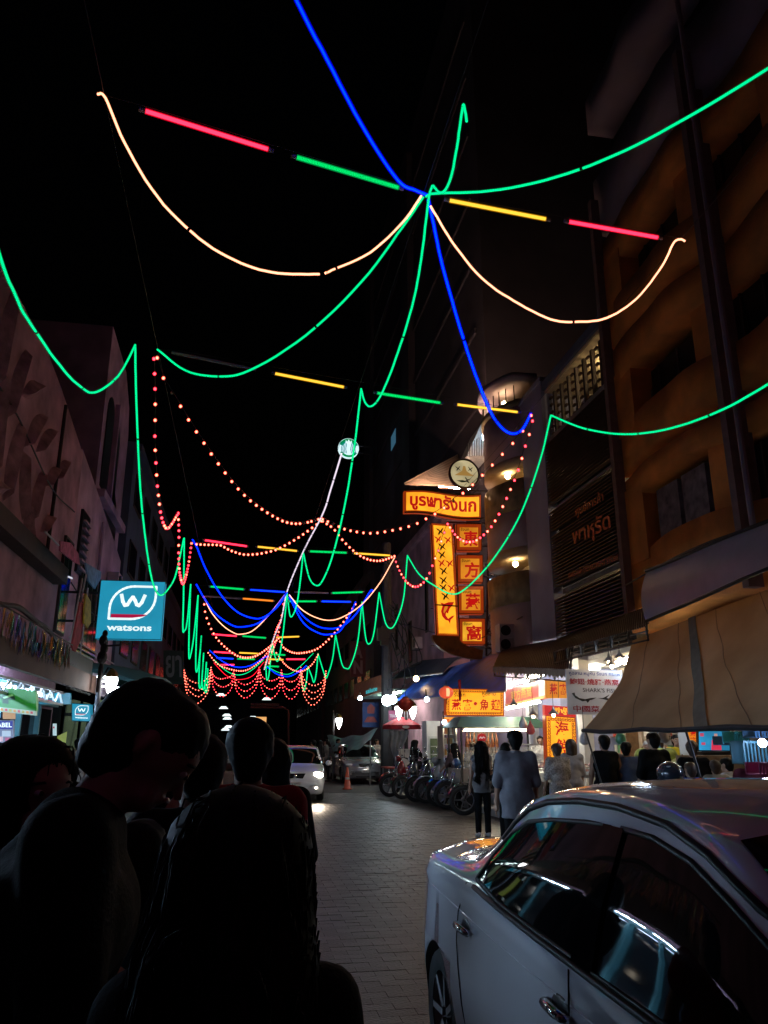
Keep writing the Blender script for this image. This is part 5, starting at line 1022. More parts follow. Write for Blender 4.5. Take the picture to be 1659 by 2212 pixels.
def car_meshes(paint):
    if paint.name in CARBODY: return CARBODY[paint.name]
    me = car_body().mesh('body', [paint, RUB], True); o = bpy.data.objects.new('body_tmp', me); COL.objects.link(o); cut = []
    for y in (-1.56, 1.53):
        c = MB(); c.lathe([(0,-1.2),(.325,-1.2),(.325,1.2),(0,1.2)], (0, y, .30), 'x', 28); co = bpy.data.objects.new('cut', c.mesh('cut', [RUB])); COL.objects.link(co); cut.append(co)
        md = o.modifiers.new('b', 'BOOLEAN'); md.operation = 'DIFFERENCE'; md.object = co; md.solver = 'EXACT'
        bm = bmesh.new(); bm.from_mesh(co.data); bmesh.ops.remove_doubles(bm, verts=bm.verts, dist=1e-5); bmesh.ops.recalc_face_normals(bm, faces=bm.faces); bm.to_mesh(co.data); bm.free()
    bm = bmesh.new(); bm.from_mesh(me); bmesh.ops.recalc_face_normals(bm, faces=bm.faces); bm.to_mesh(me); bm.free()
    bpy.context.view_layer.update(); r = bpy.data.meshes.new_from_object(o.evaluated_get(bpy.context.evaluated_depsgraph_get())); r.name = 'body'
    r.materials.clear(); r.materials.append(paint); r.materials.append(RUB)
    for p in r.polygons:
        c = p.center; p.use_smooth = True
        if abs(c.x) < .60 and any(abs(math.hypot(c.y-y, c.z-.30)-.325) < .02 for y in (-1.56, 1.53)): p.material_index = 1
        elif any(abs(math.hypot(c.y-y, c.z-.30)-.325) < .012 for y in (-1.56, 1.53)) and abs(p.normal.x) < .5: p.material_index = 1
    for x in [o]+cut: bpy.data.objects.remove(x)
    CARBODY[paint.name] = r; return r
def make_car(label, loc, rz, paint, lit, plate, group='white sedans'):
    t = thing('sedan_car', label, 'car', loc, rz, group); W = dict(world=False)
    link('body', car_meshes(paint), t)
    # glass: side windows, windscreen, rear window
    beltz = lambda y: cr(y, 4)+.012
    rt_ = [(0.88,1.02),(0.78,1.135),(0.65,1.225),(0.47,1.285),(0.22,1.315),(-0.08,1.335),(-0.26,1.34)]; rb_ = [(0.88,1.012),(0.52,beltz(0.52)),(0.12,beltz(0.12)),(-0.24,beltz(-0.24))]
    ft_ = [(-0.34,1.34),(-0.53,1.335),(-0.73,1.30),(-0.9,1.235),(-1.06,1.155),(-1.21,1.06),(-1.31,.985)]; fb_ = [(-0.32,beltz(-0.32)),(-0.68,beltz(-0.68)),(-1.08,beltz(-1.08)),(-1.33,beltz(-1.33))]
    for sx in (-1, 1):
        for tp, bt, nm in ((rt_, rb_, 'rear_side_window'), (ft_, fb_, 'front_side_window')):
            patch_side((tp, bt), sx, .004).build(nm, GLS, t, True, **W)
            ring_ = tp+bt[::-1]+[tp[0]]; strip_side(ring_, sx, .011).build('window_rubber', RUB, t, True, **W)
        patch_side(([(-0.23,1.345),(-0.37,1.345)], [(-0.21,beltz(-0.21)),(-0.35,beltz(-0.35))]), sx, .014, 6, 16).build('pillar_trim', GLS, t, True, **W)
        strip_side([(0.77,1.19),(0.67,1.265),(0.52,1.33),(0.32,1.37),(0.02,1.395),(-0.28,1.398),(-0.58,1.375),(-0.78,1.325),(-0.98,1.24),(-1.18,1.14),(-1.36,1.03)], sx, .014).build('roof_channel', RUB, t, True, **W)
        strip_side([(y, beltz(y)-.014) for y in (.88,.52,.12,-.28,-.68,-1.08,-1.34)], sx, .013).build('belt_moulding', RUB, t, True, **W)
        for line in ([(-.20,.93),(-.17,.75),(-.15,.5),(-.15,.24)], [(-1.27,.9),(-1.28,.7),(-1.26,.5),(-1.23,.24)], [(1.0,.98),(1.12,.84),(1.13,.72),(1.08,.62),(1.02,.5),(.97,.3),(.96,.24)]): strip_side(line, sx, .0035).build('door_gap', RUB, t, True, **W)
        strip_side([(2.14,.855),(1.7,.86),(1.2,.852),(.6,.838),(0,.826),(-.6,.82),(-1.1,.81)], sx, .005, -.012).build('crease', paint, t, True, **W)
        for hy, hz in ((.98,.795),(-.10,.79)):
            x = side_x(hy, hz); b = MB(); b.ball((sx*(x-.006), hy, hz), (.012,.085,.045), 14, 8); b.build('handle_recess', RUB, t, True, **W)
            b = MB(); b.tube([(sx*(x+.004), hy+.085, hz+.004), (sx*(x+.03), hy+.06, hz+.008), (sx*(x+.034), hy-.03, hz+.008), (sx*(x+.026), hy-.075, hz+.004), (sx*(x+.004), hy-.09, hz)], [.012,.016,.017,.015,.01], 8); b.build('door_handle', CHR if paint is CARP else paint, t, True, **W)
        # mirror
        b = MB(); b.ball((sx*.97, -1.26, .985), (.10,.055,.075), 14, 10); mrr = b.build('mirror', paint, t, True, **W); b = MB(); b.ball((sx*.97, -1.245, .985), (.085,.05,.06), 12, 8); b.build('mirror_glass', CHR, mrr, True, **W); b = MB(); b.tube([(sx*.80,-1.25,.945),(sx*.9,-1.255,.96)], .022, 6); b.build('mirror_arm', RUB, mrr, True, **W)
        # lamps
        b = MB(); b.ball((sx*.60, -2.21, .69), (.17,.15,.085), 16, 10); b.build('headlight', HLG if lit == 'both' or (lit == 'left' and sx > 0) else CLN, t, True, **W)
        b = MB(); b.ball((sx*.56, -2.325, .37), (.07,.06,.045), 12, 8); b.build('fog_light', FGL if lit == 'both' or (lit == 'left' and sx > 0) else CLN, t, True, **W)
        b = MB(); b.ball((sx*.60, 2.11, .83), (.145,.135,.115), 16, 10); b.build('tail_light', RLN, t, True, **W)
    patch_top(-1.50, -.81, .73, .61, .006).build('windscreen', GLS, t, True, **W); patch_top(.60, 1.30, .58, .54, .006).build('rear_window', GLS, t, True, **W)
    # front: grille, lower intake, plate, badge
    def front(z): return -min(2.15, 2.0+.16*math.sin(min(1, max(0, (z-.15)/.9))*math.pi))
    b = MB(); b.prism([(-.28,-2.34,.74),(.28,-2.34,.74),(.20,-2.38,.60),(-.20,-2.38,.60)], (0,-.035,0)); gr = b.build('grille', RUB, t, **W)
    for k in range(3): b = MB(); b.bar((-.23,-2.395-.003*k,.64+.03*k),(.23,-2.395-.003*k,.64+.03*k),.008); b.build('grille_bar', CHR, gr, **W)
    b = MB(); b.lathe([(0,-.012),(.05,-.01),(.05,0),(0,0)], (0,-2.41,.675), 'y', 16); b.build('badge', CHR, gr, True, **W)
    b = MB(); b.prism([(-.42,-2.37,.36),(.42,-2.37,.36),(.36,-2.37,.26),(-.36,-2.37,.26)], (0,-.04,0)); b.build('lower_intake', RUB, t, **W)
    b = MB(); b.ball((0,-2.34,.47), (.62,.12,.13), 20, 10); b.build('front_bumper', paint, t, True, **W)
    b = MB(); b.box(-.17,.17,-2.49,-2.48,.43,.53); pl_ = b.build('number_plate', PLT, t, **W)
    v, f = text_geo(plate, .0); mn, mx_ = v.min(0), v.max(0); q = (v-mn)/(mx_-mn); b = MB(); b.add([(-.14+a*.28, -2.494, .45+c_*.06) for a, c_ in q], f); b.build('plate_letters', BKL, pl_, **W)
    b = MB(); b.ball((0,2.16,.45), (.56,.15,.17), 20, 10); b.build('rear_bumper', paint, t, True, **W)
    for sx in (-1, 1):
        for y in (-1.56, 1.53):
            b = MB(); c = (sx*.72, y, .30); b.lathe([(.19,-.09),(.275,-.095),(.298,-.06),(.298,.06),(.275,.095),(.19,.09)], c, 'x', 28); wh = b.build('wheel', TYR, t, True, **W)
            b = MB(); b.lathe([(.0,sx*.055),(.05,sx*.06),(.06,sx*.045),(.17,sx*.05),(.19,sx*.085),(.195,sx*.02),(0,sx*.01)], c, 'x', 24)
            for k in range(7): a = k*2*math.pi/7; b.bar((c[0]+sx*.065, c[1]+.04*math.cos(a), c[2]+.04*math.sin(a)), (c[0]+sx*.075, c[1]+.185*math.cos(a), c[2]+.185*math.sin(a)), .03)
            b.build('rim', ALLOY, wh, False, **W)
    for k in range(2):
        b = MB(); b.ball((-.3+.6*k, .3, 1.02), (.12,.05,.1), 10, 8); b.ball((-.3+.6*k, .3, .75), (.22,.07,.2), 10, 8); b.build('seat_back', RUB, t, True, **W)
    return t
make_car('white sedan in the right foreground with colourful reflections on its roof', (1.86, 2.71, 0), 0, CARP, None, 'ฎก 5421')
p = atZ(655, 1733, 0); c1 = make_car('white sedan driving up the street with one headlight glaring', (p[0]-.12, p[1]+2.3, 0), R(-3), CARP, 'left', 'ฎษ 6402')
p = atZ(785, 1694, 0); c2 = make_car('silver sedan parked beside the traffic cone, lights off', (p[0], p[1]+2.4, 0), R(2), CARS, None, 'ชพ 8170')
# beams of the lit car: its own lamps
for z, pw in ((.69, 900), (.37, 260)):
    ld = bpy.data.lights.new('headlight_beam', 'SPOT'); ld.energy = pw*.1; ld.spot_size = R(60); ld.spot_blend = .6; ld.color = (1,.8,.6); ld.shadow_soft_size = .06
    lo = bpy.data.objects.new('headlight_beam', ld); COL.objects.link(lo); lo.parent = c1; lo.location = (.60, -2.52, z); lo.rotation_euler = (R(-62) if z > .5 else R(-70), 0, 0)
    lo.rotation_euler = (R(52), 0, R(180))
# traffic cone
p = atZ(750, 1705, 0); t = thing('traffic_cone', 'orange traffic cone standing before the parked silver sedan', 'cone', p)
MB().lathe([(0,.0),(.17,0),(.17,.03),(.12,.035),(.035,.72),(0,.72)], (0,0,0), n=14).build('cone', mat('cone_orange', (.5,.09,.03), .5, var=.15), t, True, world=False); MB().lathe([(.083,.32),(.086,.32),(.066,.46),(.062,.46)], (0,0,0), n=14).build('white_band', WHT, t, world=False)
# distant oncoming vehicles with lit lamps
for k, (px, py, s, nm) in enumerate([(506,1612,.9,'small far vehicle with two glowing headlights coming up the street'), ]):
    p = atY(512, 1640, 46); t = thing('far_van', nm, 'van', (p[0], 46, 0)); x0 = p[0]
    b = MB(); b.hexa([(-.85,0,.35),(.85,0,.35),(.85,4,.35),(-.85,4,.35),(-.75,.25,1.15),(.75,.25,1.15),(.8,4,1.15),(-.8,4,1.15)]); b.hexa([(-.74,.27,1.152),(.74,.27,1.152),(.78,4,1.152),(-.78,4,1.152),(-.62,.9,1.85),(.62,.9,1.85),(.68,4,1.85),(-.68,4,1.85)]); b.build('body', mat('far_van_paint', (.1,.1,.11), .4, var=0, coat=1), t, world=False)
    b = MB(); b.prism([(-.68,.31,1.2),(.68,.31,1.2),(.58,.87,1.8),(-.58,.87,1.8)], (0,-.012,.006)); b.build('windscreen', GLS, t, world=False)
    for sx in (-1, 1):
        b = MB(); b.ball((sx*.62,-.01,1.0), (.2,.05,.14), 10, 7); b.build('headlight', emi('far_headlight', (1.0,.7,.5), 9), t, True, world=False)
        for y in (.7, 3.2): b = MB(); b.lathe([(0,-.09),(.3,-.09),(.3,.09),(0,.09)], (sx*.76, y, .3), 'x', 14); b.build('wheel', TYR, t, world=False)
    b = MB(); b.box(-.8,.8,-.06,-.001,.4,.62); b.build('bumper', mat('pale_bumper', (.6,.62,.66), .3, var=0), t, world=False)
# ================================================================ motorcycles
MCB = [mat('moto_dark', (.02,.02,.024), .25, var=0, coat=1), mat('moto_red', (.22,.015,.02), .25, var=0, coat=1), mat('moto_blue', (.02,.09,.26), .3, var=0, coat=1), mat('moto_silver', (.4,.4,.42), .3, .4, var=0)]
def make_moto(label, loc, rz, paint, basket=False, helmet=False, lean=R(-7)):
    t = thing('motorcycle', label, 'motorcycle', loc, rz, 'parked motorcycles'); t.rotation_euler = (0, lean, rz); W = dict(world=False)   # front is +y
    for y, r in ((-.62, .29), (.62, .29)):
        b = MB(); n = 22; vs = []
        b.lathe([(r-.085,-.04),(r-.015,-.055),(r,-.03),(r,.03),(r-.015,.055),(r-.085,.04)], (0,y,r), 'x', n); wh = b.build('wheel', TYR, t, True, **W)
        b = MB(); b.lathe([(r-.095,-.03),(r-.08,-.03),(r-.08,.03),(r-.095,.03),(r-.095,-.03)], (0,y,r), 'x', n)
        for k in range(5): a = k*math.pi*.4; b.bar((0, y, r), (0, y+(r-.09)*math.cos(a), r+(r-.09)*math.sin(a)), .022)
        b.lathe([(0,-.06),(.05,-.06),(.05,.06),(0,.06)], (0,y,r), 'x', 10); b.build('rim', ALLOY, wh, **W)
    b = MB(); b.tube([(.06,.62,.29),(.06,.5,.62),(.06,.38,.92)], .022, 6); b.tube([(-.06,.62,.29),(-.06,.5,.62),(-.06,.38,.92)], .022, 6); b.build('fork', CHR, t, True, **W)
    b = MB(); b.grid(lambda u, v: Vector(((u-.5)*.11, .62+.33*math.cos(R(20+130*v)), .29+.335*math.sin(R(20+130*v)))), 3, 10, (0,0,-.008)); b.build('front_fender', paint, t, True, **W)
    b = MB(); b.grid(lambda u, v: Vector(((u-.5)*.14, -.62-.34*math.cos(R(15+105*v)), .29+.36*math.sin(R(15+105*v)))), 3, 10, (0,0,-.008)); b.build('rear_fender', paint, t, True, **W)
    b = MB(); b.tube([(0,.40,.84),(0,.28,.60),(0,.1,.45),(0,-.15,.42),(0,-.4,.6),(0,-.72,.74)], [.07,.13,.12,.11,.13,.07], 8); b.build('frame_body', paint, t, True, **W)
    b = MB(); b.ball((0,-.48,.62), (.13,.26,.13), 12, 8); b.ball((0,.05,.58), (.10,.28,.12), 12, 8); b.build('side_cover', paint, t, True, **W)
    b = MB(); b.ball((0,.32,.66), (.2,.11,.27), 12, 8); b.build('leg_shield', paint, t, True, **W)
    b = MB(); b.ball((0,.02,.36), (.14,.24,.16), 12, 8); b.ball((0,-.15,.30), (.1,.1,.09), 10, 7); b.build('engine', METL, t, True, **W)
    b = MB(); b.tube([(0,.14,.74),(0,0,.775),(0,-.3,.80),(0,-.62,.83),(0,-.76,.84)], [.06,.11,.12,.11,.06], 8); s = b.build('seat', RUB, t, True, **W)
    b = MB(); b.tube([(-.34,.22,1.0),(-.2,.30,1.03),(0,.36,.98),(.2,.30,1.03),(.34,.22,1.0)], .014, 6); b.build('handlebar', METD, t, True, **W)
    for sx in (-1, 1):
        b = MB(); b.tube([(sx*.26,.25,1.015),(sx*.36,.21,1.0)], .02, 7); b.build('grip', RUB, t, True, **W); b = MB(); b.tube([(sx*.22,.29,1.03),(sx*.27,.30,1.17)], .006, 4); b.ball((sx*.28,.30,1.2), (.055,.012,.038), 9, 6); b.build('mirror', CHR, t, True, **W)
    b = MB(); b.ball((0,.40,.97), (.12,.09,.09), 12, 8); hl = b.build('headlamp_cowl', paint, t, True, **W); b = MB(); b.ball((0,.465,.965), (.07,.035,.055), 10, 7); b.build('lens', CLN, hl, True, **W)
    b = MB(); b.tube([(.11,.02,.28),(.14,-.2,.24),(.15,-.5,.30),(.15,-.85,.40)], [.02,.028,.042,.045], 8); b.build('exhaust', CHR, t, True, **W)
    b = MB(); b.ball((0,-.80,.76), (.06,.05,.045), 10, 7); b.build('tail_lamp', RLN, t, True, **W)
    b = MB(); b.box(-.09,.09,-.93,-.925,.50,.64); b.build('plate', PLT, t, **W)
    b = MB(); b.tube([(-.05,-.1,.28),(-.22,-.16,.02)], .012, 5); b.build('stand', METD, t, True, **W)
    if basket:
        b = MB(); b.box(-.17,.17,.47,.49,.78,1.0); b.box(-.17,-.155,.49,.72,.78,1.0); b.box(.155,.17,.49,.72,.78,1.0); b.box(-.155,.155,.70,.72,.78,1.0); b.box(-.155,.155,.49,.70,.78,.795); b.build('basket', METD, t, **W)
    return t
spots = [((845,1722),1.9,1,'red motorcycle at the far left end of the parked row, pale front fender'), ((872,1727),1.95,0,'dark motorcycle second in the parked row'), ((900,1733),2.0,0,'dark motorcycle third in the parked row, chrome handlebar raised'), ((925,1737),1.85,3,'silver motorcycle fourth in the parked row'), ((948,1743),2.0,0,'dark motorcycle fifth in the parked row'), ((968,1749),1.95,2,'motorcycle with blue cowling and bright exhaust near the grey sleeveless top'), ((1010,1764),1.75,0,'dark motorcycle behind the legs of the person in the grey sleeveless top'), ((1215,1740),1.6,0,'dark motorcycle parked beyond the white car roof, left of the black sleeveless shirt'), ((1165,1745),1.7,3,'silver motorcycle half hidden behind the pale untucked shirt')]
for k, ((px, py), rz, c, lb) in enumerate(spots):
    p = atZ(px, py, 0); m_ = make_moto(lb, (p[0]+.66, p[1]+.1, .01), rz-.3, MCB[c]); m_.scale = (1.12,)*3
# ================================================================ people: one continuous skin per figure, grown as a smooth union of tapered limbs
def sdf_mesh(prims, res, k=.03, clips=(), cuts=()):
    A = np.array([np.concatenate([p[0], p[1]]) for p in prims]); rr = np.array([max(p[2], p[3]) for p in prims])
    lo = np.minimum(A[:, :3], A[:, 3:]).min(0)-rr.max()-3*res; hi = np.maximum(A[:, :3], A[:, 3:]).max(0)+rr.max()+3*res
    n = np.ceil((hi-lo)/res).astype(int)+1; D = np.full(n, 9.0, np.float32)
    ax = [lo[i]+res*np.arange(n[i]) for i in range(3)]
    def dcap(a, b, ra, rb, sl):
        g = np.stack(np.meshgrid(ax[0][sl[0]], ax[1][sl[1]], ax[2][sl[2]], indexing='ij'), -1); ab = np.array(b)-np.array(a); q = g-np.array(a); L = ab@ab
        t = np.clip(q@ab/L, 0, 1) if L > 1e-9 else np.zeros(q.shape[:-1]); return np.linalg.norm(q-t[..., None]*ab, axis=-1)-(ra+(rb-ra)*t)
    def block(a, b, r): 
        l = np.floor((np.minimum(a, b)-r-lo)/res).astype(int).clip(0); h = (np.ceil((np.maximum(a, b)+r-lo)/res).astype(int)+1); return tuple(slice(int(l[i]), int(min(h[i], n[i]))) for i in range(3))
    for p in prims:
        a, b, ra, rb = np.array(p[0], float), np.array(p[1], float), p[2], p[3]; kk = p[4] if len(p) > 4 else k
        sl = block(a, b, max(ra, rb)+kk*2+res*2); d = dcap(a, b, ra, rb, sl); c = D[sl]; h = np.clip(.5+.5*(c-d)/kk, 0, 1); D[sl] = c*(1-h)+d*h-kk*h*(1-h)
    for p in cuts:
        a, b = np.array(p[0], float), np.array(p[1], float); sl = block(a, b, max(p[2], p[3])+.05); 
        if all(s.stop > s.start for s in sl): D[sl] = np.maximum(D[sl], -dcap(a, b, p[2], p[3], sl))
    if clips:
        g = np.stack(np.meshgrid(*ax, indexing='ij'), -1)
        for nrm, off in clips: D = np.maximum(D, g@np.array(nrm)-off)
    I = D < 0; c8 = [(i, j, l) for i in (0, 1) for j in (0, 1) for l in (0, 1)]; S = sum(I[i:n[0]-1+i, j:n[1]-1+j, l:n[2]-1+l].astype(np.int8) for i, j, l in c8)
    act = np.argwhere((S > 0) & (S < 8)); idx = np.full(n-1, -1, int); idx[tuple(act.T)] = np.arange(len(act))
    V = np.zeros((len(act), 3)); cnt_ = np.zeros(len(act)); vals = {c: D[act[:, 0]+c[0], act[:, 1]+c[1], act[:, 2]+c[2]] for c in c8}
    for c in c8:
        for x in range(3):
            if c[x]: continue
            e = list(c); e[x] = 1; e = tuple(e); v0, v1 = vals[c], vals[e]; m = (v0 < 0) != (v1 < 0); t = np.where(m, v0/(v0-v1+1e-12), 0); P = np.tile(np.array(c, float), (len(act), 1)); P[:, x] += t; V[m] += P[m]; cnt_[m] += 1
    V = (act+V/np.maximum(cnt_, 1)[:, None])*res+lo; F = []
    for x in range(3):
        u, w_ = (x+1) % 3, (x+2) % 3; s0 = [slice(None)]*3; s1 = [slice(None)]*3; s0[x] = slice(0, -1); s1[x] = slice(1, None); ch = np.argwhere(I[tuple(s0)] != I[tuple(s1)])
        ch = ch[(ch[:, u] > 0) & (ch[:, w_] > 0) & (ch[:, u] < n[u]-1) & (ch[:, w_] < n[w_]-1)]
        if not len(ch): continue
        def cell(du, dw): q = ch.copy(); q[:, u] -= du; q[:, w_] -= dw; return idx[tuple(q.T)]
        quad = np.stack([cell(1, 1), cell(0, 1), cell(0, 0), cell(1, 0)], 1); fl = I[tuple(ch.T)]; quad[~fl] = quad[~fl][:, ::-1]; F.append(quad[(quad >= 0).all(1)])
    return V, np.concatenate(F)
def np_mesh(name, V, F, m):
    me = bpy.data.meshes.new(name); me.from_pydata(V.tolist(), [], F.tolist()); me.materials.append(m); me.polygons.foreach_set('use_smooth', [True]*len(me.polygons)); me.update(); return me
from mathutils import noise as mnoise
def folds(me, amp, sc=(7, 7, 2.4)):
    co = [(q.co.copy(), q.normal.copy()) for q in me.vertices]
    for q, (c, n_) in zip(me.vertices, co):
        f = mnoise.noise(Vector((c.x*sc[0], c.y*sc[1], c.z*sc[2])))+.5*mnoise.noise(Vector((c.x*sc[0]*2.3+5, c.y*sc[1]*2.3, c.z*sc[2]*3)))
        q.co = c+n_*amp*f
    me.update(); return me
SKIN = mat('skin', (.42,.24,.16), .55, var=.12, scale=9); SKIN2 = mat('skin_tan', (.30,.16,.10), .55, var=.12, scale=9); HAIR = mat('black_hair', (.004,.0035,.0035), .6, var=.2, scale=30, spec=.15); HAIRW = mat('white_hair', (.45,.44,.44), .7, var=.2, scale=30); HAIRB = mat('brown_hair', (.05,.025,.015), .5, var=.2, scale=30)
EYEW = mat('eye_white', (.6,.58,.55), .2, var=0); EYED = mat('eye_dark', (.01,.008,.006), .1, var=0); LIP = mat('lips', (.3,.1,.09), .5, var=0); SHOE = mat('dark_shoe', (.03,.028,.028), .5, var=0); SHOEW = mat('pale_shoe', (.4,.38,.36), .6, var=0)
def cloth(name, col, rough=.85, **k): return mat('cloth_'+name, col, rough, spec=.12, var=k.pop('var', .15), scale=k.pop('scale', 14), bump=.2, bscale=k.pop('bscale', 120))
def person(label, loc, rz, h=1.7, lean=0, hpitch=0, hyaw=0, arms=((8, 6, 15), (8, 6, 15)), sit=False, stride=0, shirt='black', sleeve_=.5, hem=.0, legs='black', shorts=False, hair='short', hairm=None, skin=None, shoe=None, res=.016, width=1.0, girl=False, extra=None, group=None, face=False, collar=False):
    s = h/1.75; skin = skin or SKIN; hairm = hairm or HAIR
    def v(*a): return np.array(a, float)
    hipz = .50 if sit else .93*s; P = v(0, 0, hipz); l = R(lean); sp = v(0, math.sin(l), math.cos(l)); nrm = v(0, math.cos(l), -math.sin(l)); X = v(1, 0, 0); W = width*(.9 if girl else 1.0)
    neck = P+sp*.50*s; sh = P+sp*.455*s; ch = P+sp*.32*s; wa = P+sp*.14*s
    tors = [(P-X*.075*s*W, P+X*.075*s*W, .105*s*W, .105*s*W), (wa-X*.05*s*W, wa+X*.05*s*W, .095*s*W, .095*s*W), (ch-X*.09*s*W+nrm*.01, ch+X*.09*s*W+nrm*.01, .105*s*W, .105*s*W), (sh-X*.145*s*W, sh+X*.145*s*W, .058*s, .058*s), (P, wa, .12*s*W, .105*s*W), (wa, ch, .105*s*W, .115*s*W), (ch, sh, .11*s*W, .07*s)]
    if girl: tors += [(ch+X*.065*s+nrm*.07*s, ch+X*.065*s+nrm*.075*s, .05*s, .05*s), (ch-X*.065*s+nrm*.07*s, ch-X*.065*s+nrm*.075*s, .05*s, .05*s)]
    hp = R(hpitch)+l*.6; yw = R(hyaw); hu = v(math.sin(yw)*math.sin(hp)*-0, math.sin(hp), math.cos(hp)); hf = v(-math.sin(yw)*math.cos(hp), math.cos(yw)*math.cos(hp), -math.sin(hp)); hu = hu-hf*(hu@hf); hu /= np.linalg.norm(hu); hr = np.cross(hf, hu)
    hc = neck+hu*.155*s+v(0, math.sin(hp), 0)*.02
    H = lambda r, f, u: hc+(hr*r+hf*f+hu*u)*s
    head = [(neck-sp*.03*s, neck+hu*.07*s, .056*s, .052*s), (H(0,-.03,.03), H(0,.025,.035), .082*s, .078*s), (H(0,.03,-.02), H(0,.045,-.06), .064*s, .045*s), (H(-.028,.055,-.07), H(.028,.055,-.07), .028*s, .028*s, .02)]
    head += [(H(0,.096,.005), H(0,.112,-.028), .008*s, .013*s, .012), (H(-.035,.088,.03), H(.035,.088,.03), .012*s, .012*s, .015), (H(-.018,.094,-.055), H(.018,.094,-.055), .008*s, .008*s, .008)]
    for q in (-1, 1): head += [(H(.083*q,-.008,.02), H(.086*q,-.012,-.015), .012*s, .010*s, .008)]
    arm = []; sleeves = []; hands = []; wrists = []
    for q, (a, ab, e) in zip((-1, 1), arms):
        S = sh+X*q*.175*s*W; a1, b1 = R(a)+l*.3, R(ab); d1 = v(q*math.sin(b1), math.sin(a1)*math.cos(b1), -math.cos(a1)*math.cos(b1)); E = S+d1*.285*s; a2 = a1+R(e); d2 = v(q*math.sin(b1)*.4, math.sin(a2), -math.cos(a2)); d2 /= np.linalg.norm(d2); Wr = E+d2*.245*s
        arm += [(S, E, .052*s*W, .040*s), (E, Wr, .039*s, .026*s)]; L = sleeve_
        if L > 0: sleeves += [(S-d1*.01, S+d1*.285*s*min(1, L*2), .06*s*W, .054*s)]+([(E, E+d2*.245*s*min(1, (L-.5)*2), .05*s, .038*s)] if L > .5 else [])
        sd = np.cross(d2, v(q, 0, 0)); sd /= np.linalg.norm(sd)+1e-9; pal = Wr+d2*.075*s; hands += [(Wr, pal, .026*s, .030*s), (pal-sd*.02*s, pal+sd*.02*s, .020*s, .020*s)]
        for f in range(4):
            base = pal+sd*(f-1.5)*.0185*s+d2*.018*s; ln = (.062, .074, .070, .052)[f]*s; m1 = base+d2*ln*.55; m2 = m1+(d2*.75-v(q,0,0)*.45+0*sd)*ln*.5; hands += [(base, m1, .0095*s, .009*s, .006), (m1, m2, .009*s, .0075*s, .006)]
        tb_ = Wr+d2*.03*s+sd*-.028*s; hands += [(tb_, tb_+(d2*.7-sd*.6)*.05*s, .012*s, .0095*s, .008)]
    lg = []; trou = []; feet = []
    for q in (-1, 1):
        hj = P+X*q*.088*s*W
        if sit: kn = hj+v(q*.06, .42*s, -.02); an = v(kn[0], kn[1]+.02, .09)
        else:
            st = stride*q; kn = v(hj[0]+q*.008, st*.5, .49*s); an = v(hj[0]+q*.012, st, .08*s)
        lg += [(hj, kn, .082*s*W, .054*s), (kn, an-v(0,0,.0), .053*s, .034*s)]; feet += [(an+v(0,-.03,-.035*s), an+v(0,.15*s,-.05*s), .036*s, .03*s)]
        end = kn+(an-kn)*(.12 if shorts else .93); trou += [(hj, kn, .094*s*W, .066*s), (kn, end, .066*s, .058*s if not shorts else .066*s)]
    t = thing('person', label, 'person', loc, rz, group)
    V, F = sdf_mesh(tors+head+arm+hands+lg+feet, res, .028*s); link('body', np_mesh('body', V, F, skin), t)
    o = .014*s+.004; inf = lambda L, e: [(p[0], p[1], p[2]+e, p[3]+e)+tuple(p[4:]) for p in L]
    hz = hipz-(.10+hem)*s
    if shirt:
        cl = [((0, 0, -1), -hz)]
        tp = inf(tors, o+.004)+inf(sleeves, .012)+[(P+X*q*.06*s*W, P-v(0,0,.12+hem)+X*q*.06*s*W, .122*s*W, .12*s*W) for q in (-1, 1)]+[(P-v(0,0,.12+hem)-X*.07*s*W, P-v(0,0,.12+hem)+X*.07*s*W, .118*s*W, .118*s*W)]
        V, F = sdf_mesh(tp, res, .03*s, cl, []); link('shirt', folds(np_mesh('shirt', V, F, shirt if not isinstance(shirt, str) else cloth(shirt, (.012,.012,.013))), .012*s), t)
    if collar: b = MB(); b.lathe([(.062*s,0),(.075*s,-.005),(.07*s,.045*s),(.058*s,.05*s)], tuple(neck-sp*.01), n=16); b.build('collar', shirt, t, True, world=False)
    if legs:
        V, F = sdf_mesh(inf([(P-X*.07*s*W, P+X*.07*s*W, .106*s*W, .106*s*W)], .008)+trou, res, .03*s, [((0, 0, 1), float(P[2]+.09*s))]); link('trousers', folds(np_mesh('trousers', V, F, legs if not isinstance(legs, str) else cloth(legs, (.014,.014,.016))), .010*s), t)
    V, F = sdf_mesh(inf(feet, .008), res, .01, [((0, 0, -1), 0.0)]); link('shoes', np_mesh('shoes', V, F, shoe or SHOE), t)
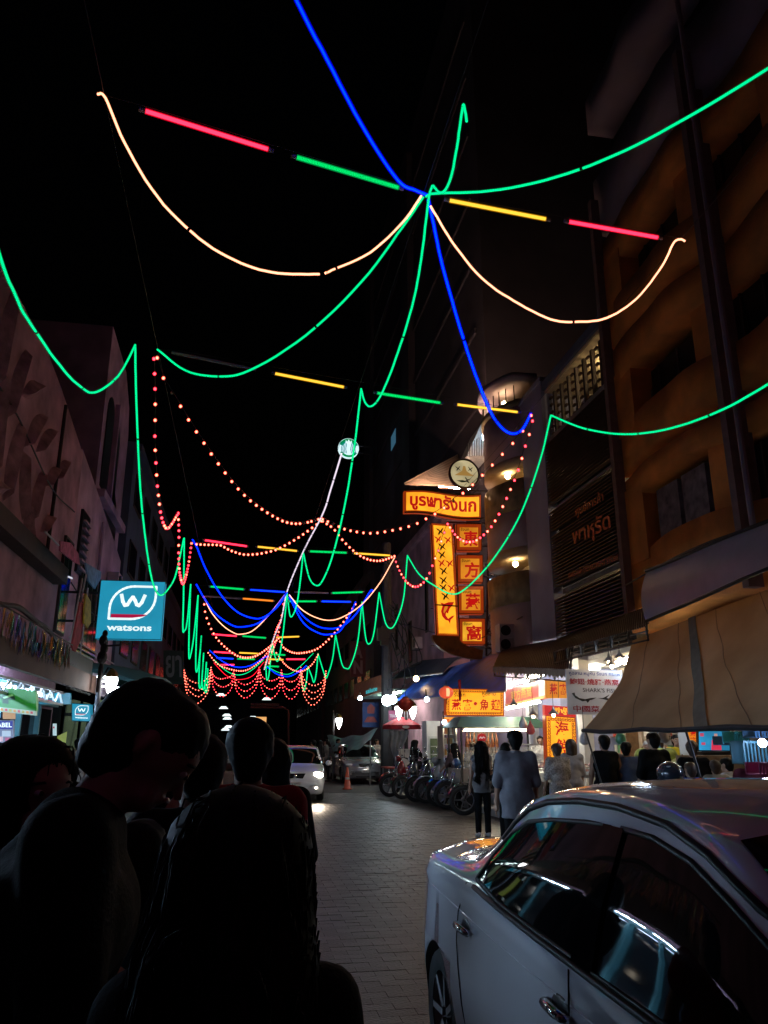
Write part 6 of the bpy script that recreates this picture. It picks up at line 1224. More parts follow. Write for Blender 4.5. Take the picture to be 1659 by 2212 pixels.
    # hair
    if hair:
        hp_ = [(H(0,-.03,.04), H(0,.02,.05), (.092 if hair == 'short' else .098)*s, (.082 if hair == 'short' else .088)*s)]
        ct = [(H(0,.15,-.04), H(0,.11,-.12), .085*s, .075*s), (H(0,.12,.0), H(0,.13,.01), .05*s, .05*s)]+([(H(0,.165,.0), H(0,.14,-.12), .108*s, .1*s)] if face and hair == 'long' else [])
        if hair == 'short': hp_ += [(H(0,-.06,-.02), H(0,-.055,.02), .06*s, .075*s), (H(0,-.055,-.09), H(0,-.05,-.02), .045*s, .068*s)]; clh = [(tuple(-hu), float(-(H(0,0,-.105)@hu)))]; ct += [(H(.10*q,.01,-.03), H(.10*q,-.005,.005), .042*s, .036*s) for q in (-1, 1)]
        elif hair == 'bob': hp_ += [(H(q*.055,-.045,.0), H(q*.06,-.035,-.13), .055*s, .045*s) for q in (-1, 1)]+[(H(0,-.07,0), H(0,-.07,-.12), .07*s, .055*s)]; clh = []
        else:
            hp_ += [(H(q*.045,-.03,.03), H(q*.07,-.05,-.2), .078*s, .07*s) for q in (-1, 1)]+[(H(0,-.06,.02), H(0,-.085,-.34), .085*s, .08*s), (H(-.06,-.07,-.15), H(-.085,-.09,-.42), .065*s, .05*s), (H(.06,-.07,-.15), H(.085,-.09,-.42), .065*s, .05*s)]; clh = []
        V, F = sdf_mesh(hp_, min(res, .012), .035*s, clh, ct); 
        V = V+rng.normal(0, .0004, V.shape); link('hair', folds(np_mesh('hair', V, F, hairm), .005*s, (34, 34, 26)) if hair != 'long' else np_mesh('hair', V, F, hairm), t)
        if res < .0135 and hair == 'long':   # loose strands along the outline of nearby heads
            from mathutils.kdtree import KDTree
            hm = t.children[-1].data; kd = KDTree(len(V)); nr = [q.normal.copy() for q in hm.vertices]
            for i_, q in enumerate(V): kd.insert(q, i_)
            kd.balance(); crown = Vector(H(0,-.06,.12)); down = Vector(-hu); b = MB(); lng = hair != 'short'
            for i_ in rng.choice(len(V), 2600 if lng else 1800):
                q = Vector(V[i_]); nn = nr[i_]; P_ = [q-nn*.004]; steps = 7 if lng else 4; L_ = (.03 if lng else .008)*random.uniform(.7,1.4); jit = Vector(rng.normal(0, .25, 3)); lift = random.uniform(.001,.006) if lng else random.uniform(.0008,.0022)
                for st_ in range(steps):
                    _, j_, _ = kd.find(q); nn = nr[j_]; dr = down if lng else (q-crown)+down*.02; dr = dr-nn*dr.dot(nn)
                    if dr.length < 1e-5: dr = Vector((1,0,0))
                    dr = dr.normalized()+jit*.18; q = Vector(V[j_])*.0+q+dr*L_; _, j_, dd_ = kd.find(q); q = Vector(V[j_]) + (q-Vector(V[j_])) - nr[j_]*((q-Vector(V[j_])).dot(nr[j_])) + nr[j_]*lift*(1 if lng else (st_+1)/2.2); P_.append(q)
                b.tube(P_, [.0017]*(len(P_)-1)+[.0004], 3, False)
            b.build('hair_strands', hairm, t, True, world=False)
    if face:
        for q in (-1, 1):
            b = MB(); b.ball(tuple(H(.034*q,.088,.006)), (.014*s,.012*s,.010*s), 10, 8); e = b.build('eye', EYEW, t, True, world=False); b = MB(); b.ball(tuple(H(.034*q,.0975,.006)), .0065*s, 8, 6); b.build('iris', EYED, e, True, world=False)
            b = MB(); b.tube([H(.015*q,.096,.026), H(.034*q,.1,.032), H(.056*q,.086,.027)], .0038*s, 5); b.build('eyebrow', HAIR, t, True, world=False)
        b = MB(); b.tube([H(-.025,.094,-.053), H(0,.102,-.051), H(.025,.094,-.053)], [.003*s,.007*s,.003*s], 6); b.build('lips', LIP, t, True, world=False)
    if extra: extra(t, dict(s=s, H=H, sh=sh, ch=ch, P=P, nrm=nrm, sp=sp, X=X, W=W, v=v))
    return t
def ground_at(px, Y): p = atY(px, 1600, Y); return (float(p[0]), float(Y), 0.0)
NV = np.pi
BLC = cloth('black', (.006,.006,.007)); NAVY = cloth('ink', (.007,.007,.011)); REDC = cloth('red_tee', (.30,.02,.025)); GREYC = cloth('grey_top', (.16,.15,.155)); PALE = cloth('pale_shirt', (.21,.21,.24), scale=26, var=.08)
# ---- foreground group, dark against the lights
def strap(t, d):
    b = MB(); v = d['v']; b.tube([d['sh']+v(.10,-.075,.05), d['ch']+v(.02,-.135,.02), d['P']+v(-.1,-.12,.2)], .012, 5); b.build('bag_strap', cloth('pale_strap', (.35,.35,.4)), t, True, world=False)
person('person in black with back turned, closest figure at the bottom', ground_at(512, 1.16), R(-6), 1.565, lean=8, hpitch=12, hair='long', shirt=BLC, sleeve_=.55, girl=True, width=.9, res=.0115, arms=((12,8,40),(10,10,40)))
person('person in black bowing the head to the right, left foreground', ground_at(70, 1.75), R(-84), 1.80, lean=13, hpitch=30, shirt=BLC, sleeve_=.5, hair='short', res=.0115, width=1.12, arms=((0,8,55),(2,10,60)), face=True)
person('person in dark clothes with a pale bag strap turned to the right, far left', ground_at(62, 2.12), R(-128), 1.64, lean=2, hpitch=4, hyaw=-6, shirt=NAVY, sleeve_=1.0, hair='long', girl=True, res=.0115, face=True, extra=strap)
person('person in a dark red shirt with back turned, among the foreground group', ground_at(540, 3.1), R(2), 1.72, shirt=REDC, sleeve_=.5, hair='short', res=.013, width=.95, arms=((6,5,15),(6,6,15)))
person('person in black left of the red shirt, back turned', ground_at(432, 2.75), R(20), 1.66, shirt=BLC, hair='short', res=.013, hpitch=6)
def bag(t, d):
    b = MB(); v = d['v']; b.ball(tuple(d['ch']+v(.1,-.2,-.05)), (.15,.11,.19), 14, 10); b.build('backpack', BLC, t, True, world=False)
person('person in black with a backpack just right of the red shirt', ground_at(592, 4.3), R(-15), 1.64, shirt=BLC, hair='bob', res=.014, girl=True, extra=bag)
person('person in navy facing the street behind the bowing one', ground_at(372, 3.4), R(-60), 1.58, shirt=NAVY, hair='short', res=.014, hpitch=5)
person('person in a teal shirt mostly hidden between the two nearest figures', ground_at(318, 2.3), R(-10), 1.42, shirt=cloth('teal_tee', (.03,.16,.15)), hair='bob', res=.014, girl=True)
# ---- middle distance
person('person in a grey sleeveless top and black trousers, standing with back turned', tuple(atZ(1045, 1808, 0)), R(-4), 1.63, shirt=GREYC, sleeve_=0, hem=.05, legs=BLC, hair='long', girl=True, shoe=SHOEW, res=.012, arms=((6,8,12),(25,8,70)))
def cap_(t, d):
    b = MB(); H = d['H']; b.lathe([(.098*d['s'],-.005),(.096*d['s'],.04),(.07*d['s'],.085),(0,.10)], tuple(H(0,-.01,.04)), n=18); c = b.build('cap', BLC, t, True, world=False); b = MB(); b.grid(lambda u, w_: Vector(H(-.07+.14*u, .06+.085*w_*math.sin(math.pi*(.15+.7*u)), .055-.02*w_)), 8, 4, (0,0,.006)); b.build('cap_brim', BLC, c, True, world=False)
person('person in a pale untucked shirt and dark cap, standing with back turned', ground_at(1112, 9.6), R(-8), 1.76, shirt=PALE, sleeve_=.52, hem=.14, legs=BLC, hair='short', res=.012, width=1.07, arms=((4,9,8),(4,9,8)), extra=cap_, collar=True)
PLAID = cloth('plaid', (.45,.40,.36), scale=40, var=.5)
person('person in a checked shirt bending over the fish stall', ground_at(1206, 13.0), R(5), 1.60, lean=10, shirt=PLAID, sleeve_=.5, hair='short', hairm=HAIRB, width=1.0)
person('person in a pale top beside the checked shirt at the stall', ground_at(1233, 13.4), R(-10), 1.66, lean=4, shirt=cloth('pale_top', (.45,.43,.45)), sleeve_=.5, hair='bob', hairm=HAIRB, girl=True)
person('person in a black sleeveless shirt standing at the vegetable stall', ground_at(1304, 12.0), R(-5), 1.73, shirt=BLC, sleeve_=0, hem=.1, hair='short', skin=SKIN2, arms=((4,10,8),(4,14,8)), width=1.05)
def sling(t, d):
    v = d['v']; b = MB(); c = d['ch']+v(.02,-.155,-.1); b.bar(c+v(-.06,0,-.05), c+v(.08,0,.06), .07, .05); b.build('sling_pouch', cloth('pouch', (.05,.05,.055)), t, False, world=False); b = MB(); b.tube([c+v(-.1,.0,-.09), c+v(0,-.012,.0), c+v(.1,0,.09)], .008, 5); b.build('pale_strap', cloth('strap_white', (.5,.5,.55)), t, True, world=False)
person('person in a black tee with a sling pouch across the back', ground_at(1410, 11.2), R(4), 1.76, shirt=BLC, sleeve_=.5, hem=.1, hair='short', width=1.05, arms=((4,12,10),(4,12,10)), extra=sling)
person('person in a black tee standing left of the television', ground_at(1493, 10.6), R(-15), 1.64, shirt=BLC, hair='short', hairm=HAIRB, hyaw=-15)
person('person in a blue jersey in front of the standing one in black by the television', ground_at(1484, 9.6), R(0), 1.36, shirt=cloth('blue_jersey', (.03,.07,.35)), hair='short', hairm=HAIRB, skin=SKIN)
person('person in a beige sleeveless top watching the television', ground_at(1538, 10.0), R(-20), 1.38, shirt=cloth('beige_top', (.42,.36,.28)), sleeve_=0, hair='short', hairm=HAIRB)
person('person in a white shirt leaning beside the television', ground_at(1584, 10.2), R(25), 1.42, lean=18, shirt=cloth('white_tee', (.6,.6,.65)), hair='short')
person('vendor in a yellow shirt behind the vegetable stall', (7.9, 13.6, .13), R(170), 1.62, shirt=cloth('yellow_tee', (.6,.45,.03)), hair='short', face=True)
person('vendor in a purple shirt behind the melons', (7.85, 14.6, .13), R(160), 1.5, shirt=cloth('purple_tee', (.25,.04,.14)), hair='short', hairm=HAIRW, face=True)
person('person in a cream shirt standing behind the fish stall', (6.3, 15.2, .13), R(150), 1.42, shirt=cloth('cream_tee', (.5,.45,.38)), hair='short', hairm=HAIRW)
person('cook behind the glass counter under the seafood board', (7.2, 18.6, .13), R(165), 1.62, shirt=cloth('cook_white', (.6,.58,.55)), hair='short', face=True)
person('person in black half hidden behind the pale untucked shirt', ground_at(1092, 12.2), R(-20), 1.60, shirt=BLC, hair='bob', girl=True)
person('person in black standing upright behind the parked motorcycles', ground_at(893, 24.0), R(-70), 1.66, shirt=BLC, hair='long', lean=6, arms=((40,6,30),(40,6,30)), girl=True)
person('person in black leaning forward behind the parked motorcycles', ground_at(928, 23.5), R(-60), 1.62, shirt=BLC, hair='short', lean=14, arms=((45,6,30),(45,6,30)))
for k, (px, Y, hh, rz_, sh_, hr_, lb) in enumerate([(1352,12.0,1.62,-20,(.08,.1,.16),'short','person in a dark blue shirt half behind the vegetable stall'), (1020,19.2,1.6,-30,(.35,.3,.25),'short','person in a beige shirt by the food cabinet'), (985,19.6,1.58,20,(.12,.08,.08),'long','person in brown by the bread basket'), (1612,9.4,1.5,-10,(.25,.06,.1),'short','person in crimson at the right end under the tarpaulin')]):
    person(lb, ground_at(px, Y), R(rz_), hh, lean=(k*5) % 14, hyaw=(k*37) % 50-25, shirt=cloth('extra_%d' % k, sh_), hair=hr_, hairm=[HAIR, HAIRB][k % 2], girl=hr_ != 'short', arms=((10+k*4, 8, 30+k*6), (6+k*3, 8, 20+k*5)))
# ---- crowd further up the street
tints = [(.02,.02,.022),(.10,.09,.09),(.2,.18,.17),(.05,.03,.03),(.03,.04,.07),(.25,.22,.2)]
crowd = [(690,31,1.66,'long'),(704,33,1.7,'short'),(718,35,1.6,'bob'),(731,34,1.72,'short'),(742,37,1.62,'long'),(760,39,1.7,'short'),(676,30,1.68,'short'),(448,12,1.66,'short'),(462,16,1.7,'short'),(408,11,1.6,'bob'),(230,19,1.62,'long'),(170,17,1.68,'short'),(255,22,1.7,'short'),(470,24,1.66,'bob'),(814,36,1.7,'short'),(850,33,1.6,'long')]
where = ['left of the parked silver sedan','behind the headlight of the driving sedan','under the green stall tarpaulin','beside the far street lamp','in the thick of the far crowd','at the right end of the far crowd','closest to the driving sedan','left of the red shirt','beyond the foreground group','behind the bowing person','under the teal canopy','by the small teal sign','in the lit doorway','at the far left kerb','by the utility pole','beyond the red parasol']
for k, (px, Y, hh, hr_) in enumerate(crowd):
    g_ = ground_at(px, Y); c = tints[k % 6]; person(f'distant passer-by in {["black","grey","pale","brown","navy","beige"][k % 6]} {where[k]}', g_, R((k*67) % 360), hh, shirt=cloth('crowd_%d' % (k % 6), c), legs=cloth('crowd_leg', (.02,.02,.025)), hair=hr_, res=.03, girl=hr_ != 'short', stride=.12*(-1)**k, group='distant passers-by')
# ================================================================ stalls and street clutter
STL_ = mat('stainless', (.55,.55,.56), .3, .9, var=.1); WOOD = mat('worn_wood', (.22,.13,.07), .7, var=.3, scale=8); ICE = mat('crushed_ice', (.75,.8,.82), .35, var=.2, scale=30, bump=.6, bscale=60)
def table(label, x0, x1, y0, y1, z, top=STL_, tilt=.12):
    t = thing('stall_table', label, 'table', ((x0+x1)/2, (y0+y1)/2, .13), group='stall tables')
    MB().hexa([(x0,y0,z-.06),(x1,y0,z-.06+tilt),(x1,y1,z-.06+tilt),(x0,y1,z-.06),(x0,y0,z),(x1,y0,z+tilt),(x1,y1,z+tilt),(x0,y1,z)]).build('tray', top, t)
    MB().box(x0-.03, x0-.004, y0, y1, z-.1, z+.05).build('rim', STL_, t)
    for x in (x0+.06, x1-.06):
        for y in (y0+.06, y1-.06): MB().bar((x, y, .13), (x, y, z-.06), .05).build('leg', METL, t)
    MB().bar((x0+.06,y0+.06,.4),(x0+.06,y1-.06,.4),.04).build('stretcher', METL, t)
    return t
table('fish stall table heaped with ice in front of the seafood board', 5.75, 7.0, 14.0, 17.0, .95); table('vegetable stall table with melons behind the black sleeveless shirt', 6.55, 7.6, 11.7, 14.0, 1.0)
table('low steel table behind the parked motorcycle, right of the pale shirt', 6.1, 6.9, 9.2, 11.3, .8)
b = MB(); b.grid(lambda u, v: Vector((5.78+1.2*u, 14.03+2.94*v, .965+.12*u+.05*math.sin(u*9+v*4)*math.sin(v*14)+.04*math.sin(math.pi*u))), 18, 36, (0,0,-.06)); o = b.build('ice_bed', ICE, None, True); tag(o, 'bed of crushed ice on the fish stall table', 'ice')
FM = [mat('fish_silver', (.5,.48,.48), .3, .3, var=.3, scale=20), mat('fish_pink', (.55,.3,.26), .35, .1, var=.3, scale=20), mat('fish_pale', (.65,.58,.5), .4, var=.3, scale=20)]
def fish_mesh(m):
    b = MB(); b.tube([(-.02,0,0),(.03,0,.0),(.09,0,.005),(.16,0,.0),(.23,0,0),(.26,0,0)], [.012,.035,.048,.042,.018,.01], 8); b.prism([(.25,-.003,0),(.32,-.003,.045),(.30,-.003,0),(.32,-.003,-.045)], (0,.006,0)); b.prism([(.08,-.003,.04),(.15,-.003,.075),(.17,-.003,.035)], (0,.006,0)); return b.mesh('fish', m, True)
fms = [fish_mesh(m) for m in FM]
for k in range(46):
    u, v = random.random(), (k+.5)/46; o = link('fish', fms[k % 3]); o.location = (5.85+1.0*u, 14.1+2.75*v, 1.04+.12*u); o.rotation_euler = (R(70), random.uniform(-.15,.15), random.uniform(0, 6.28)); s = random.uniform(.8,1.35); o.scale = (s, s*.7, s)
    tag(o, 'whole fish lying on the ice of the fish stall', 'fish', 'fish on the ice bed')
VEG = {'melon': (mat('melon_rind', (.22,.27,.05), .5, var=.5, scale=14, bump=.3, bscale=30), .14), 'cabbage': (mat('cabbage_leaf', (.55,.58,.28), .6, var=.3, scale=9), .11), 'tomato': (mat('tomato_skin', (.6,.07,.02), .25, var=.1), .06), 'squash': (mat('squash_skin', (.6,.4,.08), .4, var=.2), .09), 'onion': (mat('onion_skin', (.55,.36,.22), .45, var=.25), .055)}
def produce(kind, lst, lab):
    m, r = VEG[kind]; b = MB(); b.lathe([(0,-r*.9)]+[(r*math.cos(R(a))*(1+.02*math.sin(a)), r*.93*math.sin(R(a))) for a in range(-72, 73, 18)]+[(r*.08, r*.88), (0, r*.86)], n=12); b.mi = 1; b.tube([(0,0,r*.85),(r*.1,0,r*1.1)], r*.08, 5); me = b.mesh(kind, [m, WOOD], True)
    for k, p in enumerate(lst):
        o = link(kind, me); o.location = p; o.rotation_euler = (random.uniform(-.5,.5), random.uniform(-.5,.5), random.uniform(0,6)); s = random.uniform(.88,1.12); o.scale = (s, s, s); tag(o, lab+(f', {ORD[k]} from the camera' if kind in ('cabbage', 'squash', 'melon') else ''), kind, f'{kind} heap on the vegetable stall')
vz = lambda x: 1.0+.12*(x-6.55)/1.05
produce('melon', [(7.25,12.75,1.36),(7.32,13.15,1.34),(7.15,13.5,1.33),(7.35,12.4,1.25)], 'green netted melon on top of the vegetable heap'); produce('cabbage', [(7.3-.09*(i%3)*2, 11.95+.24*i, 1.22) for i in range(8)], 'pale green cabbage on the vegetable stall')
produce('tomato', [(7.02+.07*(i%3), 12.7+.09*(i//3), 1.26) for i in range(9)], 'red tomato in the middle of the vegetable stall'); produce('squash', [(6.85, 11.9+.27*i, 1.13) for i in range(8)], 'yellow squash along the middle of the vegetable stall'); produce('onion', [(6.62+.1*(i%2), 11.85+.12*i, 1.07) for i in range(17)], 'brown onion along the front of the vegetable stall')
# ---- green roofed cart with hanging ducks
YC_ = 19.2; t = thing('green_roof_cart', 'food cart with dark green roof behind the standing pale shirt and grey top', 'food cart', tuple(atY(1070, 1700, YC_)))
gx0, gx1 = atY(980,1570,YC_)[0], atY(1168,1570,YC_)[0]; zr0 = atY(1070,1572,YC_)[2]; zr1 = atY(1070,1549,YC_)[2]
MB().hexa([(gx0-.1,YC_-.6,zr0),(gx1+.05,YC_-.6,zr0),(gx1+.05,YC_+.8,zr0),(gx0-.1,YC_+.8,zr0),(gx0+.15,YC_-.2,zr1),(gx1-.25,YC_-.2,zr1),(gx1-.25,YC_+.5,zr1),(gx0+.15,YC_+.5,zr1)]).build('roof', mat('dark_green_roof', (.015,.05,.03), .6, var=.25, scale=4), t)
for x in (gx0+.05, gx1-.1):
    for y in (YC_-.5, YC_+.7): MB().bar((x,y,.13),(x,y,zr0),.04).build('post', METD, t)
MB().box(gx0, gx1-.05, YC_-.45, YC_+.65, .45, .95).build('counter', STL_, t); MB().box(gx0+.1, gx1-.15, YC_-.4, YC_-.39, .96, 1.45).build('glass', mat('clear_pane', (.8,.85,.85), .05, var=0, alpha=.12), t)
for x in (gx0+.25, gx1-.35): MB().lathe([(0,-.05),(.3,-.05),(.3,.05),(0,.05)], (x, YC_-.5, .43), 'x', 18).build('wheel', TYR, t)
MB().bar((gx0+.3,YC_+.3,zr0-.08),(gx1-.2,YC_+.3,zr0-.08),.03).build('hanging_rail', METL, t)
DUCK = mat('roast_duck', (.22,.07,.025), .3, var=.3, scale=12, coat=.6)
b = MB(); b.tube([(0,0,-.02),(0,.01,-.12),(0,.02,-.2),(0,0,-.34),(0,-.02,-.46),(0,-.01,-.52)], [.012,.016,.035,.062,.05,.02], 9); b.tube([(.03,0,-.44),(.05,.01,-.56)], [.02,.01], 6); b.tube([(-.03,0,-.44),(-.05,.01,-.56)], [.02,.01], 6); dm = b.mesh('roast_duck', DUCK, True)
for k in range(9):
    o = link('roast_duck', dm); o.location = (gx0+.42+.095*k, YC_+.3, zr0-.1); o.rotation_euler = (0,0,k*1.3); tag(o, f'brown roast duck on the green roofed cart, {ORD[k]} from the left', 'roast duck', 'row of hanging ducks')
LBG = emi('case_light', (1,.8,.5), 40); fluor('warm tube lighting the hanging ducks', (gx0+.3,YC_+.1,zr0-.05), (gx1-.3,YC_+.1,zr0-.05), LBG, .018)
t = thing('soft_drink_sign', 'small round red sign with white script beside the hanging ducks', 'sign', atY(1040,1595,16.0)); B = board3(16.0, 1031, 1584, 1050, 1604, t); B.poly('disc', emi('drink_red', (.4,.01,.015), .8), [(.5+.5*math.cos(a*.3927), .5+.5*math.sin(a*.3927)) for a in range(16)], 0, .02); B.strokes('white_script', emi('drink_white', (.6,.5,.5), .8), [[(.2,.45),(.35,.6),(.5,.45),(.65,.6),(.82,.5)]], .02, .024)
# ---- fridge and glass cabinets
t = thing('drinks_fridge', 'white upright fridge with glass door left of the food cabinet', 'fridge', tuple(atY(937,1655,22.5)[:2])+(.13,)); x0, x1 = atY(922,1600,22.5)[0], atY(951,1600,22.5)[0]
MB().box(x0,x1,22.5,23.1,.13,2.15).build('cabinet', WHT, t); d_ = MB().box(x0+.05,x1-.05,22.47,22.495,.3,1.72).build('door', mat('fridge_frame', (.55,.56,.55), .4, var=0), t); MB().box(x0+.09,x1-.09,22.455,22.468,.36,1.66).build('glass', emi('fridge_inside', (.05,.07,.03), .8, var=.6), d_)
for k in range(5): MB().box(x0+.1,x1-.1,22.44,22.453,.55+.22*k,.575+.22*k).build('shelf_edge', METL, d_)
t = thing('food_cabinet', 'glass fronted food cabinet with yellow header beside the fridge', 'cabinet', tuple(atY(985,1660,20.5)[:2])+(.13,)); x0, x1 = atY(957,1600,20.5)[0], atY(1024,1600,20.5)[0]
MB().box(x0,x1,20.5,21.1,.3,.98).build('base', STL_, t); MB().box(x0,x0+.04,20.5,21.1,.98,1.95).build('frame_post', STL_, t); MB().box(x1-.5,x1-.46,20.5,21.1,.98,1.95).build('frame_post', STL_, t); MB().box(x0,x1-.46,20.5,21.1,1.951,1.98).build('top', STL_, t)
for z in (1.22, 1.5, 1.75): MB().box(x0+.05,x1-.51,20.55,21.05,z,z+.015).build('shelf', METL, t)
for k in range(12): MB().lathe([(0,0),(.05,0),(.05,.13),(.03,.16),(0,.16)], (x0+.12+.08*(k%4), 20.75, 1.236+.28*(k//4) if k < 8 else 1.766), n=8).build('jar', mat('jar_%d' % (k%3), [(.5,.25,.08),(.5,.45,.35),(.4,.12,.06)][k%3], .3, var=.1), t)
B = Board((x0,20.48,1.99),(x1-.46,20.48,1.99),(x0,20.48,2.2),t); B.body('header', YEL2, -.05, 0); B.text('header_letters', RDL, '燕窩·魚翅', .1, .2, .9, .8, .006, off=.01)
for z in (.35,): 
    for x in (x0+.08, x1-.08): MB().bar((x,20.6,.13),(x,20.6,.3),.05).build('leg', METL, t)
t = thing('bread_basket', 'round wicker basket of bread on the counter of the food cabinet', 'basket', (x1-.22, 20.7, .98)); MB().lathe([(.12,0),(.16,.16),(.15,.16),(.11,.01),(0,.01)], (0,0,0), n=14).build('basket', mat('wicker', (.45,.28,.12), .8, var=.3, scale=30), t, world=False)
for k in range(5): MB().tube([(.05*math.cos(k*1.3),.05*math.sin(k*1.3),.03),(.07*math.cos(k*1.3),.07*math.sin(k*1.3),.27)], .025, 7).build('bread', mat('bread', (.5,.3,.13), .7, var=.2), t, True, world=False)
t = thing('glass_counter', 'glass counter with trays of red food left of the seafood board', 'counter', (5.9, 17.4, .13)); x0, x1 = atY(1120,1600,16.9)[0], atY(1168,1600,16.9)[0]
MB().box(x0,x1,16.9,17.5,.13,.95).build('base', STL_, t); MB().box(x0+.01,x1-.01,16.92,16.93,.96,1.5).build('glass', mat('clear_pane', (.8,.85,.85)), t); MB().box(x0,x1,16.9,17.5,1.5,1.53).build('top', STL_, t)
for k in range(4): MB().ball((x0+.15+.13*k,17.2,1.06), (.07,.12,.06), 10, 6).build('food_pile', mat('red_food', (.5,.06,.03), .4, var=.3, scale=14), t, True)
MB().lathe([(0,0),(.06,0),(.06,.2),(.04,.26),(0,.26)], (x1-.1,17.1,1.53), n=10).build('jar', mat('pale_jar', (.6,.6,.62), .2, var=0), t)
# ---- notices on the back wall
for k, (y, z, w_, h_, c) in enumerate([(18.9,2.1,.35,.25,(.1,.4,.1)), (16.2,1.9,.3,.4,(.6,.1,.08)), (12.3,2.2,.5,.25,(.6,.15,.1)), (11.2,1.8,.35,.5,(.5,.55,.1)), (17.6,1.7,.25,.3,(.7,.7,.65)), (14.0,2.0,.3,.3,(.5,.45,.1)), (10.9,2.3,.4,.2,(.65,.1,.1))]):
    t = thing('wall_notice', ['small green notice','red square notice','wide red notice','yellow green notice','white printed notice','mustard notice','narrow red notice'][k]+' pinned to the restaurant back wall', 'notice', (9.55,y,z), group='notices on the back wall'); MB().box(9.535,9.552,y,y+w_,z,z+h_).build('sheet', mat('notice_%d' % k, c, .6, var=.2, scale=9), t); MB().box(9.53,9.533,y+.05,y+w_-.05,z+h_*.4,z+h_*.55).build('print_line', WHT, t)
# ---- television and small vertical sign
t = thing('television', 'flat television showing a player in red on blue, right of the stalls', 'television', tuple(atY(1542,1622,11.4))); B = Board(atY(1508,1623,11.4), atY(1578,1624,11.3), atY(1507,1577,11.4), t); B.body('casing', RUB, -.08, 0)
B.rect('screen', emi('tv_blue', (.02,.22,.42), 1.1, var=.5), .03, .06, .97, .95, .004); B.polys('picture_figure', emi('tv_red', (.6,.03,.07), 1), [[(.4,.07),(.42,.5),(.48,.66),(.62,.66),(.7,.5),(.72,.07)]], .01); B.polys('picture_figure', emi('tv_skin', (.5,.25,.2), 1), [[(.5,.67),(.5,.84),(.6,.84),(.6,.67)]], .01); B.polys('picture_panel', emi('tv_pink', (.5,.06,.12), 1), [[(.06,.7),(.18,.7),(.18,.86),(.06,.86)],[(.1,.3),(.22,.3),(.22,.42),(.1,.42)],[(.82,.5),(.94,.5),(.94,.66),(.82,.66)]], .01)
q = Vector(B.p(.5,0,-.04)); MB().box(q.x-.25,q.x+.25,q.y-.1,q.y+.12,q.z-.05,q.z-.005).build('foot', RUB, t)
o = thing('tv_cabinet', 'plain cabinet carrying the television and black boxes', 'cabinet', (q.x, q.y, .13)); MB().box(q.x-.5,q.x+.5,q.y-.2,q.y+.25,.13,q.z-.056).build('body', WOOD, o); MB().box(q.x-.48,q.x-.02,q.y-.215,q.y-.203,.2,q.z-.12).build('door', WOOD, o); MB().box(q.x+.02,q.x+.48,q.y-.215,q.y-.203,.2,q.z-.12).build('door', WOOD, o)
t = thing('small_vertical_sign', 'narrow yellow sign with two red characters left of the television', 'sign', atY(1500,1608,11.6)); B = Board(atY(1490,1609,11.6), atY(1509,1610,11.6), atY(1487,1573,11.6), t); B.body('light_box', YEL2, -.05, 0); B.text('red_characters', RDL, '燕', .1, .52, .9, .95, .006, off=.02); B.text('red_characters', RDL, '窩', .1, .06, .9, .48, .006, off=.02)
# things at the far right under the tarpaulin
p = atY(1647,1605,8.8); t = thing('blue_white_bulb', 'glaring blue white bulb at the right edge under the tarpaulin', 'lamp', p); MB().ball(p, .05, 10, 8).build('bulb', emi('glare_bulb', (.7,.85,1.3), 80), t); MB().tube([Vector(p)+Vector((0,0,.05)), Vector(p)+Vector((0,.02,.35))], .012, 5).build('holder', BLACKP, t)
for k, (px, py, Y, c, w_, h_) in enumerate([(1590,1592,9.6,(.02,.25,.25),.22,.14),(1620,1625,9.2,(.05,.16,.2),.35,.28),(1650,1660,8.6,(.3,.04,.12),.3,.14),(1562,1600,10,(.04,.1,.2),.14,.12),(1640,1585,9.2,(.05,.14,.25),.3,.1)]):
    p = atY(px,py,Y); t = thing('hanging_crate', ['teal','dark teal','crimson','navy','blue'][k]+' plastic basket hung under the right end of the tarpaulin', 'basket', p, group='plastic baskets under the tarpaulin'); m = mat('crate_%d' % k, c, .5, var=.2)
    MB().box(p[0]-w_/2,p[0]+w_/2,p[1]-.12,p[1]+.12,p[2]-h_/2,p[2]-h_/2+.015).build('floor', m, t)
    for q in range(7): MB().box(p[0]-w_/2+w_*q/7,p[0]-w_/2+w_*q/7+.02,p[1]-.135,p[1]-.122,p[2]-h_/2,p[2]+h_/2).build('slat', m, t)
    MB().box(p[0]-w_/2,p[0]+w_/2,p[1]-.152,p[1]-.137,p[2]+h_/2-.03,p[2]+h_/2).build('rim', m, t); MB().box(p[0]-w_/2,p[0]+w_/2,p[1]+.122,p[1]+.137,p[2]-h_/2,p[2]+h_/2).build('back', m, t)
t = thing('helmet', 'dark motorcycle helmet just above the white car roof', 'helmet', tuple(atY(1448,1672,9.3))); MB().ball((0,0,0), (.16,.19,.15), 14, 10).build('shell', mat('helmet_navy', (.02,.03,.05), .15, var=0, coat=1), t, True, world=False); MB().tube([(-.14,.05,.06),(-.08,-.12,.09),(.08,-.12,.09),(.14,.05,.06)], .01, 5).build('stripe', mat('helmet_grey', (.5,.52,.55), .3, var=0), t, True, world=False)
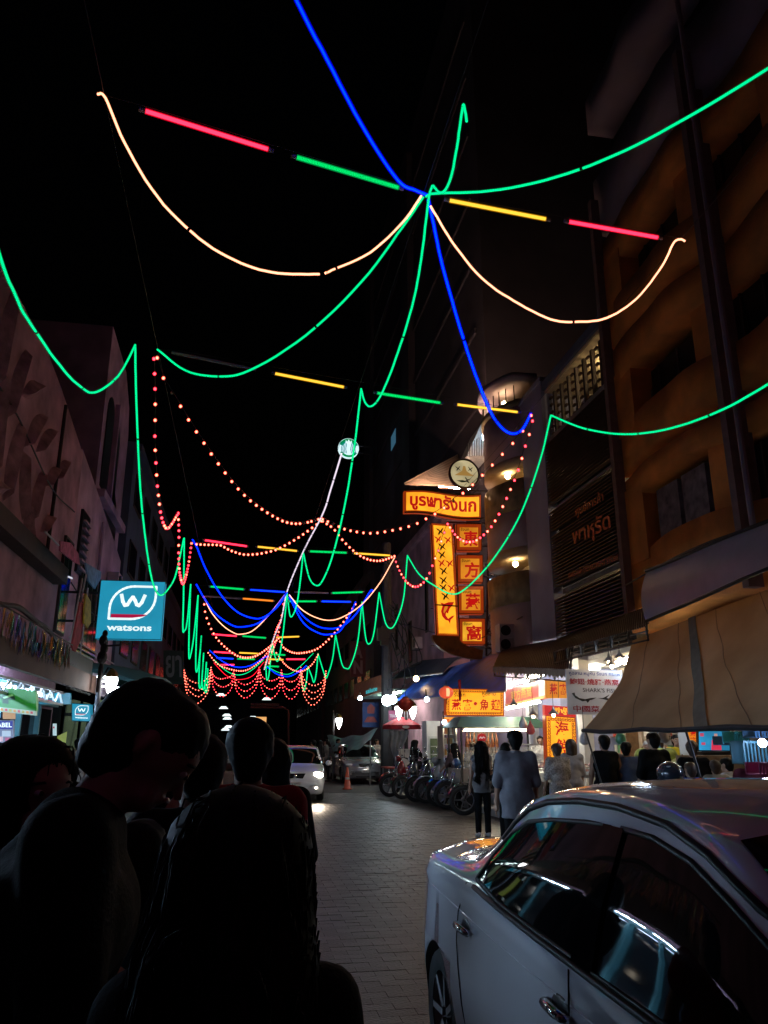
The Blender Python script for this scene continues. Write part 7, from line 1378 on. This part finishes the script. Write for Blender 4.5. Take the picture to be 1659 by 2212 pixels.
# ---- air conditioners on the wall
for k, (py,) in enumerate([(1362,),(1392,)]):
    p = atY(1094,py,21.3); t = thing('air_conditioner', f'{"upper" if k==0 else "lower"} mauve air conditioner unit on the wall right of the sign tower', 'air conditioner', p, group='air conditioners'); MB().box(p[0]-.2,p[0]+.24,p[1],p[1]+.4,p[2]-.2,p[2]+.19).build('casing', mat('ac_case', (.5,.42,.46), .5, var=.1), t); MB().lathe([(0,0),(.15,0),(.15,.03),(0,.03)], (p[0]-.03,p[1]-.035,p[2]), 'y', 18).build('fan_grille', BLK, t); MB().tube([(p[0]+.2,p[1]+.2,p[2]-.2),(p[0]+.24,p[1]+.3,p[2]-.9)], .02, 5).build('pipe', BLACKP, t)
# ---- red parasol, grey sheet, boxes, red table
p = atY(868,1600,27.5); t = thing('red_parasol', 'red market parasol with white oval mark before the grey sheet', 'parasol', (p[0],27.5,.13)); zt = atY(868,1549,27.5)[2]-.13; zb_ = atY(868,1573,27.5)[2]-.13
MB().tube([(0,0,0),(0,0,zt)], .025, 6).build('pole', METL, t, world=False)
for k in range(8):
    a0, a1 = k*math.pi/4, (k+1)*math.pi/4; rr = .68; f = lambda u, v: Vector((rr*v*math.cos(a0+(a1-a0)*u)*(1-.04*math.sin(math.pi*u)), rr*v*math.sin(a0+(a1-a0)*u)*(1-.04*math.sin(math.pi*u)), zt-(zt-zb_-.1)*v**1.4)); b = MB(); b.grid(f, 4, 6, (0,0,-.008)); b.grid(lambda u, v: f(u,1)+Vector((0,0,-.13*v)), 4, 1); b.build('panel', mat('parasol_red', (.42,.02,.03), .7, var=.12), t, True, world=False)
B = Board((-.13,-.70,zb_-.02),(.13,-.70,zb_-.02),(-.13,-.70,zb_+.1),None); b = MB(); b.prism([(.13*math.cos(a*.5236)-.0,-.70,zb_+.03+.05*math.sin(a*.5236)) for a in range(12)], (0,-.01,0)); b.build('oval_mark', WHT, t, world=False)
t = thing('grey_sheet', 'grey plastic sheet tied in a drape beneath the red parasol', 'sheet', tuple(atY(860,1650,27.0))); tp = [atY(x,y,27) for x,y in ((842,1578),(882,1578),(850,1652),(862,1655))]
b = MB(); b.grid(lambda u, v: Vector(tp[2]).lerp(Vector(tp[3]),u).lerp(Vector(tp[0]).lerp(Vector(tp[1]),u), v)+Vector((.03*math.sin(v*9),.06*math.sin(u*12),0)), 14, 12, (0,.01,0)); b.build('sheet', mat('grey_plastic', (.2,.22,.23), .4, var=.3, scale=5), t, True)
for k, (px, py, s) in enumerate([(874,1628,.2),(874,1648,.2)]):
    p = atY(px,py,26.4); t = thing('foam_box', f'white foam box, {"upper" if k==0 else "lower"} of two stacked by the double street lamp', 'box', p, group='foam boxes'); MB().box(p[0]-s,p[0]+s,p[1]-.15,p[1]+.15,p[2]-.15,p[2]+.1).build('box', mat('foam', (.55,.52,.48), .8, var=.1), t); MB().box(p[0]-s-.01,p[0]+s+.01,p[1]-.16,p[1]+.16,p[2]+.102,p[2]+.15).build('lid', mat('foam', (.55,.52,.48)), t)
p = atY(866,1660,25.8); t = thing('red_table', 'low red table under the foam boxes', 'table', (p[0],25.8,.13)); MB().box(-.5,.5,-.3,.9,p[2]-.13,p[2]-.09).build('top', mat('red_paint', (.35,.04,.03), .5, var=.2), t, world=False)
for x in (-.44,.44):
    for y in (-.24,.84): MB().bar((x,y,0),(x,y,p[2]-.13),.04).build('leg', METL, t, world=False)
# ---- teal stall tarpaulin and posters far right of the crowd
t = thing('stall_tarpaulin', 'pale teal tarpaulin stretched over the far stalls beside the parked sedan', 'tarpaulin', tuple(atY(760,1640,33))); tp = [atY(x,y,Y) for x,y,Y in ((706,1588,36),(816,1574,31),(720,1624,33.5),(800,1600,29.5))]
b = MB(); b.grid(lambda u, v: Vector(tp[2]).lerp(Vector(tp[3]),u).lerp(Vector(tp[0]).lerp(Vector(tp[1]),u), v)+Vector((0,0,-.18*math.sin(math.pi*u)+.05*math.sin(u*15))), 16, 6, (0,0,-.01)); b.build('cloth', mat('teal_sheet', (.1,.26,.25), .6, var=.3, scale=3), t, True); MB().tube([tp[2],(tp[2][0],tp[2][1],.0)], .03, 5).build('pole', METL, t); MB().tube([tp[3],(tp[3][0],tp[3][1],.0)], .03, 5).build('pole', METL, t)
t = thing('blue_poster', 'blue hanging poster with red figure left of the utility pole', 'poster', atY(800,1570,31)); B = board3(31, 783, 1517, 819, 1571, t); B.body('sheet', mat('poster_sheet_blue', (.02,.06,.22), .6, var=.3, scale=3), -.02, 0); B.polys('red_shape', mat('poster_sheet_red', (.4,.06,.05), .6, var=.2), [[(.3,.55),(.7,.55),(.75,.8),(.5,.95),(.28,.8)],[(.1,.2),(.9,.2),(.7,.42),(.3,.42)]], .006)
t = thing('pink_shop_sign', 'small pink and white shop sign behind the red paper lantern', 'sign', atY(854,1560,29)); B = board3(29, 840, 1535, 868, 1556, t); B.body('panel', emi('pink_sign', (.3,.04,.14), .6), -.05, 0); B.text('letters', emi('pink_white', (.5,.5,.55), .8), 'TRAIAAM', .05, .3, .95, .62, .006, off=.02); B.rect('pale_lower', emi('pale_aqua', (.1,.3,.32), .6), 0, -.4, 1, -.02, 0)
t = thing('orange_canopy_shop', 'orange fascia of a lit shop beside the utility pole', 'canopy', atY(790,1490,36)); B = Board(atY(765,1510,38), atY(835,1490,33), atY(765,1478,38), t); B.body('fascia', mat('orange_fascia', (.4,.14,.08), .6, var=.2), -.1, 0); B.text('cyan_letters', emi('cyan_letters', (.05,.5,.55), .9), 'salute', .4, .1, .75, .4, .01, off=.02)
b = MB(); b.hexa([B.p(0,0,-.1), B.p(1,0,-.1), B.p(1,0,-2), B.p(0,0,-2), B.p(0,.08,-.1), B.p(1,.08,-.1), B.p(1,.08,-2), B.p(0,.08,-2)]); b.build('soffit', mat('cyan_soffit', (.3,.6,.62), .6, var=.1), t); fluor('cold tube under the soffit of the orange fascia shop', tuple(B.p(.4,-.06,-.8)), tuple(B.p(.9,-.06,-.8)), FT, .04)
t = thing('faint_letter_sign', 'faint red vertical sign with pale letters AN left of the utility pole', 'sign', atY(775,1500,44)); B = board3(44, 757, 1385, 790, 1462, t); B.body('panel', mat('dull_red', (.16,.03,.04), .6, var=.2), -.1, 0); B.text('letters', mat('dull_pink', (.4,.22,.25), .6, var=0), 'A', .2, .52, .8, .9, .01, off=.05); B.text('letters', mat('dull_pink', (.4,.22,.25)), 'N', .2, .08, .8, .46, .01, off=.05)
# ---- far street lights, gantry, end of the street
for k, (px, py, Y) in enumerate([(477,1503,75),(576,1512,80),(483,1531,110),(490,1547,150),(491,1554,180),(494,1572,240),(487,1578,280),(546,1552,170),(404,1543,62)]):
    p = atY(px,py,Y); s = Y/75*.42; t = thing('far_street_light', f'far white street light down the street, {ORD[k]} counting from the nearest left one', 'street light', (p[0],Y,0), group='far street lights'); b = MB(); b.hexa([(-s,-s*.5,p[2]),(s,-s*.5,p[2]),(s,s*.5,p[2]),(-s,s*.5,p[2]),(-s*.5,-s*.3,p[2]+s*.5),(s*.5,-s*.3,p[2]+s*.5),(s*.5,s*.3,p[2]+s*.5),(-s*.5,s*.3,p[2]+s*.5)]); b.build('lamp_head', emi('far_lamp', (.85,1,1), 1.6), t, world=False)
    sx = -1 if px < 520 else 1; MB().tube([(0,s*.3,p[2]+s*.4),(sx*1.5,s*.3,p[2]+.2),(sx*2.2,s*.3,p[2]-.4),(sx*2.2,s*.3,0)], .07, 5).build('pole', METD, t, world=False)
a = atY(541,1528,62); e = atY(612,1528,62); f = atY(624,1536,62); t = thing('gantry_arm', 'grey overhead arm with a small signal box reaching over the far road', 'gantry', (f[0],62,0)); MB().tube([a,e,f,(f[0]+.1,62,0)], .09, 6).build('arm', mat('galvanised', (.12,.125,.135), .7, var=.1), t); MB().box(a[0],a[0]+2.2,61.8,62,a[2]+.12,a[2]+.3).build('signal_box', METD, t)
p = atY(563,1555,170); t = thing('far_amber_sign', 'tiny amber lit sign at the end of the street', 'sign', p); MB().box(p[0]-1.2,p[0]+1.2,169.8,170,p[2]-.6,p[2]+.6).build('face', emi('amber_far', (.9,.45,.15), 1), t); MB().tube([(p[0],170.2,p[2]+.6),(p[0],170.2,0)], .1, 5).build('post', METD, t)
t = thing('street_end_block', 'black mass of buildings closing the end of the street', 'building', (0,300,0)); MB().box(-60,60,300,320,0,16).build('wall', DARKW, t); MB().box(-20,-6,299.6,299.99,0,22).build('bay', DARKW, t)
for k in range(6): MB().box(-50+k*17,-44+k*17,299.9,299.98,6,9).build('window', mat('far_pane', (.02,.022,.03)), t)

# ---- shelves of goods along the restaurant back wall
GOODS = [mat('goods_%d' % i, c, .5, var=.1) for i, c in enumerate([(.55,.08,.05),(.6,.4,.06),(.1,.3,.12),(.6,.55,.45),(.08,.2,.4),(.5,.25,.1),(.7,.7,.68)])]
box_m = [MB().box(-.05,.05,-.06,.06,0,.2).mesh('carton', m) for m in GOODS]; jar_m = [MB().lathe([(0,0),(.045,0),(.05,.1),(.03,.16),(.018,.17),(.018,.24),(0,.24)], n=8).mesh('bottle', m, True) for m in GOODS]
for q, (y0, y1) in enumerate([(8.0,10.2),(11.0,12.7),(15.0,17.0),(18.2,20.4),(21.0,23.6)]):
    t = thing('goods_shelf', f'shelf of bottles and cartons on the restaurant back wall, {ORD[q]} from the camera', 'shelf', (9.4, y0, .13), group='shelves on the back wall')
    for z in (.9, 1.3, 1.7, 2.1):
        MB().box(9.25, 9.56, y0, y1, z-.02, z).build('board', WOOD, t); y = y0+.08
        while y < y1-.05:
            k = rng.randint(0, 7); o = link('bottle' if rng.rand() < .5 else 'carton', (jar_m if rng.rand() < .5 else box_m)[k], t); o.location = Vector((9.38, y, z+.001))-t.location; o.name = 'bottle' if o.data.name.startswith('bottle') else 'carton'; y += rng.uniform(.13, .22)
    for y in (y0-.02, y1): MB().box(9.25, 9.56, y, y+.02, .13, 2.4).build('upright', WOOD, t)
for k, (px, py, Y, c) in enumerate([(1130,1560,15.5,(.6,.6,.6)),(1146,1572,15.3,(.6,.1,.1)),(1262,1592,13,(.55,.5,.5)),(1432,1585,11.5,(.6,.55,.5)),(1340,1590,12.6,(.1,.35,.2))]):
    p = atY(px, py, Y); t = thing('hanging_bag', f'{["white","red","cream","pale","green"][k]} plastic bag hanging over the stalls', 'bag', p, group='plastic bags hung over the stalls'); b = MB(); b.lathe([(.01,.14),(.03,.08),(.08,.0),(.09,-.08),(.05,-.13),(0,-.135)], n=10); b.build('bag', mat('bag_%d' % k, c, .35, var=.2, scale=12), t, True, world=False); b = MB(); b.tube([(0,0,.13),(0,0,.5)], .005, 4); b.build('string', BLACKP, t, world=False)

# ---- wall clutter: air conditioners, conduits and loose cables on the facades
def wall_ac(label, X, y, z, sx):
    t = thing('air_conditioner', label, 'air conditioner', (X, y, z), group='air conditioners'); x0, x1 = sorted((X+sx*.01, X+sx*.34)); MB().box(x0, x1, y, y+.75, z, z+.52).build('casing', mat('ac_case', (.5,.42,.46)), t)
    MB().lathe([(0,0),(.2,0),(.2,.02),(0,.02)], (X+sx*.345 if sx > 0 else X-.365, y+.28, z+.26), 'x', 16).build('fan_grille', BLK, t); MB().tube([(X+sx*.1, y+.8, z+.1), (X+sx*.06, y+.95, z-.6), (X+sx*.05, y+.95, z-1.6)], .02, 5).build('pipe', BLACKP, t); MB().bar((X+sx*.02, y+.1, z-.03), (X+sx*.36, y+.1, z-.03), .03).build('bracket', METD, t); MB().bar((X+sx*.02, y+.65, z-.03), (X+sx*.36, y+.65, z-.03), .03).build('bracket', METD, t)
for k, a in enumerate([('air conditioner high on the mauve building behind the teal sign', XA-.04, 24.0, 6.0, 1), ('air conditioner on the blue shophouse, lower left side', -4.49, 30.5, 6.4, 1), ('air conditioner on the carved wall above the dark beam', XA, 8.6, 5.6, 1), ('air conditioner on the mauve corner block beside the utility pole', 7.89, 34.2, 5.6, -1)]): wall_ac(*a)
for k, (pts, lb) in enumerate([([(XA+.05,7,7.2),(XA+.12,10,6.9),(XA+.06,13,7.1),(XA+.1,16,6.6),(XA+.05,18.5,6.8)], 'loose dark cable sagging along the carved wall'), ([(XA+.05,19,5.2),(XA+.2,21,4.8),(XA+.1,24,5.1),(-4.4,28,5.0),(-4.4,34,5.3)], 'loose dark cable sagging along the mauve building'), ([(XO-.1,4,4.9),(XO-.25,8,4.7),(XO-.2,12,4.9),(XO-.1,15.2,4.75)], 'loose dark cable along the foot of the orange balconies'), ([(7.75,20.9,5.0),(7.3,24,4.7),(7.6,27,5.1),(atY(836,1400,30)[0],30,6.2)], 'cable slung from the curved tower to the utility pole'), ([(atY(836,1380,30)[0],30,6.6),(6.9,36,6.2),(7.4,44,6.8),(7.5,60,6.4)], 'cable slung from the utility pole down the street')]):
    b = MB(); b.tube(smooth_path(pts), .016, 5); tag(b.build('wall_cable', BLACKP), lb, 'cable', 'loose cables on the walls')
